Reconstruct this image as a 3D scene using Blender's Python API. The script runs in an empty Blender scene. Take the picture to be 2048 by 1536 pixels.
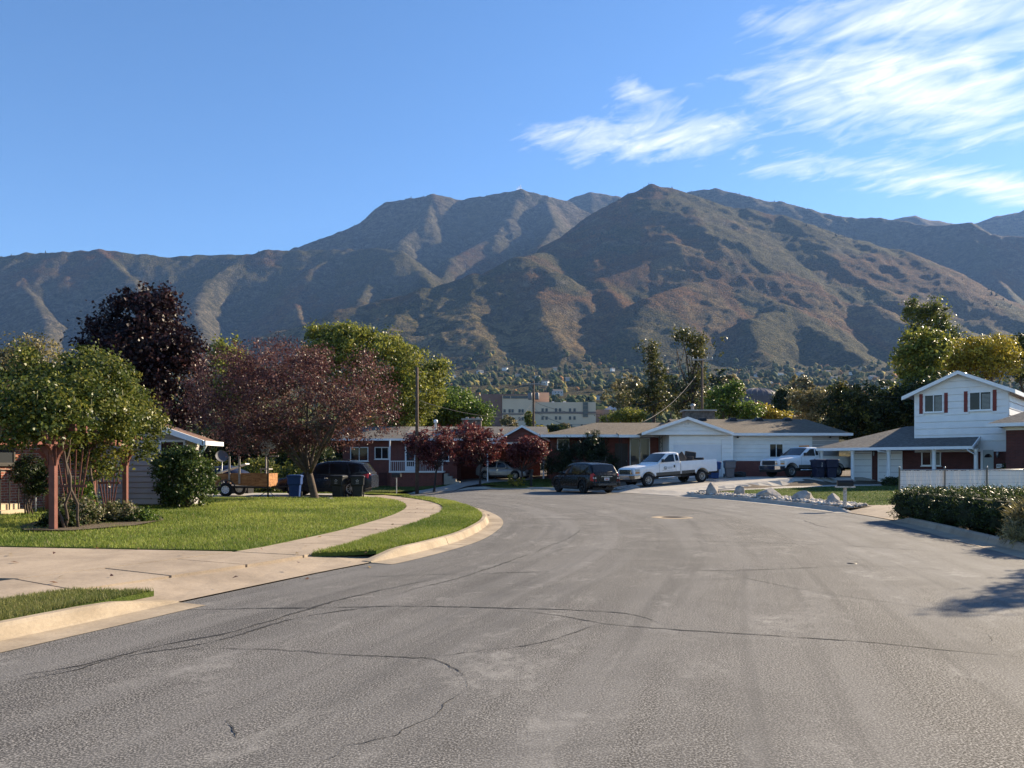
import bpy, bmesh, math, random
import numpy as np
from mathutils import Vector, Matrix
R = math.radians
random.seed(7)
rng = np.random.default_rng(11)
scene = bpy.context.scene
COL = scene.collection

# ------------------------------------------------------------------ camera
F, CX, HY, CAMZ = 1500.0, 1024.0, 930.0, 1.6      # focal length and horizon in photo pixels, eye height
cam_data = bpy.data.cameras.new('camera')
cam = bpy.data.objects.new('camera', cam_data)
COL.objects.link(cam)
cam.location = (0, 0, CAMZ)
cam.rotation_euler = (R(90), 0, 0)
cam_data.sensor_fit = 'HORIZONTAL'
cam_data.sensor_width = 36.0
cam_data.lens = 36.0 * F / 2048.0
cam_data.shift_y = (HY - 768.0) / 2048.0            # rising-front framing, verticals stay vertical
cam_data.clip_start = 0.1
cam_data.clip_end = 40000.0
scene.camera = cam

# ------------------------------------------------------------------ sun and sky
SUN_AZ, SUN_EL = 55.0, 25.5                          # degrees from +Y towards +X, and above the horizon
sdir = Vector((math.cos(R(SUN_EL)) * math.sin(R(SUN_AZ)), math.cos(R(SUN_EL)) * math.cos(R(SUN_AZ)), math.sin(R(SUN_EL))))
sun_data = bpy.data.lights.new('sun', 'SUN')
sun_data.energy = 5.0
sun_data.angle = R(0.53)
sun_data.color = (1.0, 0.83, 0.60)
sun = bpy.data.objects.new('sun', sun_data)
COL.objects.link(sun)
sun.rotation_euler = (-sdir).to_track_quat('-Z', 'Y').to_euler()
sun.location = sdir * 60

world = bpy.data.worlds.new('World')
scene.world = world
world.use_nodes = True
wn, wl = world.node_tree.nodes, world.node_tree.links
wn.clear()

def wnode(t, **kw):
    n = wn.new(t)
    for k, v in kw.items():
        setattr(n, k, v)
    return n

def wmath(op, a, b=None, c=None, clamp=False):
    n = wn.new('ShaderNodeMath'); n.operation = op; n.use_clamp = clamp
    for i, v in enumerate((a, b, c)):
        if v is None: continue
        if isinstance(v, (int, float)): n.inputs[i].default_value = v
        else: wl.new(v, n.inputs[i])
    return n.outputs[0]

sky = wnode('ShaderNodeTexSky', sky_type='NISHITA', sun_disc=False)
sky.sun_elevation = R(SUN_EL)
sky.sun_rotation = R(SUN_AZ)
sky.altitude = 1400.0
sky.air_density = 1.0
sky.dust_density = 0.25
sky.ozone_density = 2.6
# thin cirrus on a flat sheet far overhead: direction -> sheet coordinates
tc = wnode('ShaderNodeTexCoord')
sep = wnode('ShaderNodeSeparateXYZ')
wl.new(tc.outputs['Generated'], sep.inputs[0])
zc = wmath('MAXIMUM', sep.outputs[2], 0.02)
qx = wmath('DIVIDE', sep.outputs[0], zc)
qy = wmath('DIVIDE', sep.outputs[1], zc)
comb = wnode('ShaderNodeCombineXYZ')
wl.new(qx, comb.inputs[0]); wl.new(qy, comb.inputs[1])

def wnoise(scale, detail, rough, dist, rot, sx, sy, off=(0, 0, 0)):
    m0 = wnode('ShaderNodeMapping')
    m0.inputs['Rotation'].default_value = (0, 0, R(rot))
    wl.new(comb.outputs[0], m0.inputs[0])
    m = wnode('ShaderNodeMapping')
    m.inputs['Scale'].default_value = (sx, sy, 1)
    m.inputs['Location'].default_value = off
    wl.new(m0.outputs[0], m.inputs[0])
    n = wnode('ShaderNodeTexNoise', noise_dimensions='2D')
    n.inputs['Scale'].default_value = scale
    n.inputs['Detail'].default_value = detail
    n.inputs['Roughness'].default_value = rough
    n.inputs['Distortion'].default_value = dist
    wl.new(m.outputs[0], n.inputs['Vector'])
    return n.outputs[0]

def wblob(cx, cy, rx, ry, rot, p=1.0):               # soft ellipse on the cloud sheet
    c, s = math.cos(R(rot)), math.sin(R(rot))
    dx = wmath('SUBTRACT', qx, cx); dy = wmath('SUBTRACT', qy, cy)
    a = wmath('ADD', wmath('MULTIPLY', dx, c / rx), wmath('MULTIPLY', dy, s / rx))
    b = wmath('ADD', wmath('MULTIPLY', dx, -s / ry), wmath('MULTIPLY', dy, c / ry))
    d = wmath('SQRT', wmath('ADD', wmath('MULTIPLY', a, a), wmath('MULTIPLY', b, b)))
    return wmath('MULTIPLY', wmath('SUBTRACT', 1.0, d, clamp=True), p)

blobs = [(0.42, 2.30, 0.50, 0.34, 8, 1.0), (1.10, 2.05, 0.80, 0.46, 24, 1.15), (0.86, 1.66, 0.56, 0.22, -6, 1.0), (0.85, 2.40, 0.4, 0.12, 10, 0.6),
         (1.62, 2.66, 1.15, 0.24, 12, 1.1), (1.55, 1.85, 0.60, 0.36, 10, 1.2), (2.6, 2.3, 0.9, 0.5, 30, 1.2),
         (2.0, 1.2, 0.8, 0.4, 10, 1.1), (3.4, 3.2, 1.2, 0.5, 20, 1.2), (0.33, 2.0, 0.2, 0.14, 50, 0.55)]
mask = None
for b in blobs:
    v = wblob(*b)
    mask = v if mask is None else wmath('MAXIMUM', mask, v)
# ragged coordinates first, so the patches fray at their edges
wn1 = wnoise(2.0, 5, 0.55, 0.5, 48, 0.9, 1.4)
wn2 = wnoise(4.2, 8, 0.58, 0.9, 46, 0.85, 1.5, (2, 5, 0))
wn3 = wnoise(9.0, 8, 0.60, 1.1, 52, 0.7, 1.6, (7, 1, 0))
tex = wmath('ADD', wmath('MULTIPLY', wn1, 0.75), wmath('ADD', wmath('MULTIPLY', wn2, 0.75), wmath('MULTIPLY', wn3, 0.40)))
dens = wmath('ADD', wmath('MULTIPLY', wmath('POWER', mask, 0.6), 0.80), wmath('SUBTRACT', tex, 1.36))
dens = wmath('MULTIPLY', wmath('MAXIMUM', dens, 0.0), 2.0, clamp=True)
dens = wmath('POWER', dens, 1.15)
dens = wmath('MULTIPLY', dens, wmath('MULTIPLY', mask, 5.0, clamp=True), clamp=True)
up = wmath('MULTIPLY', wmath('SUBTRACT', sep.outputs[2], 0.03), 12.0, clamp=True)
dens = wmath('MULTIPLY', wmath('MULTIPLY', dens, up), 0.93)
mix = wnode('ShaderNodeMix', data_type='RGBA')
wl.new(dens, mix.inputs[0])
hs = wnode('ShaderNodeHueSaturation')
hs.inputs['Saturation'].default_value = 1.16
hs.inputs['Hue'].default_value = 0.5025
hs.inputs['Value'].default_value = 1.0
wl.new(sky.outputs[0], hs.inputs['Color'])
wl.new(hs.outputs[0], mix.inputs[6])
mix.inputs[7].default_value = (6.0, 6.1, 6.2, 1)
bg = wnode('ShaderNodeBackground')
bg.inputs['Strength'].default_value = 0.078
wl.new(mix.outputs[2], bg.inputs['Color'])
wo = wnode('ShaderNodeOutputWorld')
wl.new(bg.outputs[0], wo.inputs['Surface'])

world.cycles.sampling_method = 'MANUAL'
world.cycles.sample_map_resolution = 256
vs = scene.view_settings
scene.display_settings.display_device = 'sRGB'
vs.view_transform = 'Standard'
vs.look = 'None'
vs.gamma = 1.0
vs.use_curve_mapping = False
vs.exposure = 1.5
scene.render.engine = 'CYCLES'
cy = scene.cycles
cy.max_bounces = 6
cy.diffuse_bounces = 3
cy.glossy_bounces = 3
cy.transmission_bounces = 4
cy.transparent_max_bounces = 8
cy.volume_bounces = 0
cy.caustics_reflective = False
cy.caustics_refractive = False
cy.use_denoising = True
cy.sample_clamp_indirect = 6.0

# ------------------------------------------------------------------ helpers
def PX(px, Y):                                       # photo column -> world x at forward distance Y
    return (px - CX) / F * Y
def PZ(py, Y):                                       # photo row -> world z at forward distance Y
    return CAMZ + (HY - py) / F * Y
def sstep(t):
    t = np.clip(t, 0, 1); return t * t * (3 - 2 * t)

def tag(o, label=None, cat=None, group=None, kind=None):
    if label: o['label'] = label
    if cat: o['category'] = cat
    if group: o['group'] = group
    if kind: o['kind'] = kind
    return o

def empty(name, loc=(0, 0, 0), rz=0.0, parent=None):
    o = bpy.data.objects.new(name, None)
    o.empty_display_size = 0.2
    COL.objects.link(o)
    o.location = loc
    o.rotation_euler = (0, 0, rz)
    if parent: o.parent = parent
    return o

def link(name, me, parent=None, loc=None, rot=None):
    o = bpy.data.objects.new(name, me)
    COL.objects.link(o)
    if parent: o.parent = parent
    if loc is not None: o.location = loc
    if rot is not None: o.rotation_euler = rot
    return o

def copy_tree(o, parent=None):
    c = o.copy(); COL.objects.link(c)
    if parent: c.parent = parent
    for ch in list(o.children):
        copy_tree(ch, c)
    return c

def np_mesh(name, V, Fc, mats, smooth=False, col=None, colname='tint', matidx=None):
    """V (n,3); Fc (m,k) array of equal-size faces"""
    me = bpy.data.meshes.new(name)
    V = np.asarray(V, dtype=np.float32); Fc = np.asarray(Fc, dtype=np.int32)
    me.vertices.add(len(V)); me.vertices.foreach_set('co', V.ravel())
    m, k = Fc.shape
    me.loops.add(m * k); me.loops.foreach_set('vertex_index', Fc.ravel())
    me.polygons.add(m)
    me.polygons.foreach_set('loop_start', np.arange(0, m * k, k, dtype=np.int32))
    me.polygons.foreach_set('loop_total', np.full(m, k, dtype=np.int32))
    if smooth: me.polygons.foreach_set('use_smooth', np.ones(m, dtype=bool))
    for mt in (mats if isinstance(mats, (list, tuple)) else [mats]):
        me.materials.append(mt)
    if matidx is not None: me.polygons.foreach_set('material_index', np.asarray(matidx, dtype=np.int32))
    me.update(calc_edges=True)
    if col is not None:
        a = me.attributes.new(colname, 'FLOAT_COLOR', 'POINT')
        c = np.ones((len(V), 4), dtype=np.float32); c[:, :col.shape[1]] = col
        a.data.foreach_set('color', c.ravel())
    return me

class MB:
    """collects simple shapes into one mesh"""
    def __init__(s): s.v, s.f, s.sm = [], [], []
    def add(s, vs, fs, smooth=False):
        n = len(s.v); s.v += [tuple(p) for p in vs]
        s.f += [[i + n for i in f] for f in fs]; s.sm += [smooth] * len(fs)
        return s
    def box(s, x0, x1, y0, y1, z0, z1):
        return s.add([(x0, y0, z0), (x1, y0, z0), (x1, y1, z0), (x0, y1, z0), (x0, y0, z1), (x1, y0, z1), (x1, y1, z1), (x0, y1, z1)],
                     [(0, 3, 2, 1), (4, 5, 6, 7), (0, 1, 5, 4), (1, 2, 6, 5), (2, 3, 7, 6), (3, 0, 4, 7)])
    def bar(s, a, b, w, h, up=(0, 0, 1)):
        a, b, up = Vector(a), Vector(b), Vector(up)
        d = (b - a).normalized(); sd = d.cross(up)
        if sd.length < 1e-4: sd = d.cross(Vector((1, 0, 0)))
        sd.normalize(); u = sd.cross(d)
        sd *= w / 2; u *= h / 2
        ps = [a - sd - u, a + sd - u, a + sd + u, a - sd + u, b - sd - u, b + sd - u, b + sd + u, b - sd + u]
        return s.add(ps, [(0, 1, 2, 3), (7, 6, 5, 4), (0, 4, 5, 1), (1, 5, 6, 2), (2, 6, 7, 3), (3, 7, 4, 0)])
    def prism(s, poly, axis, a, b):
        """extrude a 2D polygon along axis ('x','y','z') from a to b"""
        def p(q, t):
            return (t, q[0], q[1]) if axis == 'x' else (q[0], t, q[1]) if axis == 'y' else (q[0], q[1], t)
        n = len(poly)
        vs = [p(q, a) for q in poly] + [p(q, b) for q in poly]
        fs = [list(range(n))[::-1], list(range(n, 2 * n))] + [(i, (i + 1) % n, n + (i + 1) % n, n + i) for i in range(n)]
        return s.add(vs, fs)
    def tube(s, pts, rad, n=8, cap=True):
        pts = [Vector(p) for p in pts]
        if isinstance(rad, (int, float)): rad = [rad] * len(pts)
        vs, fs = [], []
        ref = Vector((0.13, 0.31, 0.94))
        for i, p in enumerate(pts):
            d = (pts[min(i + 1, len(pts) - 1)] - pts[max(i - 1, 0)])
            if d.length < 1e-9: d = Vector((0, 0, 1))
            d.normalize()
            u = d.cross(ref)
            if u.length < 0.05: u = d.cross(Vector((1, 0, 0)))
            u.normalize(); w = d.cross(u)
            for k in range(n):
                t = 2 * math.pi * k / n
                vs.append(p + (u * math.cos(t) + w * math.sin(t)) * rad[i])
        for i in range(len(pts) - 1):
            for k in range(n):
                fs.append((i * n + k, i * n + (k + 1) % n, (i + 1) * n + (k + 1) % n, (i + 1) * n + k))
        s.add(vs, fs, True)
        if cap:
            m = len(s.v) - len(vs)
            s.f.append([m + k for k in range(n)][::-1]); s.sm.append(False)
            s.f.append([m + (len(pts) - 1) * n + k for k in range(n)]); s.sm.append(False)
        return s
    def lathe(s, prof, axis='z', c=(0, 0, 0), n=20, smooth=True):
        """prof: (radius, height) list"""
        vs, fs = [], []
        for r, h in prof:
            for k in range(n):
                t = 2 * math.pi * k / n
                a, b = r * math.cos(t), r * math.sin(t)
                q = (a, b, h) if axis == 'z' else (h, a, b) if axis == 'x' else (a, h, b)
                vs.append((q[0] + c[0], q[1] + c[1], q[2] + c[2]))
        for i in range(len(prof) - 1):
            for k in range(n):
                fs.append((i * n + k, i * n + (k + 1) % n, (i + 1) * n + (k + 1) % n, (i + 1) * n + k))
        return s.add(vs, fs, smooth)
    def quad(s, a, b, c, d): return s.add([a, b, c, d], [(0, 1, 2, 3)])
    def mesh(s, name, mat):
        me = bpy.data.meshes.new(name)
        me.from_pydata(s.v, [], s.f)
        me.polygons.foreach_set('use_smooth', s.sm)
        me.materials.append(mat)
        bm = bmesh.new(); bm.from_mesh(me)
        bmesh.ops.recalc_face_normals(bm, faces=bm.faces)
        bm.to_mesh(me); bm.free()
        me.update()
        return me
    def build(s, name, mat, parent=None, loc=None, rot=None, bevel=0.0, seg=2):
        o = link(name, s.mesh(name, mat), parent, loc, rot)
        if bevel > 0:
            m = o.modifiers.new('bevel', 'BEVEL'); m.width = bevel; m.segments = seg; m.limit_method = 'ANGLE'; m.angle_limit = R(35)
        return o

# value noise in numpy
def _hash(ix, iy, seed):
    h = (ix.astype(np.int64) * 374761393 + iy.astype(np.int64) * 668265263 + seed * 1442695041) & 0xffffffff
    h = ((h ^ (h >> 13)) * 1274126177) & 0xffffffff
    return ((h ^ (h >> 16)) & 0xffff) / 65535.0
def vnoise(x, y, seed=0):
    x0, y0 = np.floor(x), np.floor(y)
    fx, fy = x - x0, y - y0
    fx = fx * fx * fx * (fx * (fx * 6 - 15) + 10); fy = fy * fy * fy * (fy * (fy * 6 - 15) + 10)
    a = _hash(x0, y0, seed); b = _hash(x0 + 1, y0, seed); c = _hash(x0, y0 + 1, seed); d = _hash(x0 + 1, y0 + 1, seed)
    return (a + (b - a) * fx + (c - a) * fy + (a - b - c + d) * fx * fy) * 2 - 1
def fbm(x, y, octv=5, seed=0, gain=0.5, ridged=False):
    t = np.zeros_like(x, dtype=np.float64); a = 1.0; tot = 0
    for o in range(octv):
        n = vnoise(x, y, seed + o * 17)
        if ridged: n = 1 - 2 * np.abs(n)
        t += n * a; tot += a; a *= gain
        x, y = x * 2.03 + 11.3, y * 2.03 - 7.1
    return t / tot

# ------------------------------------------------------------------ materials
MATS = {}
class NT:
    def __init__(s, name):
        s.m = bpy.data.materials.new(name); s.m.use_nodes = True
        s.n, s.l = s.m.node_tree.nodes, s.m.node_tree.links
        s.b = s.n['Principled BSDF']; s.out = s.n['Material Output']
        s.b.inputs['Specular IOR Level'].default_value = 0.3
        MATS[name] = s.m
    def node(s, t, **kw):
        n = s.n.new(t)
        for k, v in kw.items(): setattr(n, k, v)
        return n
    def set(s, sock, v):
        if isinstance(v, bpy.types.NodeSocket): s.l.new(v, sock)
        elif isinstance(v, (tuple, list)) and len(v) == 3 and sock.type == 'RGBA': sock.default_value = (*v, 1)
        else: sock.default_value = v
    def coord(s, kind='Object', scale=(1, 1, 1), rot=(0, 0, 0)):
        t = s.node('ShaderNodeTexCoord'); m = s.node('ShaderNodeMapping')
        m.inputs['Scale'].default_value = scale; m.inputs['Rotation'].default_value = rot
        s.l.new(t.outputs[kind], m.inputs[0]); return m.outputs[0]
    def wpos(s, scale=(1, 1, 1), rot=(0, 0, 0)):
        t = s.node('ShaderNodeNewGeometry'); m = s.node('ShaderNodeMapping')
        m.inputs['Scale'].default_value = scale; m.inputs['Rotation'].default_value = rot
        s.l.new(t.outputs['Position'], m.inputs[0]); return m.outputs[0]
    def noise(s, vec, scale, detail=4, rough=0.55, dist=0.0):
        n = s.node('ShaderNodeTexNoise')
        s.l.new(vec, n.inputs['Vector'])
        n.inputs['Scale'].default_value = scale; n.inputs['Detail'].default_value = detail
        n.inputs['Roughness'].default_value = rough; n.inputs['Distortion'].default_value = dist
        return n.outputs[0]
    def math(s, op, a, b=None, clamp=False):
        n = s.node('ShaderNodeMath'); n.operation = op; n.use_clamp = clamp
        s.set(n.inputs[0], a)
        if b is not None: s.set(n.inputs[1], b)
        return n.outputs[0]
    def ramp(s, f, stops, interp='LINEAR'):
        n = s.node('ShaderNodeValToRGB'); n.color_ramp.interpolation = interp
        e = n.color_ramp.elements
        while len(e) < len(stops): e.new(0.5)
        for i, (p, c) in enumerate(stops):
            e[i].position = p
            e[i].color = (c, c, c, 1) if isinstance(c, (int, float)) else (*c, 1)
        s.l.new(f, n.inputs[0]); return n.outputs[0]
    def mix(s, f, a, b, mode='MIX'):
        n = s.node('ShaderNodeMix', data_type='RGBA'); n.blend_type = mode
        s.set(n.inputs[0], f); s.set(n.inputs[6], a); s.set(n.inputs[7], b)
        return n.outputs[2]
    def attr(s, name='tint'):
        n = s.node('ShaderNodeAttribute'); n.attribute_name = name; return n.outputs['Color']
    def bump(s, h, strength=0.3, dist=0.02):
        n = s.node('ShaderNodeBump'); n.inputs['Strength'].default_value = strength; n.inputs['Distance'].default_value = dist
        s.l.new(h, n.inputs['Height']); s.l.new(n.outputs[0], s.b.inputs['Normal']); return n
    def color(s, c): s.set(s.b.inputs['Base Color'], c)
    def rough(s, v): s.set(s.b.inputs['Roughness'], v)

def plain(name, c, rough=0.6, var=0.18, scale=6.0, metal=0.0, bump=0.0, bscale=None, spec=0.3, coat=0.0):
    """a simple material with gentle mottling"""
    if name in MATS: return MATS[name]
    t = NT(name)
    v = t.coord('Object')
    n = t.noise(v, scale, 5, 0.6)
    lo = tuple(x * (1 - var) for x in c); hi = tuple(min(1, x * (1 + var)) for x in c)
    t.color(t.ramp(n, [(0.3, lo), (0.7, hi)]))
    r = t.noise(v, scale * 2.3, 3)
    t.rough(t.ramp(r, [(0.3, max(0.02, rough - 0.08)), (0.7, min(1, rough + 0.08))]))
    t.b.inputs['Metallic'].default_value = metal
    t.b.inputs['Specular IOR Level'].default_value = spec
    t.b.inputs['Coat Weight'].default_value = coat
    t.b.inputs['Coat Roughness'].default_value = 0.06
    if bump: t.bump(t.noise(v, bscale or scale * 5, 4), bump, 0.01)
    return t.m
# ------------------------------------------------------------------ far terrain: valley bench, foothills and mountains
def bench(Y):
    t = np.clip(Y - 150.0, 0.0, 2300.0)
    return 0.069 * t + 3.13e-5 * t * t - 0.4

RIDGES = [  # (photo column, photo row, distance in metres), slope
    # front mountain crest
    ([(480, 700, 2850), (560, 665, 3000), (700, 618, 3100), (850, 582, 3200), (950, 553, 3300), (1040, 516, 3450)], .56),
    ([(1040, 516, 3450), (1105, 500, 3800), (1160, 462, 4100), (1230, 410, 4400), (1265, 387, 4520), (1300, 373, 4600), (1340, 379, 4650), (1380, 394, 4640), (1415, 408, 4600),
      (1480, 420, 4550), (1560, 432, 4450), (1640, 460, 4300), (1720, 485, 4150), (1800, 503, 4050), (1870, 545, 3950), (1940, 588, 3850), (1990, 608, 3750), (2000, 660, 3450)], .60),
    # front spurs
    ([(1040, 516, 3450), (1110, 546, 3250), (1080, 585, 3000), (1085, 640, 2750), (1130, 700, 2480), (1150, 738, 2320)], .60),
    ([(1300, 372, 4600), (1335, 430, 4250), (1400, 490, 3850), (1470, 555, 3420), (1560, 610, 3080), (1640, 662, 2780), (1745, 728, 2420)], .58),
    ([(1400, 490, 3850), (1320, 525, 3550), (1200, 558, 3300), (1240, 605, 2960), (1250, 660, 2700)], .6),
    ([(1470, 555, 3420), (1390, 565, 3250), (1290, 600, 2950), (1270, 660, 2680), (1310, 735, 2330)], .6),
    ([(1560, 610, 3080), (1500, 640, 2820), (1520, 700, 2500), (1560, 745, 2300)], .62),
    ([(1560, 432, 4450), (1610, 480, 4050), (1680, 535, 3700), (1760, 575, 3450), (1830, 620, 3200), (1900, 650, 3000), (1990, 690, 2780)], .62),
    ([(1680, 535, 3700), (1640, 598, 3380), (1740, 610, 3180), (1820, 648, 2950), (1900, 690, 2700), (1960, 725, 2480)], .62),
    ([(1300, 372, 4600), (1255, 430, 4200), (1215, 480, 3850), (1190, 520, 3600)], .7),
    ([(850, 582, 3200), (800, 630, 2900), (760, 690, 2600), (780, 740, 2350)], .5),
    ([(950, 553, 3300), (940, 610, 2950), (960, 670, 2650), (990, 735, 2330)], .52),
    ([(1990, 608, 3750), (2080, 650, 3400), (2200, 700, 3000)], .6),
    # lower left ridge with its cliffs
    ([(-500, 620, 4400), (-200, 560, 4500), (0, 517, 4500), (60, 508, 4500), (130, 504, 4500), (200, 500, 4550), (290, 513, 4600), (400, 511, 4700), (500, 510, 4720),
      (530, 501, 4750), (600, 502, 4800), (700, 499, 4850), (800, 500, 4700), (840, 542, 4450), (870, 578, 4150)], .66),
    ([(700, 499, 4850), (620, 540, 4500), (590, 600, 4150), (610, 655, 3750)], .66),
    ([(800, 500, 4700), (740, 560, 4350), (720, 600, 4050)], .66),
    ([(500, 510, 4720), (420, 560, 4300), (390, 610, 3950), (410, 680, 3450)], .72),
    ([(200, 500, 4550), (262, 555, 4230), (300, 610, 3900), (240, 690, 3400)], .78),
    ([(60, 508, 4500), (45, 560, 4200), (100, 640, 3700), (90, 700, 3300)], .78),
    ([(-200, 560, 4500), (-150, 640, 3900), (-100, 720, 3300)], .7),
    # high back summit
    ([(520, 540, 6000), (590, 497, 6200), (680, 466, 6200), (735, 440, 6200), (772, 405, 6200), (820, 397, 6200), (865, 388, 6200), (920, 400, 6300), (960, 392, 6300),
      (1010, 384, 6350), (1040, 379, 6400), (1090, 394, 6400), (1135, 404, 6500), (1200, 440, 6400)], .85),
    ([(865, 388, 6200), (850, 440, 5750), (800, 480, 5400)], .8),
    ([(1040, 379, 6400), (1015, 440, 5850), (990, 470, 5500), (900, 520, 5000), (885, 560, 4650)], .75),
    ([(1090, 394, 6400), (1110, 450, 5700), (1080, 490, 5200)], .75),
    ([(735, 440, 6200), (700, 480, 5700)], .8),
    ([(1100, 415, 7300), (1150, 393, 7300), (1180, 385, 7300), (1235, 393, 7300), (1300, 415, 7300)], .7),
    # right back ridge
    ([(1330, 400, 6600), (1380, 384, 6500), (1430, 379, 6400), (1500, 396, 6300), (1560, 405, 6300), (1620, 420, 6200), (1680, 434, 6100), (1760, 436, 6000), (1810, 441, 5900),
      (1860, 452, 5700), (1940, 446, 5500), (1985, 470, 5300), (2060, 474, 5200), (2300, 520, 5000)], .75),
    ([(1680, 434, 6100), (1760, 520, 5400), (1850, 600, 4700)], .75),
    ([(1940, 446, 5500), (1960, 520, 5000), (2040, 610, 4300)], .75),
    ([(1780, 440, 7600), (1830, 432, 7600), (1900, 449, 7600), (1950, 446, 7600), (1990, 434, 7600), (2050, 421, 7600), (2200, 395, 7600), (2500, 420, 7600)], .75),
]

def far_height(X, Y):
    H = bench(Y)
    M = np.full(X.shape, -1e9); D = np.full(X.shape, 1e9)
    for pts, k in RIDGES:
        P3 = [(PX(p, d), d, PZ(r, d)) for p, r, d in pts]
        for (x0, y0, z0), (x1, y1, z1) in zip(P3[:-1], P3[1:]):
            dx, dy = x1 - x0, y1 - y0
            t = np.clip(((X - x0) * dx + (Y - y0) * dy) / (dx * dx + dy * dy), 0, 1)
            d = np.hypot(X - x0 - t * dx, Y - y0 - t * dy)
            h = z0 + t * (z1 - z0) - (1.28 if P3[0][1] > 4300 and pts[0][0] not in (1040, 1300, 1560) else 1.17) * k * (np.sqrt(d * d + 26.0 ** 2) - 26.0)
            better = h > M
            # soft union keeps valleys between spurs rounded
            dif = np.clip(0.5 + 0.5 * (h - M) / 38.0, 0, 1)
            M = np.where(M < -1e8, h, M * (1 - dif) + h * dif + 38.0 * dif * (1 - dif) * 0.5)
            D = np.where(better, d, D)
    away = 1 - np.exp(-D / 150.0)
    wx = X + 80 * fbm(X / 380, Y / 380, 3, 5); wy = Y + 80 * fbm(X / 380, Y / 380, 3, 9)
    n1 = fbm(wx / 650, wy / 650, 4, 33)
    gul = fbm(wx / 300, wy / 300, 4, 21, 0.5, ridged=True)
    gul2 = fbm(wx / 120, wy / 120, 4, 27, 0.55, ridged=True)
    M = M + away * (n1 * 36 + gul * 17) + (0.2 + 0.8 * away) * gul2 * 9
    M = M + fbm(X / 48, Y / 48, 4, 61, 0.62) * 6.5 + fbm(X / 210, Y / 210, 4, 67, 0.6) * 15
    H = H + fbm(X / 160, Y / 160, 4, 51) * np.clip((Y - 250) / 900, 0, 1) * 12
    dif = np.clip(0.5 + 0.5 * (M - H) / 30.0, 0, 1)
    out = H * (1 - dif) + M * dif + 30.0 * dif * (1 - dif)
    return out, M - H, D

ncol = 640
cols = np.linspace(-420, 2480, ncol)
rows = np.concatenate([np.geomspace(112, 2000, 90), np.linspace(2020, 6800, 330), np.linspace(6830, 8200, 30)])
UU, YY = np.meshgrid((cols - CX) / F, rows)
XX = UU * YY
ZZ, ABOVE, RD = far_height(XX, YY)
V = np.stack([XX.ravel(), YY.ravel(), ZZ.ravel()], 1)
nr = len(rows)
idx = np.arange(nr * ncol).reshape(nr, ncol)
Fc = np.stack([idx[:-1, :-1].ravel(), idx[:-1, 1:].ravel(), idx[1:, 1:].ravel(), idx[1:, :-1].ravel()], 1)
# what grows where: r = bare rock plus shade painted on the back range, g = dry grass, b = autumn oak scrub
px = CX + UU * F
gy = np.gradient(ZZ, axis=0) / np.gradient(YY, axis=0)
gx = np.gradient(ZZ, axis=1) / np.gradient(XX, axis=1)
steep = np.hypot(gx, gy)
patch = fbm(XX / 260, YY / 260, 4, 71)
rock = sstep((steep - 0.72 + 0.25 * fbm(XX / 120, YY / 120, 4, 73)) / 0.35) * 0.6
rock = np.maximum(rock, sstep((640 - px) / 200) * sstep((4320 - YY) / 350) * sstep((YY - 3000) / 300) * (0.75 + 0.3 * fbm(XX / 70, YY / 70, 4, 75)))
rock = np.maximum(rock, sstep((YY - 5000) / 500) * (0.75 + 0.35 * patch))  # back range: dark rock colouring stands in for shade on the summits
elev = ZZ - bench(YY)
grass = sstep((430 - elev) / 260) * sstep((1250 - px) / 260 + 0.2) * sstep((px - 420) / 150) * (0.85 + 0.3 * patch) * (YY < 4000)
grass = np.maximum(grass, 0.6 * sstep((patch - 0.25) / 0.3) * (YY < 4200))
town = sstep((60 - elev) / 40) * (YY < 2600)
oak = (1 - 0.85 * town) * sstep((patch * 0.9 + fbm(XX / 620, YY / 620, 3, 77) * 0.9 + 0.08) / 0.45)
grass = grass * (1 - 0.8 * town)
cover = np.clip(np.stack([rock.ravel(), grass.ravel(), oak.ravel()], 1), 0, 1)

t = NT('mountain_cover')
at = t.node('ShaderNodeSeparateColor'); t.l.new(t.attr('cover'), at.inputs[0])
w = t.wpos((0.001, 0.001, 0.001))
big = t.noise(w, 7, 6, 0.62, 0.3)
mid = t.noise(w, 34, 6, 0.68, 0.3)
bush = t.noise(w, 120, 3, 0.6, 0.2)
fin = t.math('ADD', t.math('MULTIPLY', mid, 0.45), t.math('MULTIPLY', bush, 0.55))
oakc = t.ramp(fin, [(0.38, (0.028, 0.026, 0.016)), (0.48, (0.072, 0.044, 0.024)), (0.56, (0.112, 0.062, 0.030)), (0.66, (0.165, 0.095, 0.044))])
scrub = t.ramp(fin, [(0.38, (0.022, 0.028, 0.016)), (0.50, (0.052, 0.054, 0.028)), (0.62, (0.105, 0.094, 0.046))])
c = t.mix(at.outputs[2], scrub, oakc)
dry = t.ramp(fin, [(0.38, (0.10, 0.084, 0.050)), (0.60, (0.19, 0.158, 0.092))])
gr = t.mix(t.ramp(t.noise(w, 15, 6, 0.72, 0.5), [(0.50, 0.0), (0.545, 1.0)]), dry, (0.034, 0.038, 0.019))
c = t.mix(at.outputs[1], c, gr)
rk = t.ramp(t.noise(w, 26, 8, 0.75, 0.8), [(0.40, (0.024, 0.028, 0.024)), (0.50, (0.080, 0.076, 0.070)), (0.62, (0.17, 0.16, 0.148))])
c = t.mix(at.outputs[0], c, rk)
c = t.mix(0.6, c, t.ramp(bush, [(0.36, (0.42, 0.45, 0.38)), (0.50, (1.0, 1.0, 0.95)), (0.66, (1.40, 1.34, 1.22))]), 'MULTIPLY')
c = t.mix(1.0, c, (1.18, 1.08, 0.88), 'MULTIPLY')
t.color(c); t.rough(0.95); t.b.inputs['Specular IOR Level'].default_value = 0.04
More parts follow.
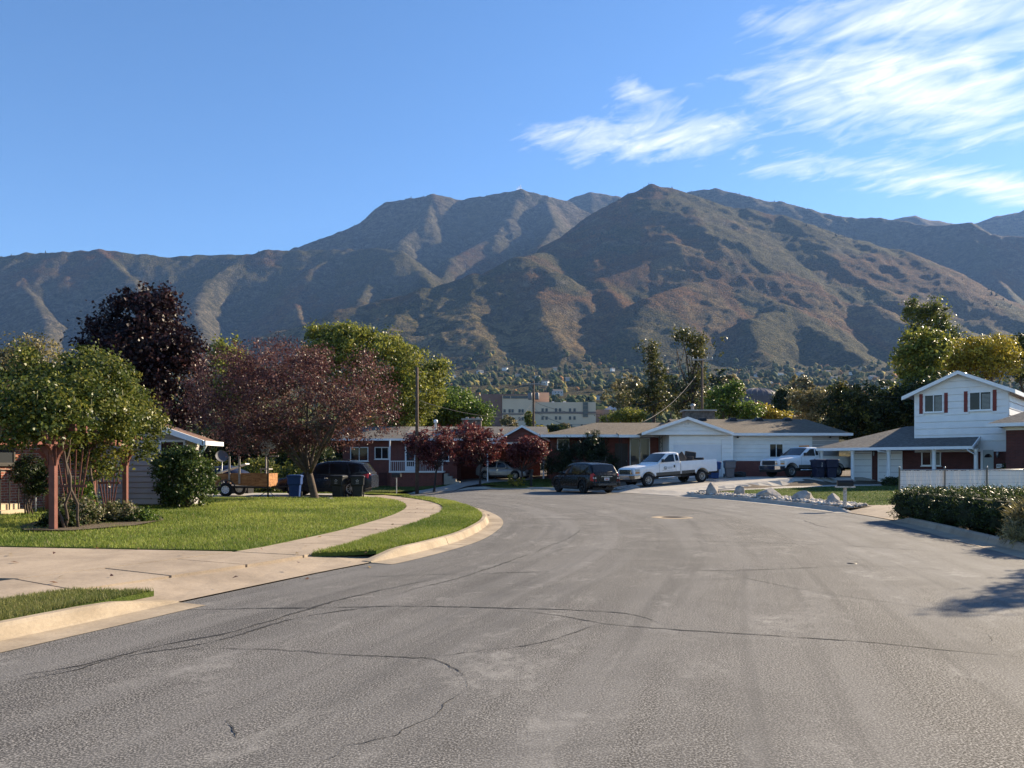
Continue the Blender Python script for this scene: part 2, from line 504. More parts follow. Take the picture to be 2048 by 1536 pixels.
h = t.math('ADD', t.math('MULTIPLY', bush, 1.0), t.math('MULTIPLY', t.noise(w, 300, 3, 0.7), 0.5))
t.bump(h, 1.0, 14.0)
me = np_mesh('hills', V, Fc, t.m, True, cover, 'cover')
hills = tag(link('hills', me), kind='structure')

# conifers bristling along the crests
rc = np.random.default_rng(5); cp = []
for ri, cnt, spread in ((1, 200, 110), (13, 200, 160), (20, 300, 140), (26, 90, 90), (21, 120, 160), (9, 120, 120)):
    pts_, k_ = RIDGES[ri]; P3 = np.array([(PX(p, d), d) for p, r_, d in pts_]); sl = np.concatenate([[0], np.cumsum(np.linalg.norm(np.diff(P3, axis=0), axis=1))])
    q = rc.random(cnt) * sl[-1]; cp.append(np.stack([np.interp(q, sl, P3[:, 0]) + rc.normal(0, spread, cnt) * .4, np.interp(q, sl, P3[:, 1]) + rc.normal(0, spread, cnt)], 1))
cp = np.concatenate(cp); cp = cp[fbm(cp[:, 0] / 150, cp[:, 1] / 150, 3, 3) > -.05]; cz = far_height(cp[:, 0], cp[:, 1])[0]; n_ = len(cp)
hh = rc.uniform(9, 20, n_); ww = hh * rc.uniform(.2, .3, n_); ang = np.linspace(0, 2 * np.pi, 6)[:-1]
ringv = np.stack([np.cos(ang), np.sin(ang), np.zeros(5)], 1)[None] * ww[:, None, None] + np.stack([cp[:, 0], cp[:, 1], cz - 1], 1)[:, None]
tip = np.stack([cp[:, 0], cp[:, 1], cz + hh], 1)[:, None]
Vc = np.concatenate([ringv, tip], 1); fc = np.array([(i, (i + 1) % 5, 5) for i in range(5)])
t = NT('crest_conifer'); t.color((0.022, 0.030, 0.018)); t.rough(.95)
tag(link('crest_conifers', np_mesh('crest_conifers', Vc.reshape(-1, 3), (fc[None] + (np.arange(n_) * 6)[:, None, None]).reshape(-1, 3), t.m)), 'tiny dark conifers along the mountain crests', 'conifers', kind='stuff')
# ------------------------------------------------------------------ near ground: heights of road and lots
IN = np.array([(-14.4, -16), (-10.7, -8), (-4.75, 6.5), (-3.95, 8.5), (-2.85, 11.1), (-2.0, 12.9), (-1.15, 15.6), (-.78, 18.3), (-.66, 20.5), (-.76, 22.6), (-1.1, 25), (-1.75, 28),
               (-2.6, 31), (-3.6, 33.5), (-4.7, 35.5), (-6.5, 38.2), (-9, 41), (-13, 43.5), (-20, 45.5), (-60, 49)], float)
OUT = np.array([(3.0, -16), (4.9, -8), (9.35, 13.7), (10.3, 18), (10.95, 21.5), (11.2, 24.7), (11.0, 28.5), (10.4, 33), (9.5, 36), (8.4, 38.6), (7.3, 41), (5.9, 43.8), (4.3, 46.5),
                (2.2, 48.6), (-1, 50), (-5, 50.8), (-10, 51.4), (-20, 52.5), (-60, 56)], float)

def smooth_line(P, n=4):
    P = np.asarray(P, float); out = []
    for i in range(len(P) - 1):
        p0, p1, p2, p3 = P[max(i - 1, 0)], P[i], P[i + 1], P[min(i + 2, len(P) - 1)]
        for k in range(n):
            t = k / n
            out.append(0.5 * ((2 * p1) + (-p0 + p2) * t + (2 * p0 - 5 * p1 + 4 * p2 - p3) * t * t + (-p0 + 3 * p1 - 3 * p2 + p3) * t ** 3))
    out.append(P[-1]); return np.array(out)
INS, OUTS = smooth_line(IN), smooth_line(OUT)

def pdist(x, y, P):
    d = np.full(np.shape(x), 1e9)
    for (x0, y0), (x1, y1) in zip(P[:-1], P[1:]):
        dx, dy = x1 - x0, y1 - y0
        t = np.clip(((x - x0) * dx + (y - y0) * dy) / (dx * dx + dy * dy), 0, 1)
        d = np.minimum(d, np.hypot(x - x0 - t * dx, y - y0 - t * dy))
    return d
ROADPOLY = np.concatenate([INS, OUTS[::-1]])
def inpoly(x, y, P):
    c = np.zeros(np.shape(x), bool)
    for (x0, y0), (x1, y1) in zip(P, np.roll(P, -1, axis=0)):
        if y0 == y1: continue
        hit = ((y0 > y) != (y1 > y)) & (x < (x1 - x0) * (y - y0) / (y1 - y0) + x0)
        c ^= hit
    return c

def road_z(x, y):
    x = np.asarray(x, float); y = np.asarray(y, float)
    return -0.38 * sstep((-1.5 - x) / 6) * sstep((y - 37) / 9)
KERB = 0.14
def lot_z(x, y):
    """height of the lots either side of the road (kerb height included)"""
    x = np.asarray(x, float); y = np.asarray(y, float)
    dI, dO = pdist(x, y, INS), pdist(x, y, OUTS)
    base = road_z(x, y) + KERB
    side = ((y - 41.0) - (x - 10.0) * (47.4 - 41.0) / 11.0)          # above the line: the raised lot of the ranch house
    s = 0.022 + (0.058 - 0.022) * sstep(side / 0.5 + 0.5) * sstep((x + 1) / 4)
    s = s + 0.012 * sstep((1 - x) / 3)
    zo = base + s * np.clip(dO - 0.4, 0, 11)
    zi = base + 0.013 * np.clip(dI - 0.6, 0, 9)
    far = sstep((y - 34) / 10)
    return np.where(dI < dO, zi, zo)
def gz(x, y):
    return float(lot_z(x, y))

def region(name, poly, zf, dz, mat, parent=None, cell=1.0, skirt=0.0, matskirt=None):
    """fill an outline with a sheet that follows a height function"""
    bm = bmesh.new()
    vs = [bm.verts.new((p[0], p[1], 0)) for p in poly]
    bm.faces.new(vs)
    P = np.array([(p[0], p[1]) for p in poly])
    for ax in (0, 1):
        lo, hi = P[:, ax].min(), P[:, ax].max()
        for c in np.arange(math.floor(lo / cell) * cell + cell, hi, cell):
            no = (1, 0, 0) if ax == 0 else (0, 1, 0)
            co = (c, 0, 0) if ax == 0 else (0, c, 0)
            bmesh.ops.bisect_plane(bm, geom=bm.verts[:] + bm.edges[:] + bm.faces[:], plane_co=co, plane_no=no, dist=1e-5)
    bmesh.ops.triangulate(bm, faces=[f for f in bm.faces if len(f.verts) > 4])
    if skirt > 0:
        ed = [e for e in bm.edges if len(e.link_faces) == 1]
        r = bmesh.ops.extrude_edge_only(bm, edges=ed)
        low = [v for v in r['geom'] if isinstance(v, bmesh.types.BMVert)]
        for v in low: v.co.z -= skirt
    bm.verts.ensure_lookup_table()
    co = np.array([v.co[:] for v in bm.verts])
    z = zf(co[:, 0], co[:, 1]) + dz
    for v, q in zip(bm.verts, z): v.co.z += q
    bmesh.ops.recalc_face_normals(bm, faces=bm.faces)
    if sum(f.normal.z for f in bm.faces) < 0:
        bmesh.ops.reverse_faces(bm, faces=bm.faces)
    me = bpy.data.meshes.new(name); bm.to_mesh(me); bm.free()
    me.materials.append(mat)
    return link(name, me, parent)

# ---- surface materials
t = NT('asphalt')
w = t.wpos()
ln_ = t.node('ShaderNodeSeparateColor'); t.l.new(t.attr('lane'), ln_.inputs[0])
cv = t.node('ShaderNodeCombineXYZ')
t.l.new(t.math('MULTIPLY', ln_.outputs[0], 11.0), cv.inputs[0]); t.l.new(t.math('MULTIPLY', ln_.outputs[1], 100.0), cv.inputs[1])
def lanenoise(sx, sy, sc, det, rg, dist=0.0):
    m = t.node('ShaderNodeMapping'); m.inputs['Scale'].default_value = (sx, sy, 1); t.l.new(cv.outputs[0], m.inputs[0])
    return t.noise(m.outputs[0], sc, det, rg, dist)
agg = t.noise(w, 74, 2, 0.7)
agg2 = t.noise(w, 22, 3, 0.6)
band = lanenoise(1.0, 0.035, 1.1, 4, 0.6, 0.15)
band2 = lanenoise(3.2, 0.10, 1.0, 5, 0.65, 0.3)
blot = t.noise(w, 0.55, 6, 0.68, 0.5)
scuff = lanenoise(0.9, 0.5, 1.3, 8, 0.78, 0.6)
fleck = t.noise(w, 5.5, 6, 0.75, 0.4)
c = t.ramp(agg, [(0.37, (0.010, 0.0098, 0.0095)), (0.5, (0.088, 0.084, 0.079)), (0.61, (0.35, 0.335, 0.31))])
c = t.mix(t.ramp(agg2, [(0.42, 0.0), (0.75, 0.5)]), c, (0.042, 0.041, 0.041))
c = t.mix(t.ramp(band, [(0.45, 0.0), (0.62, 0.55)]), c, (0.185, 0.18, 0.172))
c = t.mix(t.ramp(band2, [(0.34, 0.35), (0.48, 0.0)]), c, (0.055, 0.055, 0.056))
c = t.mix(t.math('MULTIPLY', t.ramp(scuff, [(0.52, 0.0), (0.62, 1.0)]), t.ramp(fleck, [(0.40, 0.0), (0.60, 0.55)])), c, (0.29, 0.28, 0.26))
c = t.mix(t.ramp(blot, [(0.30, 0.35), (0.52, 0.0)]), c, (0.050, 0.049, 0.049))
t.color(c); t.rough(0.86); t.b.inputs['Specular IOR Level'].default_value = 0.22
t.bump(t.math('ADD', agg, t.math('MULTIPLY', agg2, 0.4)), 0.28, 0.008)

def concrete(name, base, stain):
    t = NT(name); w = t.wpos()
    a = t.noise(w, 0.9, 7, 0.72, 0.3); b = t.noise(w, 28, 4, 0.6); d = t.noise(w, 160, 2)
    c = t.ramp(a, [(0.32, stain), (0.6, base)])
    c = t.mix(0.5, c, t.ramp(b, [(0.3, (0.74, 0.74, 0.74)), (0.7, (1.12, 1.1, 1.08))]), 'MULTIPLY')
    c = t.mix(0.4, c, t.ramp(d, [(0.3, (0.72, 0.72, 0.72)), (0.7, (1.2, 1.2, 1.2))]), 'MULTIPLY')
    t.color(c); t.rough(0.9); t.bump(t.math('ADD', b, d), 0.28, 0.006); return t.m
concrete('concrete', (0.40, 0.322, 0.238), (0.265, 0.212, 0.156))
concrete('concrete_kerb', (0.40, 0.328, 0.238), (0.235, 0.188, 0.132))
concrete('concrete_pale', (0.43, 0.40, 0.35), (0.31, 0.285, 0.25))
concrete('sandy_gutter', (0.34, 0.27, 0.185), (0.22, 0.18, 0.135))

t = NT('turf'); w = t.wpos()
a = t.noise(w, 0.55, 5, 0.6); b = t.noise(w, 9, 5, 0.7); d = t.noise(w, 70, 3)
c = t.ramp(a, [(0.36, (0.058, 0.092, 0.020)), (0.54, (0.098, 0.128, 0.030)), (0.70, (0.165, 0.158, 0.055))])
c = t.mix(0.6, c, t.ramp(b, [(0.3, (0.55, 0.58, 0.5)), (0.7, (1.25, 1.2, 1.1))]), 'MULTIPLY')
t.color(c); t.rough(0.95); t.b.inputs['Specular IOR Level'].default_value = 0.08
t.bump(t.math('ADD', b, d), 0.9, 0.03)
t = NT('soil'); w = t.wpos()
t.color(t.ramp(t.noise(w, 5, 7, 0.7), [(0.3, (0.06, 0.045, 0.03)), (0.7, (0.15, 0.115, 0.08))])); t.rough(1.0); t.bump(t.noise(w, 20, 5), 0.8, 0.04)
plain('crack_tar', (0.034, 0.033, 0.032), 0.75, 0.3, 9)
plain('joint_dark', (0.11, 0.092, 0.07), 0.95, 0.3, 9)

def leaf_mat(name, trans=0.35, rough=0.42, sat=1.0):
    t = NT(name)
    c = t.attr('tint')
    t.color(c); t.rough(rough); t.b.inputs['Specular IOR Level'].default_value = 0.3
    tr = t.node('ShaderNodeBsdfTranslucent'); t.l.new(c, tr.inputs[0])
    ms = t.node('ShaderNodeMixShader'); ms.inputs[0].default_value = trans
    t.l.new(t.b.outputs[0], ms.inputs[1]); t.l.new(tr.outputs[0], ms.inputs[2]); t.l.new(ms.outputs[0], t.out.inputs['Surface'])
    return t.m
leaf_mat('leaf', 0.38)
leaf_mat('blade', 0.40, 0.6)

# ---- sheets
def ground_z(x, y):
    ins = inpoly(x, y, ROADPOLY)
    return np.where(ins, road_z(x, y) - 0.06, lot_z(x, y) - 0.035)
bigpoly = [(-75, -24), (85, -24), (85, 118), (-75, 118)]
ground = tag(region('ground', bigpoly, lambda x, y: np.where(inpoly(x, y, ROADPOLY) | (pdist(x, y, ROADPOLY) < 2.2), -0.5, ground_z(x, y)), 0, MATS['soil'], cell=2.0), kind='structure')
far_ground = tag(MB().add([(-9000, -3000, -1.2), (11000, -3000, -1.2), (11000, 3000, -1.2), (-9000, 3000, -1.2)], [(0, 1, 2, 3)]).build('ground_plain', MATS['soil']), kind='structure')
road = tag(region('road', [tuple(p) for p in ROADPOLY], road_z, 0, MATS['asphalt'], cell=1.0), kind='structure')
def lane_attr(me):
    co = np.empty(len(me.vertices) * 3); me.vertices.foreach_get('co', co); co = co.reshape(-1, 3)
    dI, dO = pdist(co[:, 0], co[:, 1], INS), pdist(co[:, 0], co[:, 1], OUTS)
    C = (INS[:, None] if False else None)
    n_ = 60; tt = np.linspace(0, 1, n_)
    def res(P):
        s_ = np.concatenate([[0], np.cumsum(np.linalg.norm(np.diff(P, axis=0), axis=1))]); return np.stack([np.interp(tt * s_[-1], s_, P[:, 0]), np.interp(tt * s_[-1], s_, P[:, 1])], 1)
    Q = (res(INS) + res(OUTS)) / 2; L_ = np.concatenate([[0], np.cumsum(np.linalg.norm(np.diff(Q, axis=0), axis=1))])
    best = np.full(len(co), 1e9); sl_ = np.zeros(len(co))
    for i in range(n_ - 1):
        d = Q[i + 1] - Q[i]; t_ = np.clip(((co[:, 0] - Q[i, 0]) * d[0] + (co[:, 1] - Q[i, 1]) * d[1]) / (d @ d), 0, 1)
        e = np.hypot(co[:, 0] - Q[i, 0] - t_ * d[0], co[:, 1] - Q[i, 1] - t_ * d[1]); u = e < best
        sl_ = np.where(u, L_[i] + t_ * np.hypot(*d), sl_); best = np.minimum(best, e)
    a_ = me.attributes.new('lane', 'FLOAT_COLOR', 'POINT'); c_ = np.ones((len(co), 4), np.float32); c_[:, 0] = dI / (dI + dO + 1e-6); c_[:, 1] = sl_ / 100; a_.data.foreach_set('color', c_.ravel())
lane_attr(road.data)

def offset(P, d):
    P = np.asarray(P, float); T = np.gradient(P, axis=0); T /= np.linalg.norm(T, axis=1)[:, None]
    return P + np.stack([-T[:, 1], T[:, 0]], 1) * d      # left of travel is positive

def cut(P, y0, y1):
    """the stretch of a line between two forward distances (line ordered by y near the camera)"""
    s = np.concatenate([[0], np.cumsum(np.linalg.norm(np.diff(P, axis=0), axis=1))])
    Y = P[:, 1]
    s0 = np.interp(y0, Y, s); s1 = np.interp(y1, Y, s)
    q = np.arange(s0, s1, 0.4); q = np.append(q, s1)
    return np.stack([np.interp(q, s, P[:, 0]), np.interp(q, s, P[:, 1])], 1)

def kerb_run(line, sign, parent, mat, piece=3.0, h0=0.0, taper=(0, 0), gut=0.42, gutmat=None, h=KERB + 0.015):
    """kerb stones as separate lengths with a gutter pan; sign +1 when the lot is left of the line"""
    L = np.concatenate([[0], np.cumsum(np.linalg.norm(np.diff(line, axis=0), axis=1))])
    tot = L[-1]; n = max(1, int(round(tot / piece)))
    for k in range(n):
        a, b = tot * k / n + 0.012, tot * (k + 1) / n - 0.012
        q = np.linspace(a, b, 9)
        P = np.stack([np.interp(q, L, line[:, 0]), np.interp(q, L, line[:, 1])], 1)
        hh = np.full(9, h)
        if taper[0] and k == 0: hh = np.interp(q, [0, taper[0]], [0.03, h])
        if taper[1] and k == n - 1: hh = np.minimum(hh, np.interp(q, [tot - taper[1], tot], [h, 0.03]))
        T = np.gradient(P, axis=0); T /= np.linalg.norm(T, axis=1)[:, None]
        N = np.stack([-T[:, 1], T[:, 0]], 1) * sign
        prof = [(-gut, 0.006, 0), (-0.02, 0.012, 0), (0.0, 0.03, 0), (0.035, 0.80, 1), (0.075, 1.0, 1), (0.17, 1.0, 1), (0.18, -0.15, 0)]
        zr = road_z(P[:, 0], P[:, 1])
        vs, fs = [], []
        for i in range(9):
            for o, hv, rel in prof:
                zz = zr[i] + (hv * hh[i] if rel else hv)
                vs.append((P[i, 0] + N[i, 0] * o, P[i, 1] + N[i, 1] * o, zz))
        m = len(prof)
        for i in range(8):
            for j in range(m - 1):
                fs.append((i * m + j, i * m + j + 1, (i + 1) * m + j + 1, (i + 1) * m + j))
        fs += [list(range(m)), list(range(8 * m, 9 * m))[::-1]]
        MB().add(vs, fs).build('kerb_stone', mat, parent)

kerb = tag(empty('kerb', (0, 0, 0)), kind='structure')
kerb_run(cut(INS, -6, 8.7), 1, kerb, MATS['concrete_kerb'], taper=(0, 0.9))
kerb_run(cut(INS, 12.2, 35.6), 1, kerb, MATS['concrete_kerb'], taper=(0.9, 0))
kerb_run(cut(INS, 38.0, 45.0), 1, kerb, MATS['concrete_kerb'])
kerb_run(cut(OUTS, -6, 21.4), -1, kerb, MATS['concrete'], taper=(0, 0.8))
kerb_run(cut(OUTS, 25.0, 38.3), -1, kerb, MATS['concrete_pale'], taper=(0.9, 0.8))
kerb_run(cut(OUTS, 44.6, 50.6), -1, kerb, MATS['concrete_pale'], taper=(0.8, 0.8))

# ---- left side: drive apron, drive, sidewalk slabs, lawns
edgeL = offset(INS, 0.18)                                  # back of kerb
def seg(P, y0, y1): return [tuple(p) for p in cut(P, y0, y1)]
SWR = smooth_line(np.array([(-9.0, -2.5), (-5.85, 7.1), (-5.1, 8.7), (-3.35, 12.1), (-2.85, 14.7), (-2.4, 18.4), (-2.2, 22.6), (-2.5, 26.5), (-3.4, 30.2), (-4.7, 33.3), (-6.2, 36.3)]))
SWL = smooth_line(np.array([(-10.2, -2.0), (-7.0, 7.9), (-6.25, 9.4), (-4.6, 12.45), (-4.1, 14.5), (-3.7, 17.0), (-3.42, 21.7), (-3.65, 26.0), (-4.45, 29.6), (-5.7, 32.6), (-7.2, 35.6)]))

drive = tag(empty('driveway'), kind='structure')
def apron_z(x, y):
    d = pdist(x, y, INS)
    return road_z(x, y) + 0.012 + (KERB) * sstep(d / 1.5)
region('apron_slab', seg(INS, 8.45, 13.1) + seg(SWR, 8.75, 12.6)[::-1], apron_z, 0.004, MATS['concrete'], drive, cell=0.5)
# drive slabs run up to the house on the far left
dA, dB = (-6.2, 9.45), (-4.62, 12.42)
back = Vector((-0.955, 0.02))
def slab(name, a, b, c, d, dz, mat, parent, sk=0.05):
    return region(name, [a, b, c, d], lot_z, dz, mat, parent, cell=1.0, skirt=sk)
def lerp2(a, b, t): return (a[0] + (b[0] - a[0]) * t, a[1] + (b[1] - a[1]) * t)
for k in range(5):
    x0, x1 = k * 3.0 + 0.018, (k + 1) * 3.0 - 0.018
    for m in range(1):
        pa = (dA[0] - x0, dA[1] + 0.25 * x0 / 3); pb = (dB[0] - x0, dB[1] + 0.17 * x0 / 3 + 0.02)
        pc = (dB[0] - x1, dB[1] + 0.17 * x1 / 3 + 0.02); pd = (dA[0] - x1, dA[1] + 0.25 * x1 / 3)
        slab('drive_slab', pa, pb, pc, pd, 0.006, MATS['concrete'], drive)

sidewalk = tag(empty('sidewalk'), kind='structure')
nS = 26
sl = np.linspace(-1.5, 35.5, nS + 1)
def on(P, y):
    return (float(np.interp(y, P[:, 1], P[:, 0])), y)
yr = np.concatenate([np.linspace(-2.0, 8.72, 7), np.linspace(8.72, 12.08, 4)[1:], np.linspace(12.08, 36.2, 17)[1:]])
yl = np.concatenate([np.linspace(-1.6, 9.42, 7), np.linspace(9.42, 12.44, 4)[1:], np.linspace(12.44, 35.5, 17)[1:]])
for k in range(len(yr) - 1):
    g = 0.018
    q = [on(SWR, yr[k] + g), on(SWR, (yr[k] + yr[k + 1]) / 2), on(SWR, yr[k + 1] - g), on(SWL, yl[k + 1] - g), on(SWL, (yl[k] + yl[k + 1]) / 2), on(SWL, yl[k] + g)]
    region('sidewalk_slab', q, lot_z, 0.002 + 0.006 * random.random(), MATS['concrete'], sidewalk, cell=0.8, skirt=0.05)

def grass_patch(name, poly, n, hgt, wid, tint, parent, zf=lot_z, dz=0.0, seed=1, near=None, edge=0.02):
    """short blades standing on a lawn outline"""
    r = np.random.default_rng(seed)
    P = np.array(poly); lo, hi = P.min(0), P.max(0)
    pts = np.zeros((0, 2))
    while len(pts) < n:
        q = lo + r.random((n * 2, 2)) * (hi - lo)
        if near is not None:       # more blades close to the camera
            d = np.hypot(q[:, 0], q[:, 1]); q = q[r.random(len(q)) < np.clip((near / d) ** 1.6, 0, 1)]
        q = q[inpoly(q[:, 0], q[:, 1], P)]
        pts = np.concatenate([pts, q])
    pts = pts[:n]
    z = zf(pts[:, 0], pts[:, 1]) + dz
    tall = hgt * (0.55 + 0.9 * r.random(n)) * (1 + 0.5 * fbm(pts[:, 0] * 1.3, pts[:, 1] * 1.3, 3, seed))
    dist = np.hypot(pts[:, 0], pts[:, 1]); ww = wid * (0.7 + 0.6 * r.random(n)) * np.clip(dist / 12, 0.6, 2.2)
    ang = r.random(n) * 2 * math.pi; lean = r.normal(0, 0.5, (n, 2)) * tall[:, None]
    ax = np.stack([np.cos(ang), np.sin(ang)], 1) * ww[:, None] / 2
    a = np.concatenate([pts - ax, z[:, None] - 0.01], 1); b = np.concatenate([pts + ax, z[:, None] - 0.01], 1)
    c = np.concatenate([pts + lean, (z + tall)[:, None]], 1)
    V = np.stack([a, b, c], 1).reshape(-1, 3)
    Fc = np.arange(n * 3).reshape(n, 3)
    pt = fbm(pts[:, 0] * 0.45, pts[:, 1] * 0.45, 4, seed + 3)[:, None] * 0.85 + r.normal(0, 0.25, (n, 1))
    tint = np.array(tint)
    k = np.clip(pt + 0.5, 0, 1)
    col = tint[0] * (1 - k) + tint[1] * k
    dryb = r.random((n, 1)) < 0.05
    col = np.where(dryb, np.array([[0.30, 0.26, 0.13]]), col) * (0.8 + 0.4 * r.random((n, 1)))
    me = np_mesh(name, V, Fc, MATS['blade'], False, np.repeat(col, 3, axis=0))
    o = link(name, me, parent); return o

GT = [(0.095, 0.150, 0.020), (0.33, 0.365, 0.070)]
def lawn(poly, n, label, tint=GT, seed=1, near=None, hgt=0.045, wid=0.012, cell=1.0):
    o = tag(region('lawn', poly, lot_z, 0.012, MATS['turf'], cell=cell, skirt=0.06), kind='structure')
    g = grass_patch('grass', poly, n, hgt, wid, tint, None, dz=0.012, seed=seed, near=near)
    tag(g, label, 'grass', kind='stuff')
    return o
big = seg(SWL, 12.55, 33.0) + [(-7.0, 33.1), (-10, 32.0), (-14, 30.5), (-20, 28.0), (-26, 22), (-26, 13.9), (-12, 13.0), (-8.0, 12.72)]
big = [(p[0] - (0.03 if i < 40 else 0), p[1]) for i, p in enumerate(big)]
lawn(big, 210000, 'sunlit green front lawn around the vine arbor', seed=2, near=15)
strip = [(p[0] + 0.03, p[1]) for p in seg(SWR, 12.25, 34.2)] + [(p[0] - 0.02, p[1]) for p in seg(edgeL, 12.7, 34.0)[::-1]]
lawn(strip, 70000, 'curved grass strip between the sidewalk and the kerb', seed=3, near=14, hgt=0.06)
strip2 = [(p[0] + 0.03, p[1]) for p in seg(SWR, -1.0, 8.70)] + [(p[0] - 0.02, p[1]) for p in seg(edgeL, -1.0, 8.62)[::-1]]
lawn(strip2, 60000, 'patchy grass strip beside the nearest kerb', [(0.095, 0.125, 0.026), (0.31, 0.29, 0.10)], seed=4, near=8, hgt=0.05)
corner = seg(SWL, 5.0, 9.2) + [(-6.6, 9.35), (-16, 10.2), (-16, 5)]
corner = [(p[0] - 0.03, p[1]) for p in corner]
lawn(corner, 30000, 'dry lawn corner below the near driveway', [(0.075, 0.075, 0.030), (0.23, 0.19, 0.09)], seed=5)
# small grass tongue by the neighbour's mailbox and his drive
tongue = [(-4.9, 36.4), (-5.6, 35.9), (-6.6, 37.0), (-7.6, 38.3), (-9.2, 40.2), (-8.8, 40.6), (-7.0, 38.55), (-5.9, 37.3)]
lawn(tongue, 9000, 'narrow grass tongue around the pole mailbox', seed=6, wid=0.01)
nd = tag(empty('neighbour_driveway'), kind='structure')
region('drive_slab', [(-6.3, 36.35), (-7.25, 35.6), (-5.75, 33.1), (-7.0, 33.25), (-10, 32.15), (-14, 30.65), (-20, 28.2), (-20, 36), (-14, 38.4), (-9.0, 38.9)][:0] or
       [(-5.75, 32.9), (-7.0, 33.2), (-10, 32.1), (-14, 30.6), (-20, 28.1), (-20, 37), (-13, 38.5), (-8.2, 38.2), (-7.2, 36.4), (-6.4, 34.8)], lot_z, 0.004, MATS['concrete_pale'], nd, cell=1.0, skirt=0.05)
lawn([(-20, 37.1), (-13, 38.6), (-9.2, 39.2), (-10.5, 41.2), (-13, 43.2), (-20, 45.2)], 9000, 'shaded grass beyond the neighbour driveway', seed=7)

# ---- far side lots
l2 = [tuple(p) for p in offset(OUTS, -0.22)]
def segx(P, x0, x1):
    q = [p for p in P if min(x0, x1) <= p[0] <= max(x0, x1) and p[1] > 40]
    return [tuple(p) for p in q]
OB = offset(OUTS, -0.2)
far_walk_out = offset(OUTS, -1.5)
lot_strip = segx(OB, -4.0, 4.0)
lawn(segx(OB, -3.6, 4.6) + [(6.0, 47.5), (7.0, 50.5), (7.5, 53.8), (2.6, 56.5), (1.6, 57.2), (-0.6, 57.0), (-2.2, 54.0)], 26000, 'shaded lawn between the brick house and the ranch house', [(0.045, 0.08, 0.018), (0.11, 0.15, 0.035)], seed=8, wid=0.010)  # blade tints darkened to carry the shade on this lawn
lawn(segx(OB, -28, -7.4) [::1] + [(-28, 58), (-10, 58.5), (-6.2, 57.5)][::-1], 14000, 'sloping lawn left of the brick house driveway', seed=9, wid=0.010) if False else None
LL = segx(OB, -30, -8.3)
lawn([LL[0]] + LL[1:] + [(-30, 60), (-12, 58.5), (-4.6, 57.6), (-5.2, 55)], 16000, 'shaded sloping lawn in front of the red brick house', [(0.04, 0.06, 0.018), (0.09, 0.11, 0.03)], seed=9, wid=0.010)  # dull dark tints put shade into the grass colour here
d2 = tag(empty('brick_house_driveway'), kind='structure')
region('drive_slab', segx(OUTS, -8.2, -3.8) + [(-5.0, 55), (-4.2, 57.8), (-4.2, 63), (1.8, 63), (1.6, 57.4), (-.7, 57.1), (-2.3, 54)], lambda x, y: lot_z(x, y) - KERB * (1 - sstep(pdist(x, y, OUTS) / 1.2)) , 0.012, MATS['concrete_pale'], d2, cell=0.8)
d3 = tag(empty('ranch_driveway'), kind='structure')
ap = lambda x, y: lot_z(x, y) - KERB * (1 - sstep(pdist(x, y, OUTS) / 1.3)) + 0.012
region('drive_slab', seg(OUTS, 38.4, 44.4)[::-1] + [(8.8, 38.0), (10.5, 41.2), (12, 42.3)][:0] + [(9.3, 38.9), (10.2, 41.0), (21.5, 47.5), (24.5, 49.5), (24.5, 54.2), (10.9, 54.2), (9.0, 50.0), (6.6, 46.8)], ap, 0.004, MATS['concrete_pale'], d3, cell=0.8, skirt=0.25)
region('drive_slab', [(10.35, 40.9), (12.5, 40.7), (17.0, 42.6), (24, 43.6), (30, 43.5), (30, 49), (24, 48.9), (21.6, 47.45)], lot_z, 0.008, MATS['concrete_pale'], d3, cell=0.8)
lawn([(10.1, 38.9), (12.6, 40.6), (17.0, 42.5), (24, 43.5), (30, 43.4), (30, 38), (24, 33), (15.2, 29.6), (14.4, 27.4), (12.9, 25.9), (12.8, 29), (12.2, 33), (11.1, 36.4)], 30000, 'dark shaded lawn behind the row of boulders', [(0.04, 0.075, 0.018), (0.10, 0.14, 0.035)], seed=10, wid=0.010)  # grass coloured darker than the front lawn to stand for house shade
d4 = tag(empty('corner_driveway'), kind='structure')
region('drive_slab', seg(OUTS, 21.5, 26.0) + [(13.0, 26.5), (16.5, 27.0), (22, 27.5), (22, 23.9), (12.6, 22.3)], ap, 0.004, MATS['concrete'], d4, cell=0.8)

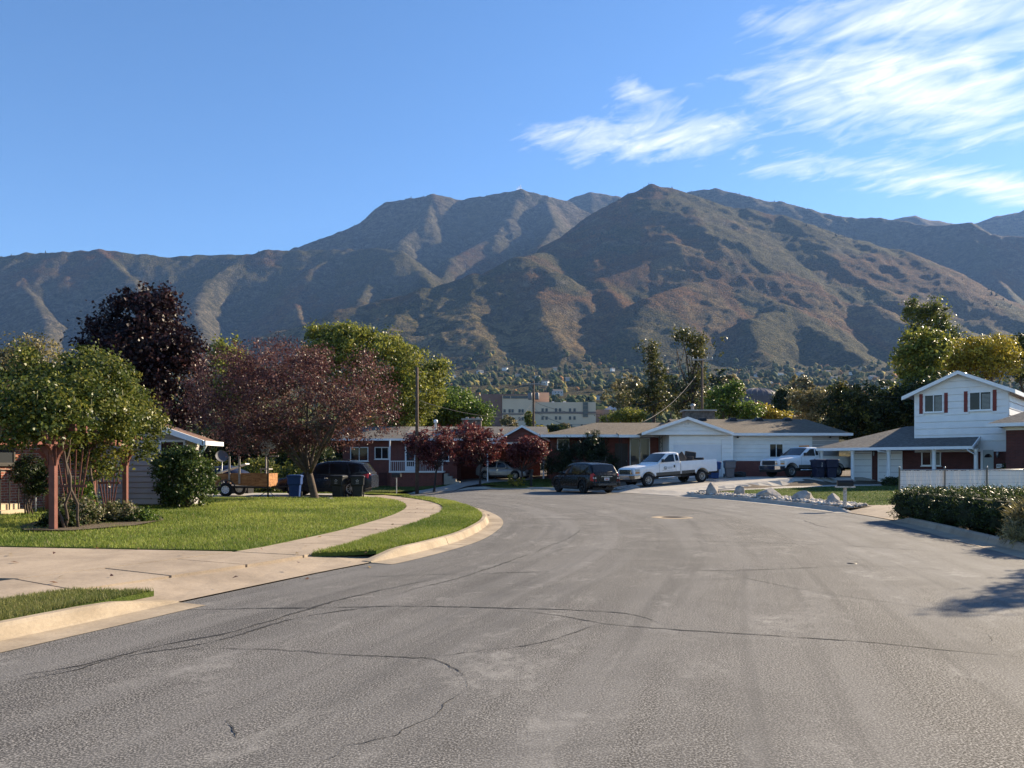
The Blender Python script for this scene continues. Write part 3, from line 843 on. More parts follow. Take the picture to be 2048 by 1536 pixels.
# ---- road wear: sealed and open cracks, iron cover
def crack(pts, w0, jag=0.03, seed=0, z=0.004, mat='crack_tar', n=14):
    r = random.Random(seed)
    P = smooth_line(np.array([(PX(p, CAMZ * F / (q - HY)), CAMZ * F / (q - HY)) for p, q in pts]), n)
    sl_ = np.concatenate([[0], np.cumsum(np.linalg.norm(np.diff(P, axis=0), axis=1))])
    q = np.linspace(0, sl_[-1], max(20, int(sl_[-1] / 0.035)))
    P = np.stack([np.interp(q, sl_, P[:, 0]), np.interp(q, sl_, P[:, 1])], 1)
    T = np.gradient(P, axis=0); T /= np.linalg.norm(T, axis=1)[:, None] + 1e-9
    N = np.stack([-T[:, 1], T[:, 0]], 1)
    z0 = np.zeros_like(q) + seed * 7.7
    off = jag * (2.2 * fbm(q * 1.6, z0, 3, seed) + 1.5 * fbm(q * 9, z0, 3, seed + 3, .7))
    wv = 0.8 * w0 * np.clip(0.62 + 0.7 * fbm(q * 2.3, z0, 3, seed + 9) + 0.5 * fbm(q * 14, z0, 2, seed + 5), 0.12, 1.6) * np.clip(0.15 + 5 * np.minimum(q, q[-1] - q) / q[-1], 0, 1)
    vs = []
    for i in range(len(P)):
        a, b = P[i] + N[i] * (off[i] + wv[i]), P[i] + N[i] * (off[i] - wv[i] * r.uniform(.7, 1.2))
        vs += [(a[0], a[1], z + float(road_z(*a))), (b[0], b[1], z + float(road_z(*b)))]
    fs = [(2 * i, 2 * i + 1, 2 * i + 3, 2 * i + 2) for i in range(len(P) - 1)]
    MB().add(vs, fs).build('crack', MATS[mat], road)
crack([(0, 1358), (170, 1330), (330, 1290), (470, 1262), (600, 1225), (700, 1195), (860, 1160)], .026, .02, 1)
crack([(0, 1368), (130, 1345), (260, 1312), (420, 1285), (600, 1236), (760, 1212)], .020, .02, 2)
crack([(330, 1222), (480, 1218), (640, 1216), (820, 1213), (1000, 1216), (1180, 1222), (1260, 1228), (1320, 1246)], .022, .012, 3)
crack([(330, 1300), (450, 1298), (600, 1301), (700, 1310), (850, 1318), (910, 1340), (940, 1362), (925, 1385)], .010, .02, 4)
crack([(925, 1385), (880, 1420), (855, 1438), (780, 1475), (700, 1500), (640, 1536)], .010, .03, 5)
crack([(850, 1316), (950, 1303), (1080, 1285), (1200, 1248)], .010, .012, 6)
crack([(1010, 1218), (1120, 1232), (1220, 1249), (1330, 1258), (1500, 1268), (1700, 1282), (1900, 1300), (2048, 1315)], .016, .015, 7)
crack([(1440, 1143), (1530, 1165), (1640, 1185), (1760, 1202), (1900, 1220), (2048, 1238)], .009, .015, 8)
crack([(1330, 1128), (1450, 1142), (1700, 1132), (1900, 1140), (2048, 1148)], .010, .01, 9)
crack([(1000, 1145), (1200, 1143), (1420, 1141), (1600, 1137), (1720, 1132)], .010, .01, 10)
crack([(1000, 1050), (1120, 1040), (1250, 1033), (1330, 1030), (1450, 1026)], .022, .01, 11)
crack([(1000, 1056), (1150, 1052), (1300, 1048), (1450, 1049)], .020, .01, 12)
crack([(1000, 1126), (1100, 1123), (1250, 1122), (1400, 1122)], .012, .01, 13)
crack([(1150, 1085), (1350, 1083), (1500, 1085), (1700, 1092), (1900, 1105), (1990, 1108)], .018, .012, 14)
crack([(1605, 1040), (1640, 1052), (1690, 1060)], .030, .03, 15)
crack([(700, 1155), (850, 1150), (1000, 1146), (1100, 1143)], .014, .01, 16)
crack([(780, 1192), (900, 1160), (1000, 1130), (1080, 1100), (1150, 1070), (1165, 1055)], .018, .02, 17)
crack([(450, 1450), (455, 1440), (468, 1460), (470, 1475)], .008, .02, 18)
crack([(1950, 1262), (1985, 1270), (1990, 1290)], .006, .02, 19)

def flat_mat(name, c, rough=0.8): return plain(name, c, rough, 0.25, 14)
mhx, mhy = PX(1344, CAMZ * F / 105), CAMZ * F / 105
mh = empty('manhole_cover', (mhx, mhy, 0.0))
tag(mh, 'round iron manhole cover in a pale concrete collar on the road', 'manhole cover')
MB().lathe([(0.34, 0.002), (0.345, 0.010), (0.60, 0.008), (0.63, 0.002)], n=36).build('collar', MATS['sandy_gutter'], mh)
mb = MB().lathe([(0.0, 0.006), (0.32, 0.006), (0.335, 0.001)], n=30)
for i in range(-3, 4):
    for j in range(-3, 4):
        if i * i + j * j < 10: mb.box(i * .085 - .025, i * .085 + .025, j * .085 - .025, j * .085 + .025, 0.005, 0.013)
mb.build('iron_lid', plain('iron_lid', (0.07, 0.06, 0.05), 0.6, 0.3, 30), mh)
wv = empty('valve_cover', (PX(1704, CAMZ * F / 197), CAMZ * F / 197, 0))
tag(wv, 'small iron water valve lid in the middle of the road', 'valve cover')
MB().lathe([(0.0, 0.008), (0.07, 0.008), (0.075, 0.001)], n=16).build('lid', MATS['iron_lid'], wv)

# fallen leaves on the lawn, walk and gutter
rl_ = np.random.default_rng(77); nL = 420
lx = rl_.uniform(-12, 1.5, nL); ly = rl_.uniform(9, 36, nL)
onroad = inpoly(lx, ly, ROADPOLY); kp = (~onroad) | (pdist(lx, ly, INS) < 0.6) & (rl_.random(nL) < .8)
kp &= fbm(lx * .4, ly * .4, 3, 8) > -.15
lx, ly, onroad = lx[kp], ly[kp], onroad[kp]; nL = len(lx)
lz = np.where(onroad, road_z(lx, ly) + .012, lot_z(lx, ly) + .03)
aa = rl_.random(nL) * 6.28; sz_ = .03 + .03 * rl_.random(nL); ti = rl_.normal(0, .012, (nL, 4))
cc_ = np.stack([np.stack([lx + np.cos(aa + k * 1.571) * sz_ * (1 if k % 2 else .6), ly + np.sin(aa + k * 1.571) * sz_ * (1 if k % 2 else .6), lz + ti[:, k]], 1) for k in range(4)], 1)
lc = np.array([(0.20, 0.10, 0.05), (0.30, 0.20, 0.06), (0.10, 0.05, 0.04)])[rl_.integers(0, 3, nL)]
tag(link('leaf_litter', np_mesh('leaf_litter', cc_.reshape(-1, 3), np.arange(nL * 4).reshape(-1, 4), MATS['leaf'], False, np.repeat(lc, 4, axis=0))), 'fallen dry leaves scattered over lawn, walk and gutter', 'leaves', kind='stuff')
# ------------------------------------------------------------------ plants
PAL = {
    'purple': [(0.010, 0.006, 0.009), (0.022, 0.011, 0.013), (0.060, 0.026, 0.027)],
    'plum': [(0.045, 0.018, 0.021), (0.110, 0.045, 0.043), (0.25, 0.135, 0.105)],  # lightest tone also paints in the whitish-pink glint of the leaves
    'redplum': [(0.050, 0.012, 0.015), (0.125, 0.030, 0.031), (0.29, 0.105, 0.080)],
    'yellowgreen': [(0.070, 0.092, 0.016), (0.190, 0.205, 0.034), (0.38, 0.36, 0.068)],
    'green': [(0.032, 0.064, 0.012), (0.095, 0.155, 0.024), (0.19, 0.25, 0.042)],
    'darkgreen': [(0.014, 0.026, 0.009), (0.035, 0.055, 0.014), (0.080, 0.095, 0.024)],
    'vine': [(0.028, 0.048, 0.010), (0.084, 0.110, 0.020), (0.25, 0.235, 0.048)],
    'yellow': [(0.17, 0.135, 0.018), (0.36, 0.275, 0.030), (0.46, 0.37, 0.06)],
    'gold': [(0.17, 0.15, 0.022), (0.42, 0.345, 0.040), (0.58, 0.46, 0.075)],
    'tan': [(0.085, 0.082, 0.032), (0.20, 0.17, 0.070), (0.38, 0.31, 0.14)],
    'red': [(0.16, 0.03, 0.02), (0.30, 0.06, 0.03), (0.42, 0.14, 0.05)],
    'juniper': [(0.010, 0.020, 0.007), (0.032, 0.052, 0.013), (0.105, 0.125, 0.032)],
    'straw': [(0.09, 0.085, 0.035), (0.20, 0.175, 0.075), (0.36, 0.30, 0.14)],
}
plain('bark', (0.085, 0.062, 0.048), 0.9, 0.35, 9, bump=0.8, bscale=26)
plain('bark_dark', (0.045, 0.034, 0.030), 0.9, 0.35, 9, bump=0.8, bscale=26)
plain('bark_pale', (0.21, 0.175, 0.14), 0.9, 0.3, 12, bump=0.7, bscale=30)

def clumps(blobs, n, r, shell=0.42, gap=0.2, boxy=0.0):
    """clump centres spread through a union of ellipsoids"""
    W = np.array([b[3] * b[4] * b[5] for b in blobs]) ** 0.8
    W = W * np.array([b[6] if len(b) > 6 else 1.0 for b in blobs]); W /= W.sum()
    k = r.choice(len(blobs), n, p=W)
    B = np.array([b[:6] for b in blobs])[k]
    d = r.normal(0, 1, (n, 3)); d /= np.linalg.norm(d, axis=1)[:, None]
    if boxy: d = d / np.abs(d).max(1)[:, None] ** boxy
    rad = shell + (1.02 - shell) * r.random(n) ** 0.55
    C = B[:, :3] + d * B[:, 3:6] * rad[:, None]
    sc = 1.0 / (0.55 * float(np.mean(B[:, 3])) + 1e-6)       # open gaps so the crown breaks into boughs
    g = fbm((C[:, 0] + .35 * C[:, 1]) * sc, C[:, 2] * sc * 1.2, 3, int(r.integers(1, 999))) + .5 * fbm(C[:, 1] * sc, C[:, 2] * sc, 2, 5)
    keep = g > np.quantile(g, gap)
    return C[keep], d[keep]

def leaf_cloud(C, D, per, cr, ln, wd, pal, r, flat=0.75, needle=False, outward=0.5, jit=0.32, bias=None):
    n = len(C) * per
    cid = np.repeat(np.arange(len(C)), per)
    size = cr * (0.45 + 0.75 * r.random(len(C)))[cid]
    o = r.normal(0, 1, (n, 3)) * np.stack([size * .55, size * .55, size * .55 * flat], 1)
    P = C[cid] + o
    nrm = r.normal(0, 1, (n, 3)) + outward * D[cid] * 1.5 + np.array([0, 0, outward * 0.8])
    nrm /= np.linalg.norm(nrm, axis=1)[:, None]
    if needle:
        ax = r.normal(0, 0.55, (n, 3)) + D[cid] * 0.8 + np.array([0, 0, 0.55])
    else:
        ax = r.normal(0, 1, (n, 3)) + np.array([0, 0, -0.5])
    ax -= nrm * (ax * nrm).sum(1)[:, None]; ax /= np.linalg.norm(ax, axis=1)[:, None] + 1e-9
    sd = np.cross(nrm, ax)
    L = ln * (0.65 + 0.7 * r.random(n))[:, None]; Wd = wd * (0.65 + 0.7 * r.random(n))[:, None]
    a = P - ax * L * .5; b = P + sd * Wd * .5 - ax * L * .05; c = P + ax * L * .5; d = P - sd * Wd * .5 - ax * L * .05
    bend = nrm * Wd * 0.18
    V = np.stack([a, b + bend, c, d + bend], 1).reshape(-1, 3)
    pal = np.array(pal)
    ct = np.clip(r.beta(1.6, 1.9, len(C)) + (bias if bias is not None else 0), 0, 1)[cid] + r.normal(0, 0.17, n)
    ct = np.clip(ct, 0, 1)[:, None]
    col = np.where(ct < .5, pal[0] + (pal[1] - pal[0]) * ct * 2, pal[1] + (pal[2] - pal[1]) * (ct * 2 - 1))
    col = col * (1 + jit * (r.random((n, 1)) - 0.5) * 2)
    return V, np.repeat(col, 4, axis=0)

def crown(name, parent, blobs, nc, per, cr, ln, wd, pal, seed, shell=0.42, mat='leaf', loc=None, gap=0.2, boxy=0.0, **kw):
    r = np.random.default_rng(seed)
    C, D = clumps(blobs, int(nc / (1 - gap)), r, shell, gap, boxy)
    bias = None
    V, col = leaf_cloud(C, D, per, cr, ln, wd, PAL[pal] if isinstance(pal, str) else pal, r, **kw)
    if loc is not None: V = V - np.array(loc)
    me = np_mesh(name, V, np.arange(len(V)).reshape(-1, 4), MATS[mat], False, col)
    o = link(name, me, parent)
    return o, C

def limb(mb, a, b, r0, r1, rnd, sag=0.12, n=7, k=7):
    a, b = Vector(a), Vector(b); L = (b - a).length
    m = (a + b) / 2 + Vector((rnd.uniform(-1, 1), rnd.uniform(-1, 1), rnd.uniform(0.1, 1))) * L * sag
    pts, rad = [], []
    for i in range(n):
        t = i / (n - 1)
        p = a * (1 - t) ** 2 + m * 2 * t * (1 - t) + b * t * t
        p += Vector((rnd.uniform(-1, 1), rnd.uniform(-1, 1), rnd.uniform(-1, 1))) * L * 0.015 * (0 < i < n - 1)
        pts.append(p); rad.append(r0 + (r1 - r0) * t ** 0.8)
    mb.tube(pts, rad, k)
    return pts

def pxblob(px, py, rx, ry, Y, ry_depth=None, w=1.0):
    """ellipsoid from photo measures at distance Y"""
    s = Y / F
    return (PX(px, Y), Y, PZ(py, Y), rx * s, (ry_depth if ry_depth is not None else rx * s * 0.9), ry * s, w)

def tree(name, label, base, blobs, pal, nc, per, cr, ln, wd, seed, trunk=(0.25, 0.5), fork=None, limbs=10, bark='bark', group=None, shell=0.42, cat='tree', twigs=0, **kw):
    x, y = base; z = gz(x, y) - 0.05 if y < 112 else float(far_height(np.array([x]), np.array([y]))[0][0])
    if len(base) > 2: z = base[2]
    o = tag(empty(name, (x, y, z)), label, cat, group)
    rnd = random.Random(seed)
    cr_o, C = crown('crown', o, blobs, nc, per, cr, ln, wd, pal, seed, shell, loc=(x, y, z), **kw)
    if limbs:
        top = max(b[2] for b in blobs)
        f = Vector(fork) if fork else Vector((x + rnd.uniform(-.2, .2), y, z + (top - z) * trunk[1]))
        mb = MB()
        bz = Vector((x, y, z - 0.15))
        mid = (bz + f) / 2 + Vector((rnd.uniform(-.1, .1), rnd.uniform(-.1, .1), 0)) * (f - bz).length
        tp = []
        for i in range(8):
            t_ = i / 7; tp.append(bz * (1 - t_) ** 2 + mid * 2 * t_ * (1 - t_) + f * t_ * t_)
        rr = [trunk[0] * (1.45 if i == 0 else 1.12 if i == 1 else 1.0 - 0.03 * i) for i in range(8)]
        mb.tube(tp, rr, 10)
        idxs = list(range(len(C))); rnd.shuffle(idxs)
        for i in idxs[:limbs]:
            c = Vector(C[i]); tgt = f.lerp(c, 0.92)
            p = limb(mb, f - Vector((0, 0, 0.1)), tgt, trunk[0] * rnd.uniform(.35, .6), 0.02, rnd)
            for _ in range(2 + twigs):
                j = rnd.choice(idxs); q = Vector(C[j])
                s = p[rnd.randint(2, 5)]
                if (q - s).length < 0.75 * (c - f).length + 0.6: limb(mb, s, q, trunk[0] * .16, 0.008, rnd, n=5, k=5)
        mb.v = [(a - x, b - y, c - z) for a, b, c in mb.v]
        mb.build('trunk', MATS[bark], o)
    return o

# --- the spreading plum on the front lawn
PB = [pxblob(600, 790, 150, 95, 31, 3.6, 1.3), pxblob(480, 790, 105, 85, 31, 2.6), pxblob(700, 790, 100, 90, 31, 2.6), pxblob(430, 845, 62, 52, 31, 2.0, 1.0), pxblob(560, 730, 110, 50, 31, 2.4),
      pxblob(680, 735, 85, 50, 31, 2.2), pxblob(745, 845, 60, 50, 31, 1.8, .8), pxblob(640, 872, 95, 38, 31, 2.2, .9), pxblob(505, 878, 90, 38, 31, 2.4, .9), pxblob(560, 860, 120, 40, 30, 2.2, .8), pxblob(460, 735, 66, 48, 31, 1.6, 1.0), pxblob(420, 780, 45, 50, 31, 1.6, .9)]
plum = tree('plum_tree', 'broad purple plum tree with forked leaning trunk on the sunny lawn', (PX(632, 31.2), 31.2), PB, 'plum', 1600, 27, 0.34, 0.10, 0.052, 101,
            trunk=(0.17, 0.3), fork=(PX(618, 31.2), 31.2, PZ(945, 31.2)), limbs=13, bark='bark', twigs=9, shell=0.25)
# --- dark maple behind
MBL = [pxblob(285, 700, 95, 95, 42, 3.2, 1.2), pxblob(290, 625, 60, 50, 42, 1.8), pxblob(225, 740, 70, 90, 42, 2.4), pxblob(350, 760, 60, 90, 42, 2.4), pxblob(320, 650, 55, 50, 42, 1.6, .8), pxblob(280, 820, 120, 75, 42, 3.0), pxblob(195, 690, 40, 40, 42, 1.4, .6),
       pxblob(370, 700, 35, 50, 42, 1.4, .7), pxblob(330, 592, 14, 18, 42, .5, 2.5), pxblob(255, 598, 16, 14, 42, .5, 2)]
tree('maple_tree', 'tall dark purple maple rising behind the arbor', (PX(285, 42), 42), MBL, 'purple', 1100, 36, 0.62, 0.20, 0.15, 102, trunk=(0.32, 0.35), limbs=12, bark='bark_dark')
# --- trees behind the brick house
YG = [pxblob(650, 705, 40, 55, 66, 3, 1), pxblob(705, 715, 55, 60, 66, 4, 1), pxblob(770, 730, 60, 65, 66, 4, 1.2), pxblob(830, 770, 50, 75, 66, 4, 1.2), pxblob(870, 765, 20, 55, 66, 2, .8), pxblob(780, 820, 80, 50, 66, 4, .8), pxblob(690, 665, 14, 18, 66, 1, 2), pxblob(655, 668, 12, 16, 66, 1, 2), pxblob(720, 668, 12, 16, 66, 1, 2), pxblob(885, 735, 8, 25, 66, 1, 2)] + [pxblob(630 + 17 * k, 668 + (0 if k < 7 else (k - 6) * 9) + 6 * (k % 3), 7, 22, 66 + (k % 3 - 1), .4, 1.6) for k in range(15)]
tree('poplar_tree', 'tall yellow-green tree with ragged top behind the brick house', (PX(780, 66), 66), YG, 'yellowgreen', 1250, 30, 0.62, 0.26, 0.15, 103, trunk=(0.35, 0.3), limbs=14)
tree('elm_tree', 'yellow-green tree tip showing above the plum crown', (PX(455, 60), 60), [pxblob(455, 700, 26, 30, 60, 1.4), pxblob(450, 760, 50, 60, 60, 2.4)], 'yellowgreen', 220, 26, 0.7, 0.26, 0.18, 104, trunk=(0.25, 0.4), limbs=6)
tree('ash_tree', 'bright green rounded tree behind the brick house chimney', (PX(920, 76), 76), [pxblob(905, 818, 48, 40, 76, 3), pxblob(955, 832, 30, 26, 76, 2.4), pxblob(865, 830, 35, 30, 76, 2)], 'green', 420, 30, 0.8, 0.26, 0.17, 105, trunk=(0.25, 0.4), limbs=8)
tree('willow_tree', 'pale tan-green willow at the edge behind the arbor', (PX(40, 50), 50), [pxblob(75, 715, 45, 40, 50, 2), pxblob(25, 745, 45, 45, 50, 2.4), pxblob(85, 760, 60, 50, 50, 2.4), pxblob(-30, 760, 50, 60, 50, 2.4)], 'tan', 420, 34, 0.6, 0.2, 0.11, 106, trunk=(0.3, 0.35), limbs=10)
for k, (px, Y, py, rx, ry, pal, lab) in enumerate([(400, 54, 905, 40, 45, 'darkgreen', 'dark leafy tree in the yard right of the sided gable'), (470, 56, 900, 45, 50, 'darkgreen', 'dark leafy tree in the yard behind the trailer'), (545, 57, 905, 45, 45, 'vine', 'olive leafy tree in the yard behind the hoop pole'), (615, 55, 910, 45, 40, 'darkgreen', 'dark leafy tree in the yard behind the wagon'), (670, 70, 880, 45, 40, 'darkgreen', 'dark tree close to the left end of the brick house')]):
    tree('yard_tree', lab, (PX(px, Y), Y), [pxblob(px, py, rx, ry, Y, 1.5), pxblob(px + 20, py + 25, rx, ry * .7, Y, 1.3), pxblob(px - 20, py + 30, rx, ry * .7, Y, 1.3)], pal, 260, 26, .55, .24, .15, 170 + k, trunk=(.16, .4), limbs=6, group='leafy trees in the neighbour yard')
# --- three small plums in front of the brick house
for k, (px, Y, bl, lab) in enumerate([
        (868, 51.2, [(866, 897, 46, 37), (832, 888, 30, 26), (886, 876, 24, 25)], 'small dark red plum tree nearest the utility pole'),
        (960, 53.6, [(952, 892, 50, 42), (936, 866, 30, 24), (986, 884, 28, 30), (922, 906, 26, 26)], 'widest dark red plum tree beside the brick house driveway'),
        (1044, 51.0, [(1054, 896, 32, 28), (1036, 910, 20, 20), (1074, 902, 20, 22)], 'small dark red plum tree beside the black curbside mailbox')]):
    tree('ornamental_plum', lab, (PX(px, Y), Y), [pxblob(a, b, c, d, Y, c * Y / F * .9) for a, b, c, d in bl], 'redplum', 300, 26, 0.30, 0.145, 0.085, 110 + k, trunk=(0.075, 0.42), limbs=14, bark='bark_dark', group='three red plum trees along the brick house frontage', shell=0.3)
# --- right-hand group
tree('lombardy_poplar', 'dark columnar poplar with twin tops behind the two-storey house', (PX(1850, 72), 72), [pxblob(1828, 640, 17, 44, 72, .9), pxblob(1868, 640, 24, 47, 72, 1.1), pxblob(1850, 720, 40, 70, 72, 1.8), pxblob(1905, 665, 18, 22, 72, 1.0, .7)], [(0.035, 0.055, 0.014), (0.10, 0.12, 0.028), (0.26, 0.27, 0.06)], 520, 30, 0.5, 0.24, 0.14, 120, trunk=(0.3, 0.4), limbs=8, needle=True)
tree('cottonwood_tree', 'yellow-green cottonwood standing before the dark poplar', (PX(1840, 62), 62), [pxblob(1838, 715, 42, 55, 62, 2), pxblob(1870, 690, 22, 25, 62, 1), pxblob(1840, 790, 45, 45, 62, 2)], 'yellowgreen', 420, 30, 0.6, 0.24, 0.17, 121, trunk=(0.3, 0.4), limbs=8)
tree('honey_locust', 'golden yellow spreading tree over the two-storey roof', (PX(1960, 66), 66), [pxblob(1930, 705, 45, 28, 66, 2), pxblob(1985, 705, 50, 32, 66, 2.4), pxblob(1895, 725, 30, 20, 66, 1.4), pxblob(1970, 735, 70, 25, 66, 2.4)], 'gold', 520, 30, 0.55, 0.22, 0.13, 122, trunk=(0.3, 0.45), limbs=14)
tree('oak_tree', 'dark leafy tree at the edge beyond the two-storey roof', (PX(2070, 70), 70), [pxblob(2060, 715, 45, 50, 70, 2.4), pxblob(2110, 700, 40, 50, 70, 2.4)], 'darkgreen', 300, 26, 0.7, 0.25, 0.18, 123, trunk=(0.3, 0.4), limbs=8)
tree('box_elder', 'dense dark green tree with yellow tips behind the carport roof', (PX(1735, 60), 60), [pxblob(1700, 810, 55, 42, 60, 2.2), pxblob(1765, 825, 60, 45, 60, 2.4), pxblob(1690, 780, 22, 18, 60, 1, 1.4), pxblob(1740, 850, 90, 35, 60, 2.6), pxblob(1800, 810, 30, 45, 60, 1.6)], [PAL['darkgreen'][0], (0.055, 0.062, 0.014), (0.22, 0.18, 0.035)], 620, 30, 0.55, 0.22, 0.15, 124, trunk=(0.3, 0.4), limbs=8)
tree('box_elder', 'dark shaded tree just left of the two-storey gable', (PX(1850, 58), 58), [pxblob(1860, 800, 55, 45, 58, 2.2), pxblob(1905, 780, 60, 35, 58, 2.2)], 'darkgreen', 260, 26, 0.6, 0.22, 0.16, 125, trunk=(0.25, 0.4), limbs=6)
# --- thin tall trees behind the ranch house
tree('siberian_elm', 'tall sparse tree with bare side branches left of the crossarm pole', (PX(1310, 88), 88), [pxblob(1305, 700, 12, 24, 88, .8, 1.6), pxblob(1312, 745, 22, 34, 88, 1.4), pxblob(1318, 800, 42, 40, 88, 2.2), pxblob(1265, 790, 45, 20, 88, 1.8, .5), pxblob(1285, 700, 16, 26, 88, 1.2, .2)], [(0.03, 0.04, 0.012), (0.075, 0.085, 0.024), (0.20, 0.18, 0.05)], 240, 22, 0.6, 0.28, 0.17, 130, trunk=(0.25, 0.55), limbs=18, bark='bark', twigs=3, shell=0.1)
tree('siberian_elm', 'tall open tree rising behind the crossarm pole', (PX(1385, 84), 84), [pxblob(1365, 672, 22, 16, 84, 1.2, 1.8), pxblob(1392, 690, 22, 28, 84, 1.4, 1.4), pxblob(1400, 745, 20, 30, 84, 1.4), pxblob(1380, 800, 40, 42, 84, 2), pxblob(1435, 690, 26, 30, 84, 1.6, .1)], [(0.03, 0.04, 0.012), (0.075, 0.085, 0.024), (0.20, 0.18, 0.05)], 240, 22, 0.6, 0.28, 0.17, 131, trunk=(0.28, 0.55), limbs=20, bark='bark', twigs=3, shell=0.1)
tree('apple_tree', 'rounded green tree right of the ranch house chimney', (PX(1450, 78), 78), [pxblob(1445, 805, 36, 32, 78, 1.8), pxblob(1485, 822, 36, 20, 78, 1.6), pxblob(1470, 780, 16, 14, 78, .9)], 'green', 260, 28, 0.6, 0.24, 0.16, 132, trunk=(0.2, 0.4), limbs=6)
tree('maple_tree', 'small golden maple peeking over the ranch house ridge', (PX(1530, 92), 92), [pxblob(1505, 828, 16, 12, 92, 1), pxblob(1528, 826, 20, 14, 92, 1.2), pxblob(1560, 832, 24, 9, 92, 1.2)], 'yellow', 170, 24, 0.5, 0.26, 0.18, 133, trunk=(0.18, 0.4), limbs=4)
tree('maple_tree', 'tiny red maple behind the golden one', (PX(1510, 110), 110), [pxblob(1510, 814, 12, 7, 110, 1)], 'red', 40, 24, 0.5, 0.3, 0.2, 134, trunk=(0.15, 0.4), limbs=3)
tree('blue_spruce', 'dark rounded evergreen beside the domed arena', (PX(1568, 130), 130), [pxblob(1568, 805, 22, 26, 130, 2), pxblob(1566, 790, 12, 14, 130, 1)], 'darkgreen', 160, 24, 0.7, 0.45, 0.2, 135, trunk=(0.25, 0.4), limbs=3, needle=True)
tree('locust_tree', 'yellow-green low tree over the ranch house left roof', (PX(1255, 82), 82), [pxblob(1258, 833, 32, 14, 82, 1.6), pxblob(1225, 838, 24, 8, 82, 1.4)], 'yellowgreen', 170, 26, 0.5, 0.24, 0.16, 136, trunk=(0.2, 0.4), limbs=4)
tree('hackberry_tree', 'olive tree beyond the carport with orange leaves low down', (PX(1640, 100), 100), [pxblob(1640, 800, 30, 22, 100, 2), pxblob(1620, 825, 30, 16, 100, 1.8), pxblob(1600, 800, 20, 24, 100, 1.6)], 'tan', 220, 26, 0.7, 0.3, 0.2, 137, trunk=(0.2, 0.4), limbs=5)
# --- middle-distance trees round the hospital and below the hill, each one its own
mid = [(905, 790, 16, 20, 190, 'green'), (1015, 846, 16, 14, 140, 'tan'), (1058, 838, 9, 16, 150, 'yellowgreen'), (1082, 858, 10, 7, 130, 'gold'), (1110, 856, 16, 9, 180, 'darkgreen'), (1128, 856, 14, 8, 210, 'tan'), (1235, 790, 34, 26, 240, 'tan'), (1255, 770, 24, 20, 260, 'tan'), (1465, 770, 20, 20, 240, 'tan'),
       (1600, 770, 22, 20, 280, 'tan'), (1660, 790, 18, 20, 260, 'yellowgreen'), (1440, 760, 22, 22, 300, 'darkgreen'), (1340, 770, 26, 20, 330, 'darkgreen'), (1285, 800, 26, 18, 210, 'darkgreen'), (1770, 780, 30, 24, 230, 'darkgreen'), (1810, 800, 22, 20, 160, 'tan')]
names = {'green': 'green', 'tan': 'olive tan', 'yellowgreen': 'yellow-green', 'gold': 'golden', 'darkgreen': 'dark green'}
where = ['at the foot of the hill left of the hospital', 'in front of the hospital brown block', 'beside the hospital pole', 'at the brick gable peak', 'below the hospital windows', 'below the hospital middle windows', 'beside the low blue-roofed block', 'above the low blue-roofed block',
         'left of the domed arena', 'right of the domed arena', 'behind the carport trees', 'behind the crossarm pole', 'between the two tall thin trees', 'left of the tall thin trees', 'left of the yellow cottonwood', 'just left of the cottonwood foot']
for k, (px, py, rx, ry, Y, pal) in enumerate(mid):
    tree('distant_tree', f'distant {names[pal]} tree {where[k]}', (PX(px, Y), Y), [pxblob(px, py, rx, ry, Y), pxblob(px + rx * .5, py + ry * .5, rx * .8, ry * .8, Y)], pal, 90, 22, rx * .2 * Y / F, 0.0032 * Y, 0.0022 * Y, 140 + k, trunk=(0.3, 0.4), limbs=3, group='scattered trees in the middle distance')

# --- far woods below the mountain and the houses among them
def far_z(x, y): return far_height(np.asarray(x, float), np.asarray(y, float))[0]
bm = bmesh.new(); bmesh.ops.create_icosphere(bm, subdivisions=1, radius=1.0)
iv = np.array([v.co[:] for v in bm.verts]); ifc = np.array([[v.index for v in f.verts] for f in bm.faces]); bm.free()
NW = 9000
uw = rng.uniform(-260, 2300, NW); Yw = 330 * (2480 / 330) ** (rng.random(NW) ** 0.75)
keep = ~((uw > 930) & (uw < 1290) & (Yw < 560)) & ~((uw > 1450) & (uw < 1575) & (Yw < 900))
dn = fbm(uw / 60, np.log(Yw) * 9, 3, 91); keep &= dn > -0.45
uw, Yw = uw[keep], Yw[keep]; Xw = (uw - CX) / F * Yw; Zw = far_z(Xw, Yw)
n = len(uw); sz = rng.uniform(3.0, 6.4, n) * (1 + 0.35 * (Yw > 1400)); hs_ = rng.uniform(0.8, 1.35, n)
ROT = rng.random(n) * 6.28
V = iv[None] * (1 + 0.42 * rng.normal(0, 1, (n, len(iv), 1)).clip(-1.3, 1.3) * 0.7)
cs, sn = np.cos(ROT)[:, None], np.sin(ROT)[:, None]
V = np.stack([V[..., 0] * cs - V[..., 1] * sn, V[..., 0] * sn + V[..., 1] * cs, V[..., 2] * hs_[:, None]], -1) * sz[:, None, None]
V += np.stack([Xw, Yw, Zw + sz * 0.75], 1)[:, None]
pick = rng.random(n); pc = np.array([(0.032, 0.046, 0.018), (0.060, 0.072, 0.026), (0.125, 0.115, 0.042), (0.24, 0.19, 0.055), (0.28, 0.14, 0.05)])
ci = np.digitize(pick, [0.36, 0.68, 0.88, 0.97])
colw = pc[ci][:, None] * (0.75 + 0.5 * rng.random((n, len(iv), 1)))
t = NT('far_leaf'); t.color(t.attr('tint')); t.rough(.95); t.b.inputs['Specular IOR Level'].default_value = .05; plain_far = t.m
me = np_mesh('woodland', V.reshape(-1, 3), (ifc[None] + (np.arange(n) * len(iv))[:, None, None]).reshape(-1, 3), plain_far, False, np.broadcast_to(colw, V.shape).reshape(-1, 3))
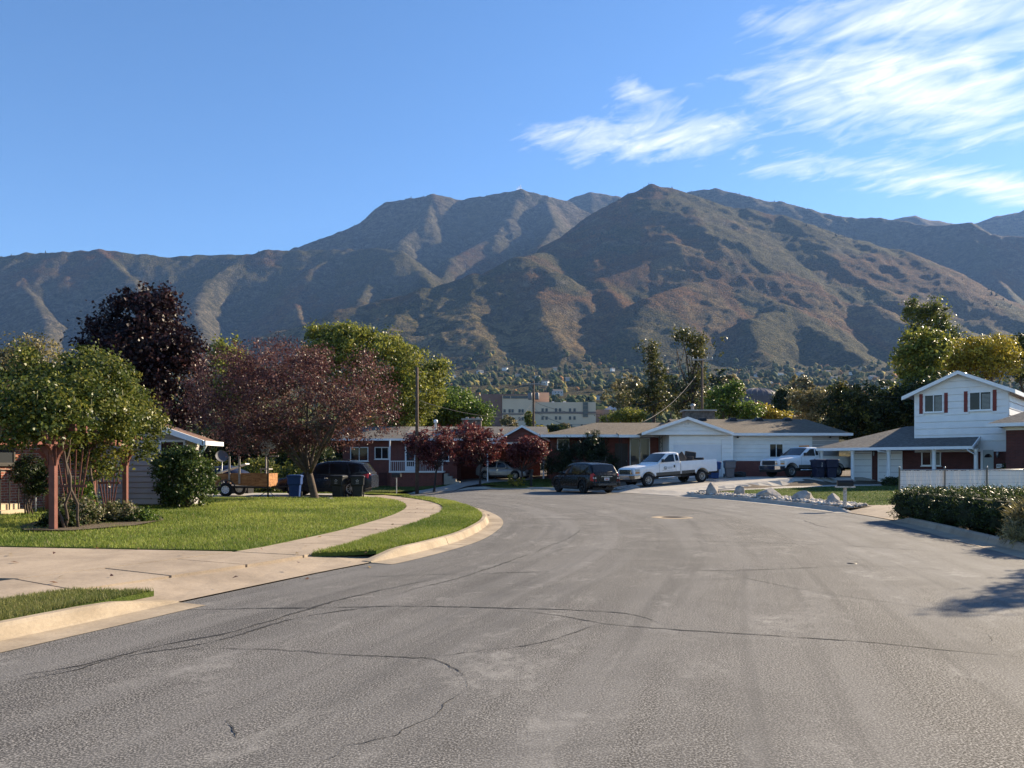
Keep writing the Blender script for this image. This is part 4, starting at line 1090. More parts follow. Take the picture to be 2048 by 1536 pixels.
tag(link('woodland', me), 'far wooded slope of mixed autumn trees below the mountain', 'woodland', kind='stuff')
plain('house_white', (0.72, 0.70, 0.66), 0.8, 0.06); plain('house_tan', (0.45, 0.38, 0.30), 0.8, 0.06); plain('house_grey', (0.40, 0.40, 0.40), 0.8, 0.06)
plain('far_roof', (0.12, 0.11, 0.11), 0.9, 0.15); plain('far_roof_brown', (0.17, 0.12, 0.09), 0.9, 0.15); plain('far_glass', (0.05, 0.06, 0.07), 0.2, 0.1)
def far_house(mat, roof, w, d, h):
    o = empty('hillside_house')
    MB().box(-w / 2, w / 2, -d / 2, d / 2, -4, h).build('wall', MATS[mat], o)
    MB().prism([(-d / 2 - .5, h), (d / 2 + .5, h), (0, h + d * .28)], 'x', -w / 2 - .5, w / 2 + .5).build('roof', MATS[roof], o)
    for k in (-.3, 0.02, .32):
        MB().box(k * w - .8, k * w + .8, -d / 2 - .05, -d / 2 + .05, h * .4, h * .75).build('window', MATS['far_glass'], o)
    return o
protos = [far_house('house_white', 'far_roof', 16, 10, 6), far_house('house_tan', 'far_roof_brown', 13, 9, 5), far_house('house_grey', 'far_roof', 18, 11, 6.5), far_house('house_white', 'far_roof_brown', 12, 8, 4.5)]
spots = [(905, 2050), (925, 1300), (960, 2200), (985, 1700), (1010, 2250), (1035, 2100), (1060, 1250), (1075, 2000), (1090, 1600), (1110, 2200), (1135, 1900), (1150, 1150), (1165, 2150), (1190, 1750), (1205, 1200), (1225, 2200), (1250, 1900), (1330, 1700), (1350, 1250), (1460, 1900), (1475, 2150), (1490, 1500),
         (1515, 1950), (1540, 1700), (1560, 2050), (1590, 1600), (1600, 2100), (1618, 1850), (1630, 1500), (1655, 2150), (1668, 1950), (1690, 1700), (1705, 2100), (1725, 2250), (1745, 1900), (1770, 1500), (1330, 2150), (1020, 1050), (1115, 1350), (940, 1850)]
for k, (u, Y) in enumerate(spots):
    p = protos[k % 4]; o = p if k < 4 else copy_tree(p)
    x = PX(u, Y); o.location = (x, Y, float(far_z([x], [Y])[0]) + 0.8 + 2.6 * (k % 3 == 0)); o.rotation_euler = (0, 0, R(random.Random(k).uniform(-45, 45)))
    tag(o, ['small white house with dark roof on the far hillside', 'small tan house with brown roof on the far hillside', 'small grey house with dark roof on the far hillside', 'small white house with brown roof on the far hillside'][k % 4], 'house', ['white dark-roofed houses on the far hillside', 'tan houses on the far hillside', 'grey houses on the far hillside', 'white brown-roofed houses on the far hillside'][k % 4])
# ------------------------------------------------------------------ houses
def brick_mat(name, c1, c2, mortar, scale=1.0):
    t = NT(name)
    g = t.node('ShaderNodeNewGeometry')
    sx = t.node('ShaderNodeSeparateXYZ'); t.l.new(g.outputs['Position'], sx.inputs[0])
    sn = t.node('ShaderNodeSeparateXYZ'); t.l.new(g.outputs['Normal'], sn.inputs[0])
    # run along the wall whichever way it faces
    run = t.math('SUBTRACT', t.math('MULTIPLY', sx.outputs[1], sn.outputs[0]), t.math('MULTIPLY', sx.outputs[0], sn.outputs[1]))
    cb = t.node('ShaderNodeCombineXYZ'); t.l.new(run, cb.inputs[0]); t.l.new(sx.outputs[2], cb.inputs[1])
    b = t.node('ShaderNodeTexBrick'); t.l.new(cb.outputs[0], b.inputs['Vector'])
    b.inputs['Scale'].default_value = 1.0
    b.inputs['Brick Width'].default_value = 0.23; b.inputs['Row Height'].default_value = 0.078; b.inputs['Mortar Size'].default_value = 0.009
    b.inputs['Color1'].default_value = (*c1, 1); b.inputs['Color2'].default_value = (*c2, 1); b.inputs['Mortar'].default_value = (*mortar, 1)
    n = t.noise(g.outputs['Position'], 3.0, 5, 0.6)
    t.color(t.mix(0.6, b.outputs['Color'], t.ramp(n, [(0.3, (0.75, 0.75, 0.75)), (0.7, (1.15, 1.12, 1.1))]), 'MULTIPLY'))
    t.rough(0.9); t.bump(t.math('SUBTRACT', 1.0, b.outputs['Fac']), 0.5, 0.012)
    return t.m
brick_mat('brick_orange', (0.34, 0.115, 0.065), (0.27, 0.085, 0.055), (0.44, 0.37, 0.30))
brick_mat('brick_red', (0.22, 0.062, 0.046), (0.17, 0.048, 0.040), (0.20, 0.12, 0.10))
brick_mat('brick_dark', (0.13, 0.040, 0.032), (0.095, 0.032, 0.028), (0.09, 0.055, 0.05))
def shingle(name, c, var):
    t = NT(name); w = t.wpos()
    n = t.noise(t.wpos((2.2, 2.2, 9)), 2.2, 5, 0.75); m = t.noise(w, 0.5, 4)
    g = t.node('ShaderNodeNewGeometry'); sx = t.node('ShaderNodeSeparateXYZ'); t.l.new(g.outputs['Position'], sx.inputs[0])
    rows_ = t.math('FRACT', t.math('MULTIPLY', sx.outputs[2], 17.0))
    lo = tuple(x * (1 - var) for x in c); hi = tuple(x * (1 + var) for x in c)
    cc = t.ramp(n, [(0.32, lo), (0.68, hi)])
    cc = t.mix(0.5, cc, t.ramp(m, [(0.3, (0.82, 0.82, 0.82)), (0.7, (1.12, 1.12, 1.12))]), 'MULTIPLY')
    cc = t.mix(0.35, cc, t.ramp(rows_, [(0.0, (0.55, 0.55, 0.55)), (0.25, (1.1, 1.1, 1.1))]), 'MULTIPLY')
    t.color(cc); t.rough(0.95); t.bump(n, 0.6, 0.03); return t.m
shingle('shingle_tan', (0.125, 0.102, 0.076), 0.5)
shingle('shingle_grey', (0.13, 0.122, 0.112), 0.48)
shingle('shingle_pale', (0.22, 0.205, 0.185), 0.4)
shingle('shingle_brown', (0.17, 0.10, 0.07), 0.4)
plain('siding_white', (0.80, 0.80, 0.78), 0.55, 0.05, 1.5, spec=0.3)
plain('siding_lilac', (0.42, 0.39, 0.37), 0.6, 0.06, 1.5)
plain('trim_white', (0.82, 0.82, 0.80), 0.5, 0.05, 2.0)
plain('trim_dark', (0.05, 0.045, 0.04), 0.6, 0.2, 5)
plain('garage_panel', (0.70, 0.72, 0.74), 0.5, 0.04, 2.0)
plain('shutter_red', (0.20, 0.045, 0.038), 0.7, 0.15, 8)
plain('door_dark', (0.035, 0.022, 0.018), 0.5, 0.2, 5)
plain('door_pale', (0.42, 0.46, 0.44), 0.5, 0.06, 3)
plain('metal_white', (0.78, 0.78, 0.78), 0.4, 0.05, 4)
plain('metal_black', (0.02, 0.02, 0.021), 0.45, 0.2, 8)
plain('metal_grey', (0.32, 0.33, 0.34), 0.4, 0.12, 10, metal=0.7)
plain('stone_wall', (0.15, 0.125, 0.105), 0.95, 0.5, 5, bump=0.8, bscale=9)
plain('vinyl_slat', (0.78, 0.75, 0.70), 0.5, 0.07, 3)
plain('curtain', (0.35, 0.32, 0.27), 0.9, 0.15, 12)
plain('blind', (0.30, 0.31, 0.28), 0.7, 0.08, 12)
t = NT('glass'); t.color((0.012, 0.014, 0.016)); t.rough(0.06); t.b.inputs['Specular IOR Level'].default_value = 0.22
t = NT('glass_bright'); t.color((0.045, 0.05, 0.055)); t.rough(0.05); t.b.inputs['Specular IOR Level'].default_value = 0.35
plain('wood_red', (0.155, 0.058, 0.043), 0.75, 0.16, 5, bump=0.35, bscale=30)
plain('wood_grey', (0.33, 0.30, 0.27), 0.9, 0.35, 14, bump=0.6, bscale=30)
plain('pole_wood', (0.105, 0.072, 0.052), 0.9, 0.3, 7, bump=0.6, bscale=22)
plain('transformer_grey', (0.16, 0.17, 0.18), 0.5, 0.1, 6)
plain('cream', (0.56, 0.46, 0.32), 0.85, 0.1, 5)

def text_mesh(name, cu, mat, parent):
    tmp = bpy.data.objects.new('tmp_text', cu)
    COL.objects.link(tmp)
    dg = bpy.context.evaluated_depsgraph_get()
    me = bpy.data.meshes.new_from_object(tmp.evaluated_get(dg))
    me.name = name
    bpy.data.objects.remove(tmp)
    me.materials.clear(); me.materials.append(MATS[mat])
    return link(name, me, parent)

class HB:
    """a thing built in world coordinates under an empty at its base"""
    def __init__(s, name, loc, label, cat, group=None):
        s.o = tag(empty(name, loc), label, cat, group); s.l = Vector(loc)
    def p(s, name, mb, mat, parent=None, bevel=0.0, **kw):
        mb.v = [(a - s.l[0], b - s.l[1], c - s.l[2]) for a, b, c in mb.v]
        return mb.build(name, MATS[mat], parent or s.o, bevel=bevel, **kw)

class Face:
    """a wall plane; s runs to the viewer's right, d is outward"""
    def __init__(s, o, u):
        L = math.hypot(*u); s.o, s.u = o, (u[0] / L, u[1] / L); s.n = (s.u[1], -s.u[0])
    def pt(s, a, z, d): return (s.o[0] + s.u[0] * a + s.n[0] * d, s.o[1] + s.u[1] * a + s.n[1] * d, z)
    def box(s, mb, a0, a1, z0, z1, d0, d1):
        q = [s.pt(a, z, d) for z in (z0, z1) for d in (d0, d1) for a in (a0, a1)]
        return mb.add(q, [(0, 1, 3, 2), (4, 6, 7, 5), (0, 4, 5, 1), (2, 3, 7, 6), (0, 2, 6, 4), (1, 5, 7, 3)])
    def poly(s, mb, pts, d0, d1):
        n = len(pts); q = [s.pt(a, z, d0) for a, z in pts] + [s.pt(a, z, d1) for a, z in pts]
        return mb.add(q, [list(range(n)), list(range(n, 2 * n))[::-1]] + [(i, (i + 1) % n, n + (i + 1) % n, n + i) for i in range(n)])

def siding(h, f, ext, z0, z1, step, mat, parent, skip=()):
    """one board per course; ext(z) -> (left, right); skip: openings (a0,a1,z0,z1)"""
    n = int(round((z1 - z0) / step)); st = (z1 - z0) / n
    for k in range(n):
        za, zb = z0 + k * st, z0 + (k + 1) * st - 0.036
        A0, B0 = ext(za); A1, B1 = ext(zb)
        if B0 - A0 < 0.1: continue
        runs = [(A0, B0)]
        for a0, a1, y0, y1 in skip:
            if y0 < zb - 0.02 and y1 > za + 0.02:
                nr = []
                for a, b in runs:
                    if a1 <= a or a0 >= b: nr.append((a, b)); continue
                    if a0 - a > 0.03: nr.append((a, a0))
                    if b - a1 > 0.03: nr.append((a1, b))
                runs = nr
        for a, b in runs:
            at = a + (A1 - A0 if a == A0 else 0); bt = b + (B1 - B0 if b == B0 else 0)
            if bt < at: at = bt = (at + bt) / 2
            q = [f.pt(a, za, 0), f.pt(b, za, 0), f.pt(b, za, .065), f.pt(a, za, .065), f.pt(at, zb, 0), f.pt(bt, zb, 0), f.pt(bt, zb, .04), f.pt(at, zb, .04)]
            h.p('siding_board', MB().add(q, [(0, 1, 2, 3), (4, 7, 6, 5), (3, 2, 6, 7), (0, 4, 5, 1), (0, 3, 7, 4), (1, 5, 6, 2)]), mat, parent)

def window(h, f, a0, a1, z0, z1, frame='trim_white', glass='glass', panes=2, parent=None, fw=0.06, sill=True, blinds=False, d=0.07):
    mb = MB()
    f.box(mb, a0, a1, z0, z0 + fw, -.02, d + .02); f.box(mb, a0, a1, z1 - fw, z1, -.02, d + .02)
    f.box(mb, a0, a0 + fw, z0 + fw, z1 - fw, -.02, d + .018); f.box(mb, a1 - fw, a1, z0 + fw, z1 - fw, -.02, d + .018)
    for k in range(1, panes):
        c = a0 + (a1 - a0) * k / panes; f.box(mb, c - fw * .4, c + fw * .4, z0 + fw, z1 - fw, -.02, d + .015)
    o = h.p('window', mb, frame, parent)
    for k in range(panes):
        b0 = a0 + (a1 - a0) * k / panes + fw * .5; b1 = a0 + (a1 - a0) * (k + 1) / panes - fw * .5
        h.p('pane', f.box(MB(), b0, b1, z0 + fw * .8, z1 - fw * .8, d - .012, d - .004), glass, o)
        if blinds and k == panes - 1:
            for j in range(int((z1 - z0 - .2) / .075)):
                zz = z0 + .1 + j * .075
                h.p('blind_slat', f.box(MB(), b0 + .06, b1 - .06, zz, zz + .045, d - .003, d + .002), 'blind', o)
    if sill: h.p('sill', f.box(MB(), a0 - .05, a1 + .05, z0 - .05, z0 - .002, -.01, d + .07), frame, o)
    return o

def slabroof(h, name, quads, mat, th=0.10, parent=None, fascia=None):
    mb = MB()
    for q in quads:
        n = len(q)
        top = [Vector(p) for p in q]
        mb.add([tuple(p) for p in top] + [(p[0], p[1], p[2] - th) for p in top], [list(range(n)), list(range(n, 2 * n))[::-1]] + [(i, (i + 1) % n, n + (i + 1) % n, n + i) for i in range(n)])
    o = h.p(name, mb, mat, parent)
    return o

# ================= ranch house with white garage =================
Zr = 0.79
h = HB('ranch_house', (12.0, 55.0, Zr), 'long ranch house with white garage gable and tan shingle roof', 'house')
zg = Zr - 0.5
EV = 3.80
h.p('wall', MB().box(2.9, 10.9, 55.8, 62.5, zg, EV + .05), 'brick_red')
h.p('wall', MB().box(10.95, 15.3, 52.3, 62.4, zg, EV + .02), 'siding_white')
h.p('wall', MB().box(15.35, 23.1, 53.0, 62.3, zg, EV + .03), 'siding_white')
h.p('brick_base', MB().box(15.42, 23.14, 52.93, 53.3, zg, 1.88), 'brick_red')
RZ = 5.14; LZ = 4.95
roof = slabroof(h, 'roof', [
    [(2.1, 53.9, EV), (12.08, 53.9, EV), (12.08, 59.4, LZ), (6.6, 59.4, LZ)],
    [(2.1, 64.9, EV), (6.6, 59.4, LZ), (12.08, 59.4, LZ), (12.08, 64.9, EV)][::-1],
    [(2.1, 53.9, EV), (6.6, 59.4, LZ), (2.1, 64.9, EV)]], 'shingle_tan')
slabroof(h, 'roof', [
    [(12.1, 52.35, EV + .02), (23.7, 52.35, EV + .02), (22.7, 58.0, RZ), (12.1, 58.0, RZ)],
    [(12.1, 63.6, EV), (12.1, 58.0, RZ), (22.7, 58.0, RZ), (23.7, 63.6, EV)],
    [(23.7, 52.35, EV + .02), (23.7, 63.6, EV), (22.7, 58.0, RZ)]], 'shingle_tan')
gp = 4.90
slabroof(h, 'garage_gable_roof', [
    [(8.95, 51.55, EV + .01), (12.08, 51.55, gp), (12.08, 57.4, gp), (8.95, 57.4, EV + .01)],
    [(12.08, 51.55, gp), (15.28, 51.55, EV + .01), (15.28, 57.4, EV + .01), (12.08, 57.4, gp)]], 'shingle_tan', th=.08)
# fascias and gutters
h.p('fascia', MB().box(2.05, 9.0, 53.82, 53.9, EV - .2, EV - .01), 'trim_white')
h.p('porch_fascia', MB().box(7.6, 9.1, 53.2, 53.28, EV - .24, EV - .05), 'trim_white')
slabroof(h, 'porch_roof', [[(7.6, 53.25, EV - .06), (11.0, 53.25, EV - .06), (11.0, 55.9, EV + .36), (7.6, 55.9, EV + .36)]], 'shingle_tan', th=.06)
h.p('gutter', MB().box(15.3, 23.75, 52.2, 52.34, EV - .15, EV + .03), 'metal_white')
h.p('soffit', MB().box(15.3, 23.6, 52.36, 53.05, EV - .16, EV - .10), 'trim_white')
h.p('soffit', MB().box(2.2, 10.9, 53.95, 55.85, EV - .16, EV - .10), 'trim_white')
mb = MB(); fg = Face((12.08, 51.5), (1, 0))
for sg in (-1, 1):
    w_ = 3.17
    pts = [(0, gp + .02), (sg * w_, EV + .03), (sg * w_, EV - .17), (0, gp - .18)]
    h.p('bargeboard', fg.poly(MB(), pts if sg > 0 else pts[::-1], -.03, .04), 'trim_white')
fG = Face((0, 52.3), (1, 0))
fT = Face((12.08, 51.95), (1, 0))
h.p('gable_wall', fT.poly(MB(), [(-2.95, EV - .12), (3.1, EV - .12), (3.1, EV + .0), (0, gp - .12), (-2.95, EV + .0)], -.12, 0), 'siding_white')
siding(h, fT, lambda z: (-2.95 + max(0, (z - EV)) * 2.8, 3.1 - max(0, (z - EV)) * 2.85), EV - .1, gp - .1, .29, 'siding_white', None)
mb = MB(); fT.box(mb, -.22, .22, 4.38, 4.6, .02, .05)
vent = h.p('gable_vent', mb, 'trim_white')
for k in range(4): h.p('louvre', fT.box(MB(), -.18, .18, 4.405 + k * .045, 4.425 + k * .045, .05, .06), 'metal_grey', vent)
gd = (11.25, 14.6, zg, 3.1)
siding(h, fG, lambda z: (10.97, 15.28), Zr - .1, EV - .14, .30, 'siding_white', None, skip=[gd])
door = h.p('garage_door', fG.box(MB(), gd[0] - .08, gd[1] + .08, 3.1, 3.2, 0, .05), 'trim_white')
for k in range(5):
    z0 = Zr - .05 + k * .46
    h.p('door_panel', fG.box(MB(), gd[0] + .01, gd[1] - .01, z0, z0 + .448, -.02, .012), 'garage_panel', door)
for a in (gd[0] - .08, gd[1]): h.p('jamb', fG.box(MB(), a, a + .08, Zr - .1, 3.098, 0, .052), 'trim_white', door)
h.p('corner_trim', MB().box(15.28, 15.4, 52.24, 52.4, Zr - .1, EV - .1), 'trim_white')
fR = Face((0, 53.0), (1, 0))
wr = (18.15, 19.15, 2.12, 3.12)
siding(h, fR, lambda z: (15.42, 21.2), 1.9, EV - .16, .295, 'siding_white', None, skip=[wr])
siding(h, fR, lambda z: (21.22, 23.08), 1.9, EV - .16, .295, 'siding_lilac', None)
window(h, fR, *wr)
fL = Face((0, 55.8), (1, 0))
window(h, fL, 3.35, 4.25, 2.75, 3.55); window(h, fL, 6.05, 6.6, 2.2, 3.6, panes=1); window(h, fL, 8.75, 10.25, 1.3, 3.62, panes=2, glass='glass_bright')
fdr = h.p('front_door', fL.box(MB(), 7.65, 8.6, Zr, 3.2, 0, .06), 'door_dark')
h.p('knob', MB().lathe([(0, -.09), (.035, -.08), (.035, -.05), (0, -.04)], 'y', (8.5, 55.76, 1.9), 8), 'metal_grey', fdr)
for x in (7.72, 10.6):
    mb = MB()
    for q in (-.09, .09): mb.box(x + q - .015, x + q + .015, 53.36, 53.39, Zr - .3, EV - .1)
    for k in range(9): mb.bar((x - .09 * (-1) ** k, 53.375, Zr + .1 + k * .31), (x + .09 * (-1) ** k, 53.375, Zr + .35 + k * .31), .02, .02)
    h.p('porch_post', mb, 'metal_black')
ch = h.p('chimney', MB().box(13.7, 16.0, 59.2, 60.4, 4.7, 5.85), 'stone_wall')
h.p('chimney_cap', MB().box(13.55, 16.15, 59.05, 60.55, 5.852, 5.97), 'concrete_pale', ch)
h.p('flue', MB().lathe([(.13, 5.97), (.13, 6.25), (.2, 6.27), (.2, 6.4), (.02, 6.5)], 'z', (14.4, 59.8, 0), 12), 'metal_grey', ch)
for x in (14.6, 16.9, 18.9, 21.1):
    h.p('roof_vent', MB().add([(x - .3, 57.2, 4.98), (x + .3, 57.2, 4.98), (x + .3, 57.8, 5.1), (x - .3, 57.8, 5.1), (x - .18, 57.3, 5.2), (x + .18, 57.3, 5.2), (x + .18, 57.7, 5.24), (x - .18, 57.7, 5.24)],
                             [(0, 1, 5, 4), (1, 2, 6, 5), (2, 3, 7, 6), (3, 0, 4, 7), (4, 5, 6, 7)]), 'metal_black')
for x in (15.9, 22.4):
    h.p('flood_lamp', MB().lathe([(.03, 0), (.09, -.12), (.085, -.13), (0, -.13)], 'z', (x, 52.8, EV - .17), 10), 'metal_black')

# ================= red brick house with carport =================
Zb = 0.42
h = HB('brick_house', (-5.0, 60.0, Zb), 'low red brick house with white railed porch and carport gable', 'house')
zg = Zb - .8
h.p('wall', MB().box(-13.2, -4.3, 58.5, 66.0, zg, 3.6), 'brick_red')
h.p('wall', MB().box(-4.28, 2.4, 63.5, 66.0, zg, 3.6), 'brick_red')
h.p('roof', MB(), 'shingle_grey') if False else None
slabroof(h, 'roof', [
    [(-14.0, 57.8, 3.62), (2.9, 57.8, 3.62), (2.9, 62.4, 4.80), (-14.0, 62.4, 4.80)],
    [(-14.0, 62.4, 4.80), (2.9, 62.4, 4.80), (2.9, 67.0, 3.62), (-14.0, 67.0, 3.62)]], 'shingle_grey')
slabroof(h, 'pale_roof_patch', [[(-8.4, 58.6, 3.845), (-4.9, 58.6, 3.845), (-4.9, 62.3, 4.795), (-8.4, 62.3, 4.795)]], 'shingle_pale', th=.02)
slabroof(h, 'carport_roof', [
    [(-1.15, 56.7, 3.56), (.75, 56.7, 4.62), (.75, 61.5, 4.62), (-1.15, 61.5, 3.56)],
    [(.75, 56.7, 4.62), (2.85, 56.7, 3.50), (2.85, 61.5, 3.50), (.75, 61.5, 4.62)]], 'shingle_grey', th=.08)
fB = Face((.75, 56.68), (1, 0))
h.p('bargeboard', fB.poly(MB(), [(0, 4.62), (0, 4.45), (-1.93, 3.37), (-1.93, 3.55)], -.02, .05), 'trim_white')
h.p('bargeboard', fB.poly(MB(), [(0, 4.62), (2.13, 3.49), (2.13, 3.32), (0, 4.45)], -.02, .05), 'trim_white')
fB2 = Face((.75, 57.0), (1, 0))
siding(h, fB2, lambda z: (-1.8 + (z - 3.35) * 1.68, 1.95 - (z - 3.35) * 1.72), 3.36, 4.42, .26, 'brick_red', None)
h.p('gable_wall', fB2.poly(MB(), [(-1.8, 3.35), (1.95, 3.35), (0, 4.46)], -.1, 0), 'brick_red')
h.p('gutter', MB().box(-14.0, -1.2, 57.66, 57.8, 3.48, 3.64), 'metal_white')
h.p('carport_beam', MB().box(-1.9, 2.5, 57.05, 57.2, 3.2, 3.36), 'trim_white')
for x in (-1.86, 2.4):
    h.p('carport_post', MB().box(x - .05, x + .05, 57.08, 57.18, zg, 3.2), 'trim_white')
fF = Face((0, 58.5), (1, 0))
for a0, a1, z0, z1 in ((-12.6, -11.2, 1.9, 3.0), (-10.7, -9.6, 2.05, 3.0), (-6.0, -4.9, 1.9, 3.0)):
    window(h, fF, a0, a1, z0, z1)
h.p('basement_hatch', fF.box(MB(), -10.4, -9.75, zg + .4, 1.0, 0, .02), 'brick_dark')
po = h.p('porch', MB().box(-9.35, -5.2, 56.9, 58.48, 1.02, 1.14), 'trim_white')
h.p('porch_base', MB().box(-9.25, -5.3, 57.0, 58.46, zg, 1.02), 'brick_red')
mb = MB().box(-9.3, -5.25, 56.93, 56.97, 1.86, 1.92)
rail = h.p('railing', mb, 'metal_white')
for k in range(29):
    x = -9.28 + k * .144; h.p('baluster', MB().box(x - .012, x + .012, 56.94, 56.965, 1.14, 1.86), 'metal_white', rail)
for x in (-9.28, -5.28):
    h.p('porch_post', MB().box(x - .05, x + .05, 56.9, 57.0, 1.14, 3.48), 'metal_white')
for k in range(4): h.p('porch_step', MB().box(-5.18, -4.2 , 57.0 - .0, 58.4, zg, 1.02 - k * .2 - .12).build and MB().box(-5.18 + k * .3, -4.88 + k * .3, 57.0, 58.4, zg, .95 - k * .2), 'concrete_pale')
sd_ = h.p('storm_door', fF.box(MB(), -8.35, -7.5, 1.15, 3.2, 0, .05), 'trim_white')
h.p('pane', fF.box(MB(), -8.22, -7.63, 1.5, 3.05, .05, .056), 'glass_bright', sd_)
ch = h.p('chimney', MB().box(-4.0, -2.5, 60.6, 61.6, 3.9, 5.25), 'stone_wall')
h.p('chimney_cap', MB().box(-4.1, -2.4, 60.5, 61.7, 5.25, 5.36), 'concrete_pale', ch)
for x in (-3.65, -3.2, -2.8): h.p('flue', MB().box(x - .12, x + .12, 61.0, 61.25, 5.362, 5.5), 'brick_orange' if x == -3.2 else 'concrete_pale', ch)
h.p('vent_pipe', MB().lathe([(.09, 4.4), (.09, 5.0), (.17, 5.02), (.17, 5.25), (.01, 5.3)], 'z', (-6.2, 60.9, 0), 10), 'metal_white')

# ================= two-storey house =================
Zt = 0.37
U = (math.cos(R(42)), -math.sin(R(42))); Vv = (math.sin(R(42)), math.cos(R(42)))
E0 = (19.94, 49.77)
def W(s, t, z): return (E0[0] + U[0] * s + Vv[0] * t, E0[1] + U[1] * s + Vv[1] * t, z)
def s_at(px, t):
    k = (px - CX) / F
    return (k * (E0[1] + Vv[1] * t) - E0[0] - Vv[0] * t) / (U[0] - k * U[1])
h = HB('two_storey_house', (W(8, 3, 0)[0], W(8, 3, 0)[1], Zt), 'two-storey white sided house with red shutters and columned low wing', 'house')
zg = Zt - .6
T1 = 2.03; sA = s_at(1829, T1); sB = sA + 5.0
def wbox(s0, s1, t0, t1, z0, z1):
    q = [W(s, t_, z) for z in (z0, z1) for t_ in (t0, t1) for s in (s0, s1)]
    return MB().add(q, [(0, 1, 3, 2), (4, 6, 7, 5), (0, 4, 5, 1), (2, 3, 7, 6), (0, 2, 6, 4), (1, 5, 7, 3)])
h.p('wall', wbox(sA, sB, T1 + .03, T1 + 19, 2.4, 6.2), 'siding_white')
h.p('wall', wbox(1.9, sB, T1 + .04, T1 + 8.6, zg, 2.75), 'brick_dark')
ZE = 6.22; pk = 7.32; sm_ = (sA + sB) / 2; ov = .62
fU = Face(W(0, T1 + .03, 0)[:2], U)
h.p('gable_wall', fU.poly(MB(), [(sA, 6.2), (sB, 6.2), (sm_, 7.25)], -.12, 0), 'siding_white')
w1 = (sA + .55, sA + 1.62, 4.88, 6.0); w2 = (sA + 3.0, sA + 4.18, 4.88, 6.02)
siding(h, fU, lambda z: (sA + max(0, z - 6.2) * 2.33, sB - max(0, z - 6.2) * 2.33), 3.05, 7.15, .41, 'siding_white', None, skip=[w1, w2])
for wv_ in (w1, w2):
    window(h, fU, *wv_, panes=2, blinds=True)
    for a in (wv_[0] - .27, wv_[1] + .05):
        sh = h.p('shutter', fU.box(MB(), a, a + .2, wv_[2] - .06, wv_[3] + .06, .02, .07), 'shutter_red')
        for k in range(12):
            zz = wv_[2] + .02 + k * .088; h.p('louvre', fU.box(MB(), a + .03, a + .17, zz, zz + .05, .07, .08), 'shutter_red', sh)
for a in (sm_ - .12, sm_ + .06): h.p('gable_vent', fU.box(MB(), a, a + .09, 6.75, 6.9, .02, .035), 'trim_white')
h.p('corner_trim', fU.box(MB(), sA - .01, sA + .08, 2.9, 6.22, .0, .04), 'trim_white'); h.p('corner_trim', fU.box(MB(), sB - .08, sB + .01, 2.9, 6.22, .0, .04), 'trim_white')
fS = Face(W(sB, T1 + .03, 0)[:2], Vv)
siding(h, fS, lambda z: (0.05, 18.9), 3.3, 6.2, .41, 'siding_white', None)
slabroof(h, 'roof', [
    [W(sA - ov, T1 - .5, ZE - .26), W(sm_, T1 - .5, pk), W(sm_, T1 + 19.5, pk), W(sA - ov, T1 + 19.5, ZE - .3)],
    [W(sm_, T1 - .5, pk), W(sB + ov * .6, T1 - .5, ZE - .22), W(sB + ov * .6, T1 + 19.5, ZE - .22), W(sm_, T1 + 19.5, pk)]], 'shingle_pale', th=.07)
fV = Face(W(0, T1 - .5, 0)[:2], U)
h.p('bargeboard', fV.poly(MB(), [(sA - ov, ZE - .3), (sA - ov, ZE - .52), (sm_, pk - .2), (sm_, pk + .01)], -.02, .05), 'trim_white')
h.p('bargeboard', fV.poly(MB(), [(sm_, pk + .01), (sm_, pk - .2), (sB + ov * .6, ZE - .44), (sB + ov * .6, ZE - .21)], -.02, .05), 'trim_white')
h.p('soffit', fV.poly(MB(), [(sA - ov, ZE - .43), (sA - ov, ZE - .46), (sm_, pk - .14), (sm_, pk - .11)], -.5, -.03), 'trim_white')
h.p('fascia', Face(W(sB + ov * .6, T1 - .5, 0)[:2], Vv).box(MB(), 0, 20, ZE - .46, ZE - .22, .0, .05), 'trim_white')
# low front wing
ez = 2.70; rz_ = 4.2; sE = s_at(1945, 0); hs0 = 4.4; ht0 = 5.0; zw_ = ez + .30 * T1
slabroof(h, 'wing_roof', [
    [W(0, 0, ez), W(sE, 0, ez), W(sE, T1 + .02, zw_), W(sA, T1 + .02, zw_), W(sA, ht0, rz_), W(hs0, ht0, rz_)],
    [W(0, 0, ez), W(hs0, ht0, rz_), W(0, 2 * ht0, ez)],
    [W(hs0, ht0, rz_), W(sA, ht0, rz_), W(sA, 2 * ht0, ez), W(0, 2 * ht0, ez)]], 'shingle_grey', th=.07)
fE = Face(W(0, 0, 0)[:2], U)
h.p('gutter', fE.box(MB(), -.02, sE + .02, ez - .17, ez + .005, -.03, .09), 'metal_white')
h.p('soffit', wbox(.05, sE, .05, T1, ez - .16, ez - .12), 'trim_white')
fX = Face(W(sE, 0, 0)[:2], Vv)
h.p('bargeboard', fX.poly(MB(), [(0, ez), (0, ez - .2), (T1, zw_ - .2), (T1, zw_ + .01)], -.03, .05), 'trim_white')
for px_ in (1643, 1705, 1777, 1868, 1952):
    s = s_at(px_, .3); c = W(s, .3, 0)
    col = h.p('column', MB().lathe([(.14, zg), (.14, Zt + .06), (.115, Zt + .1), (.11, ez - .3), (.14, ez - .26), (.14, ez - .16)], 'z', (c[0], c[1], 0), 18), 'trim_white')
mb = MB(); s = s_at(1936, .0); c0, c1, c2 = W(s, -.08, ez - .12), W(s + .42, .22, ez - .55), W(s + .46, .18, Zt)
h.p('downspout', mb.tube([c0, (c0[0], c0[1], c0[2] - .12), c1, c2], .045, 8), 'metal_white')
s = s_at(1756, .0); c0, c1, c2 = W(s, -.05, ez - .12), W(s + .5, .22, ez - .32), W(s + .56, .22, Zt)
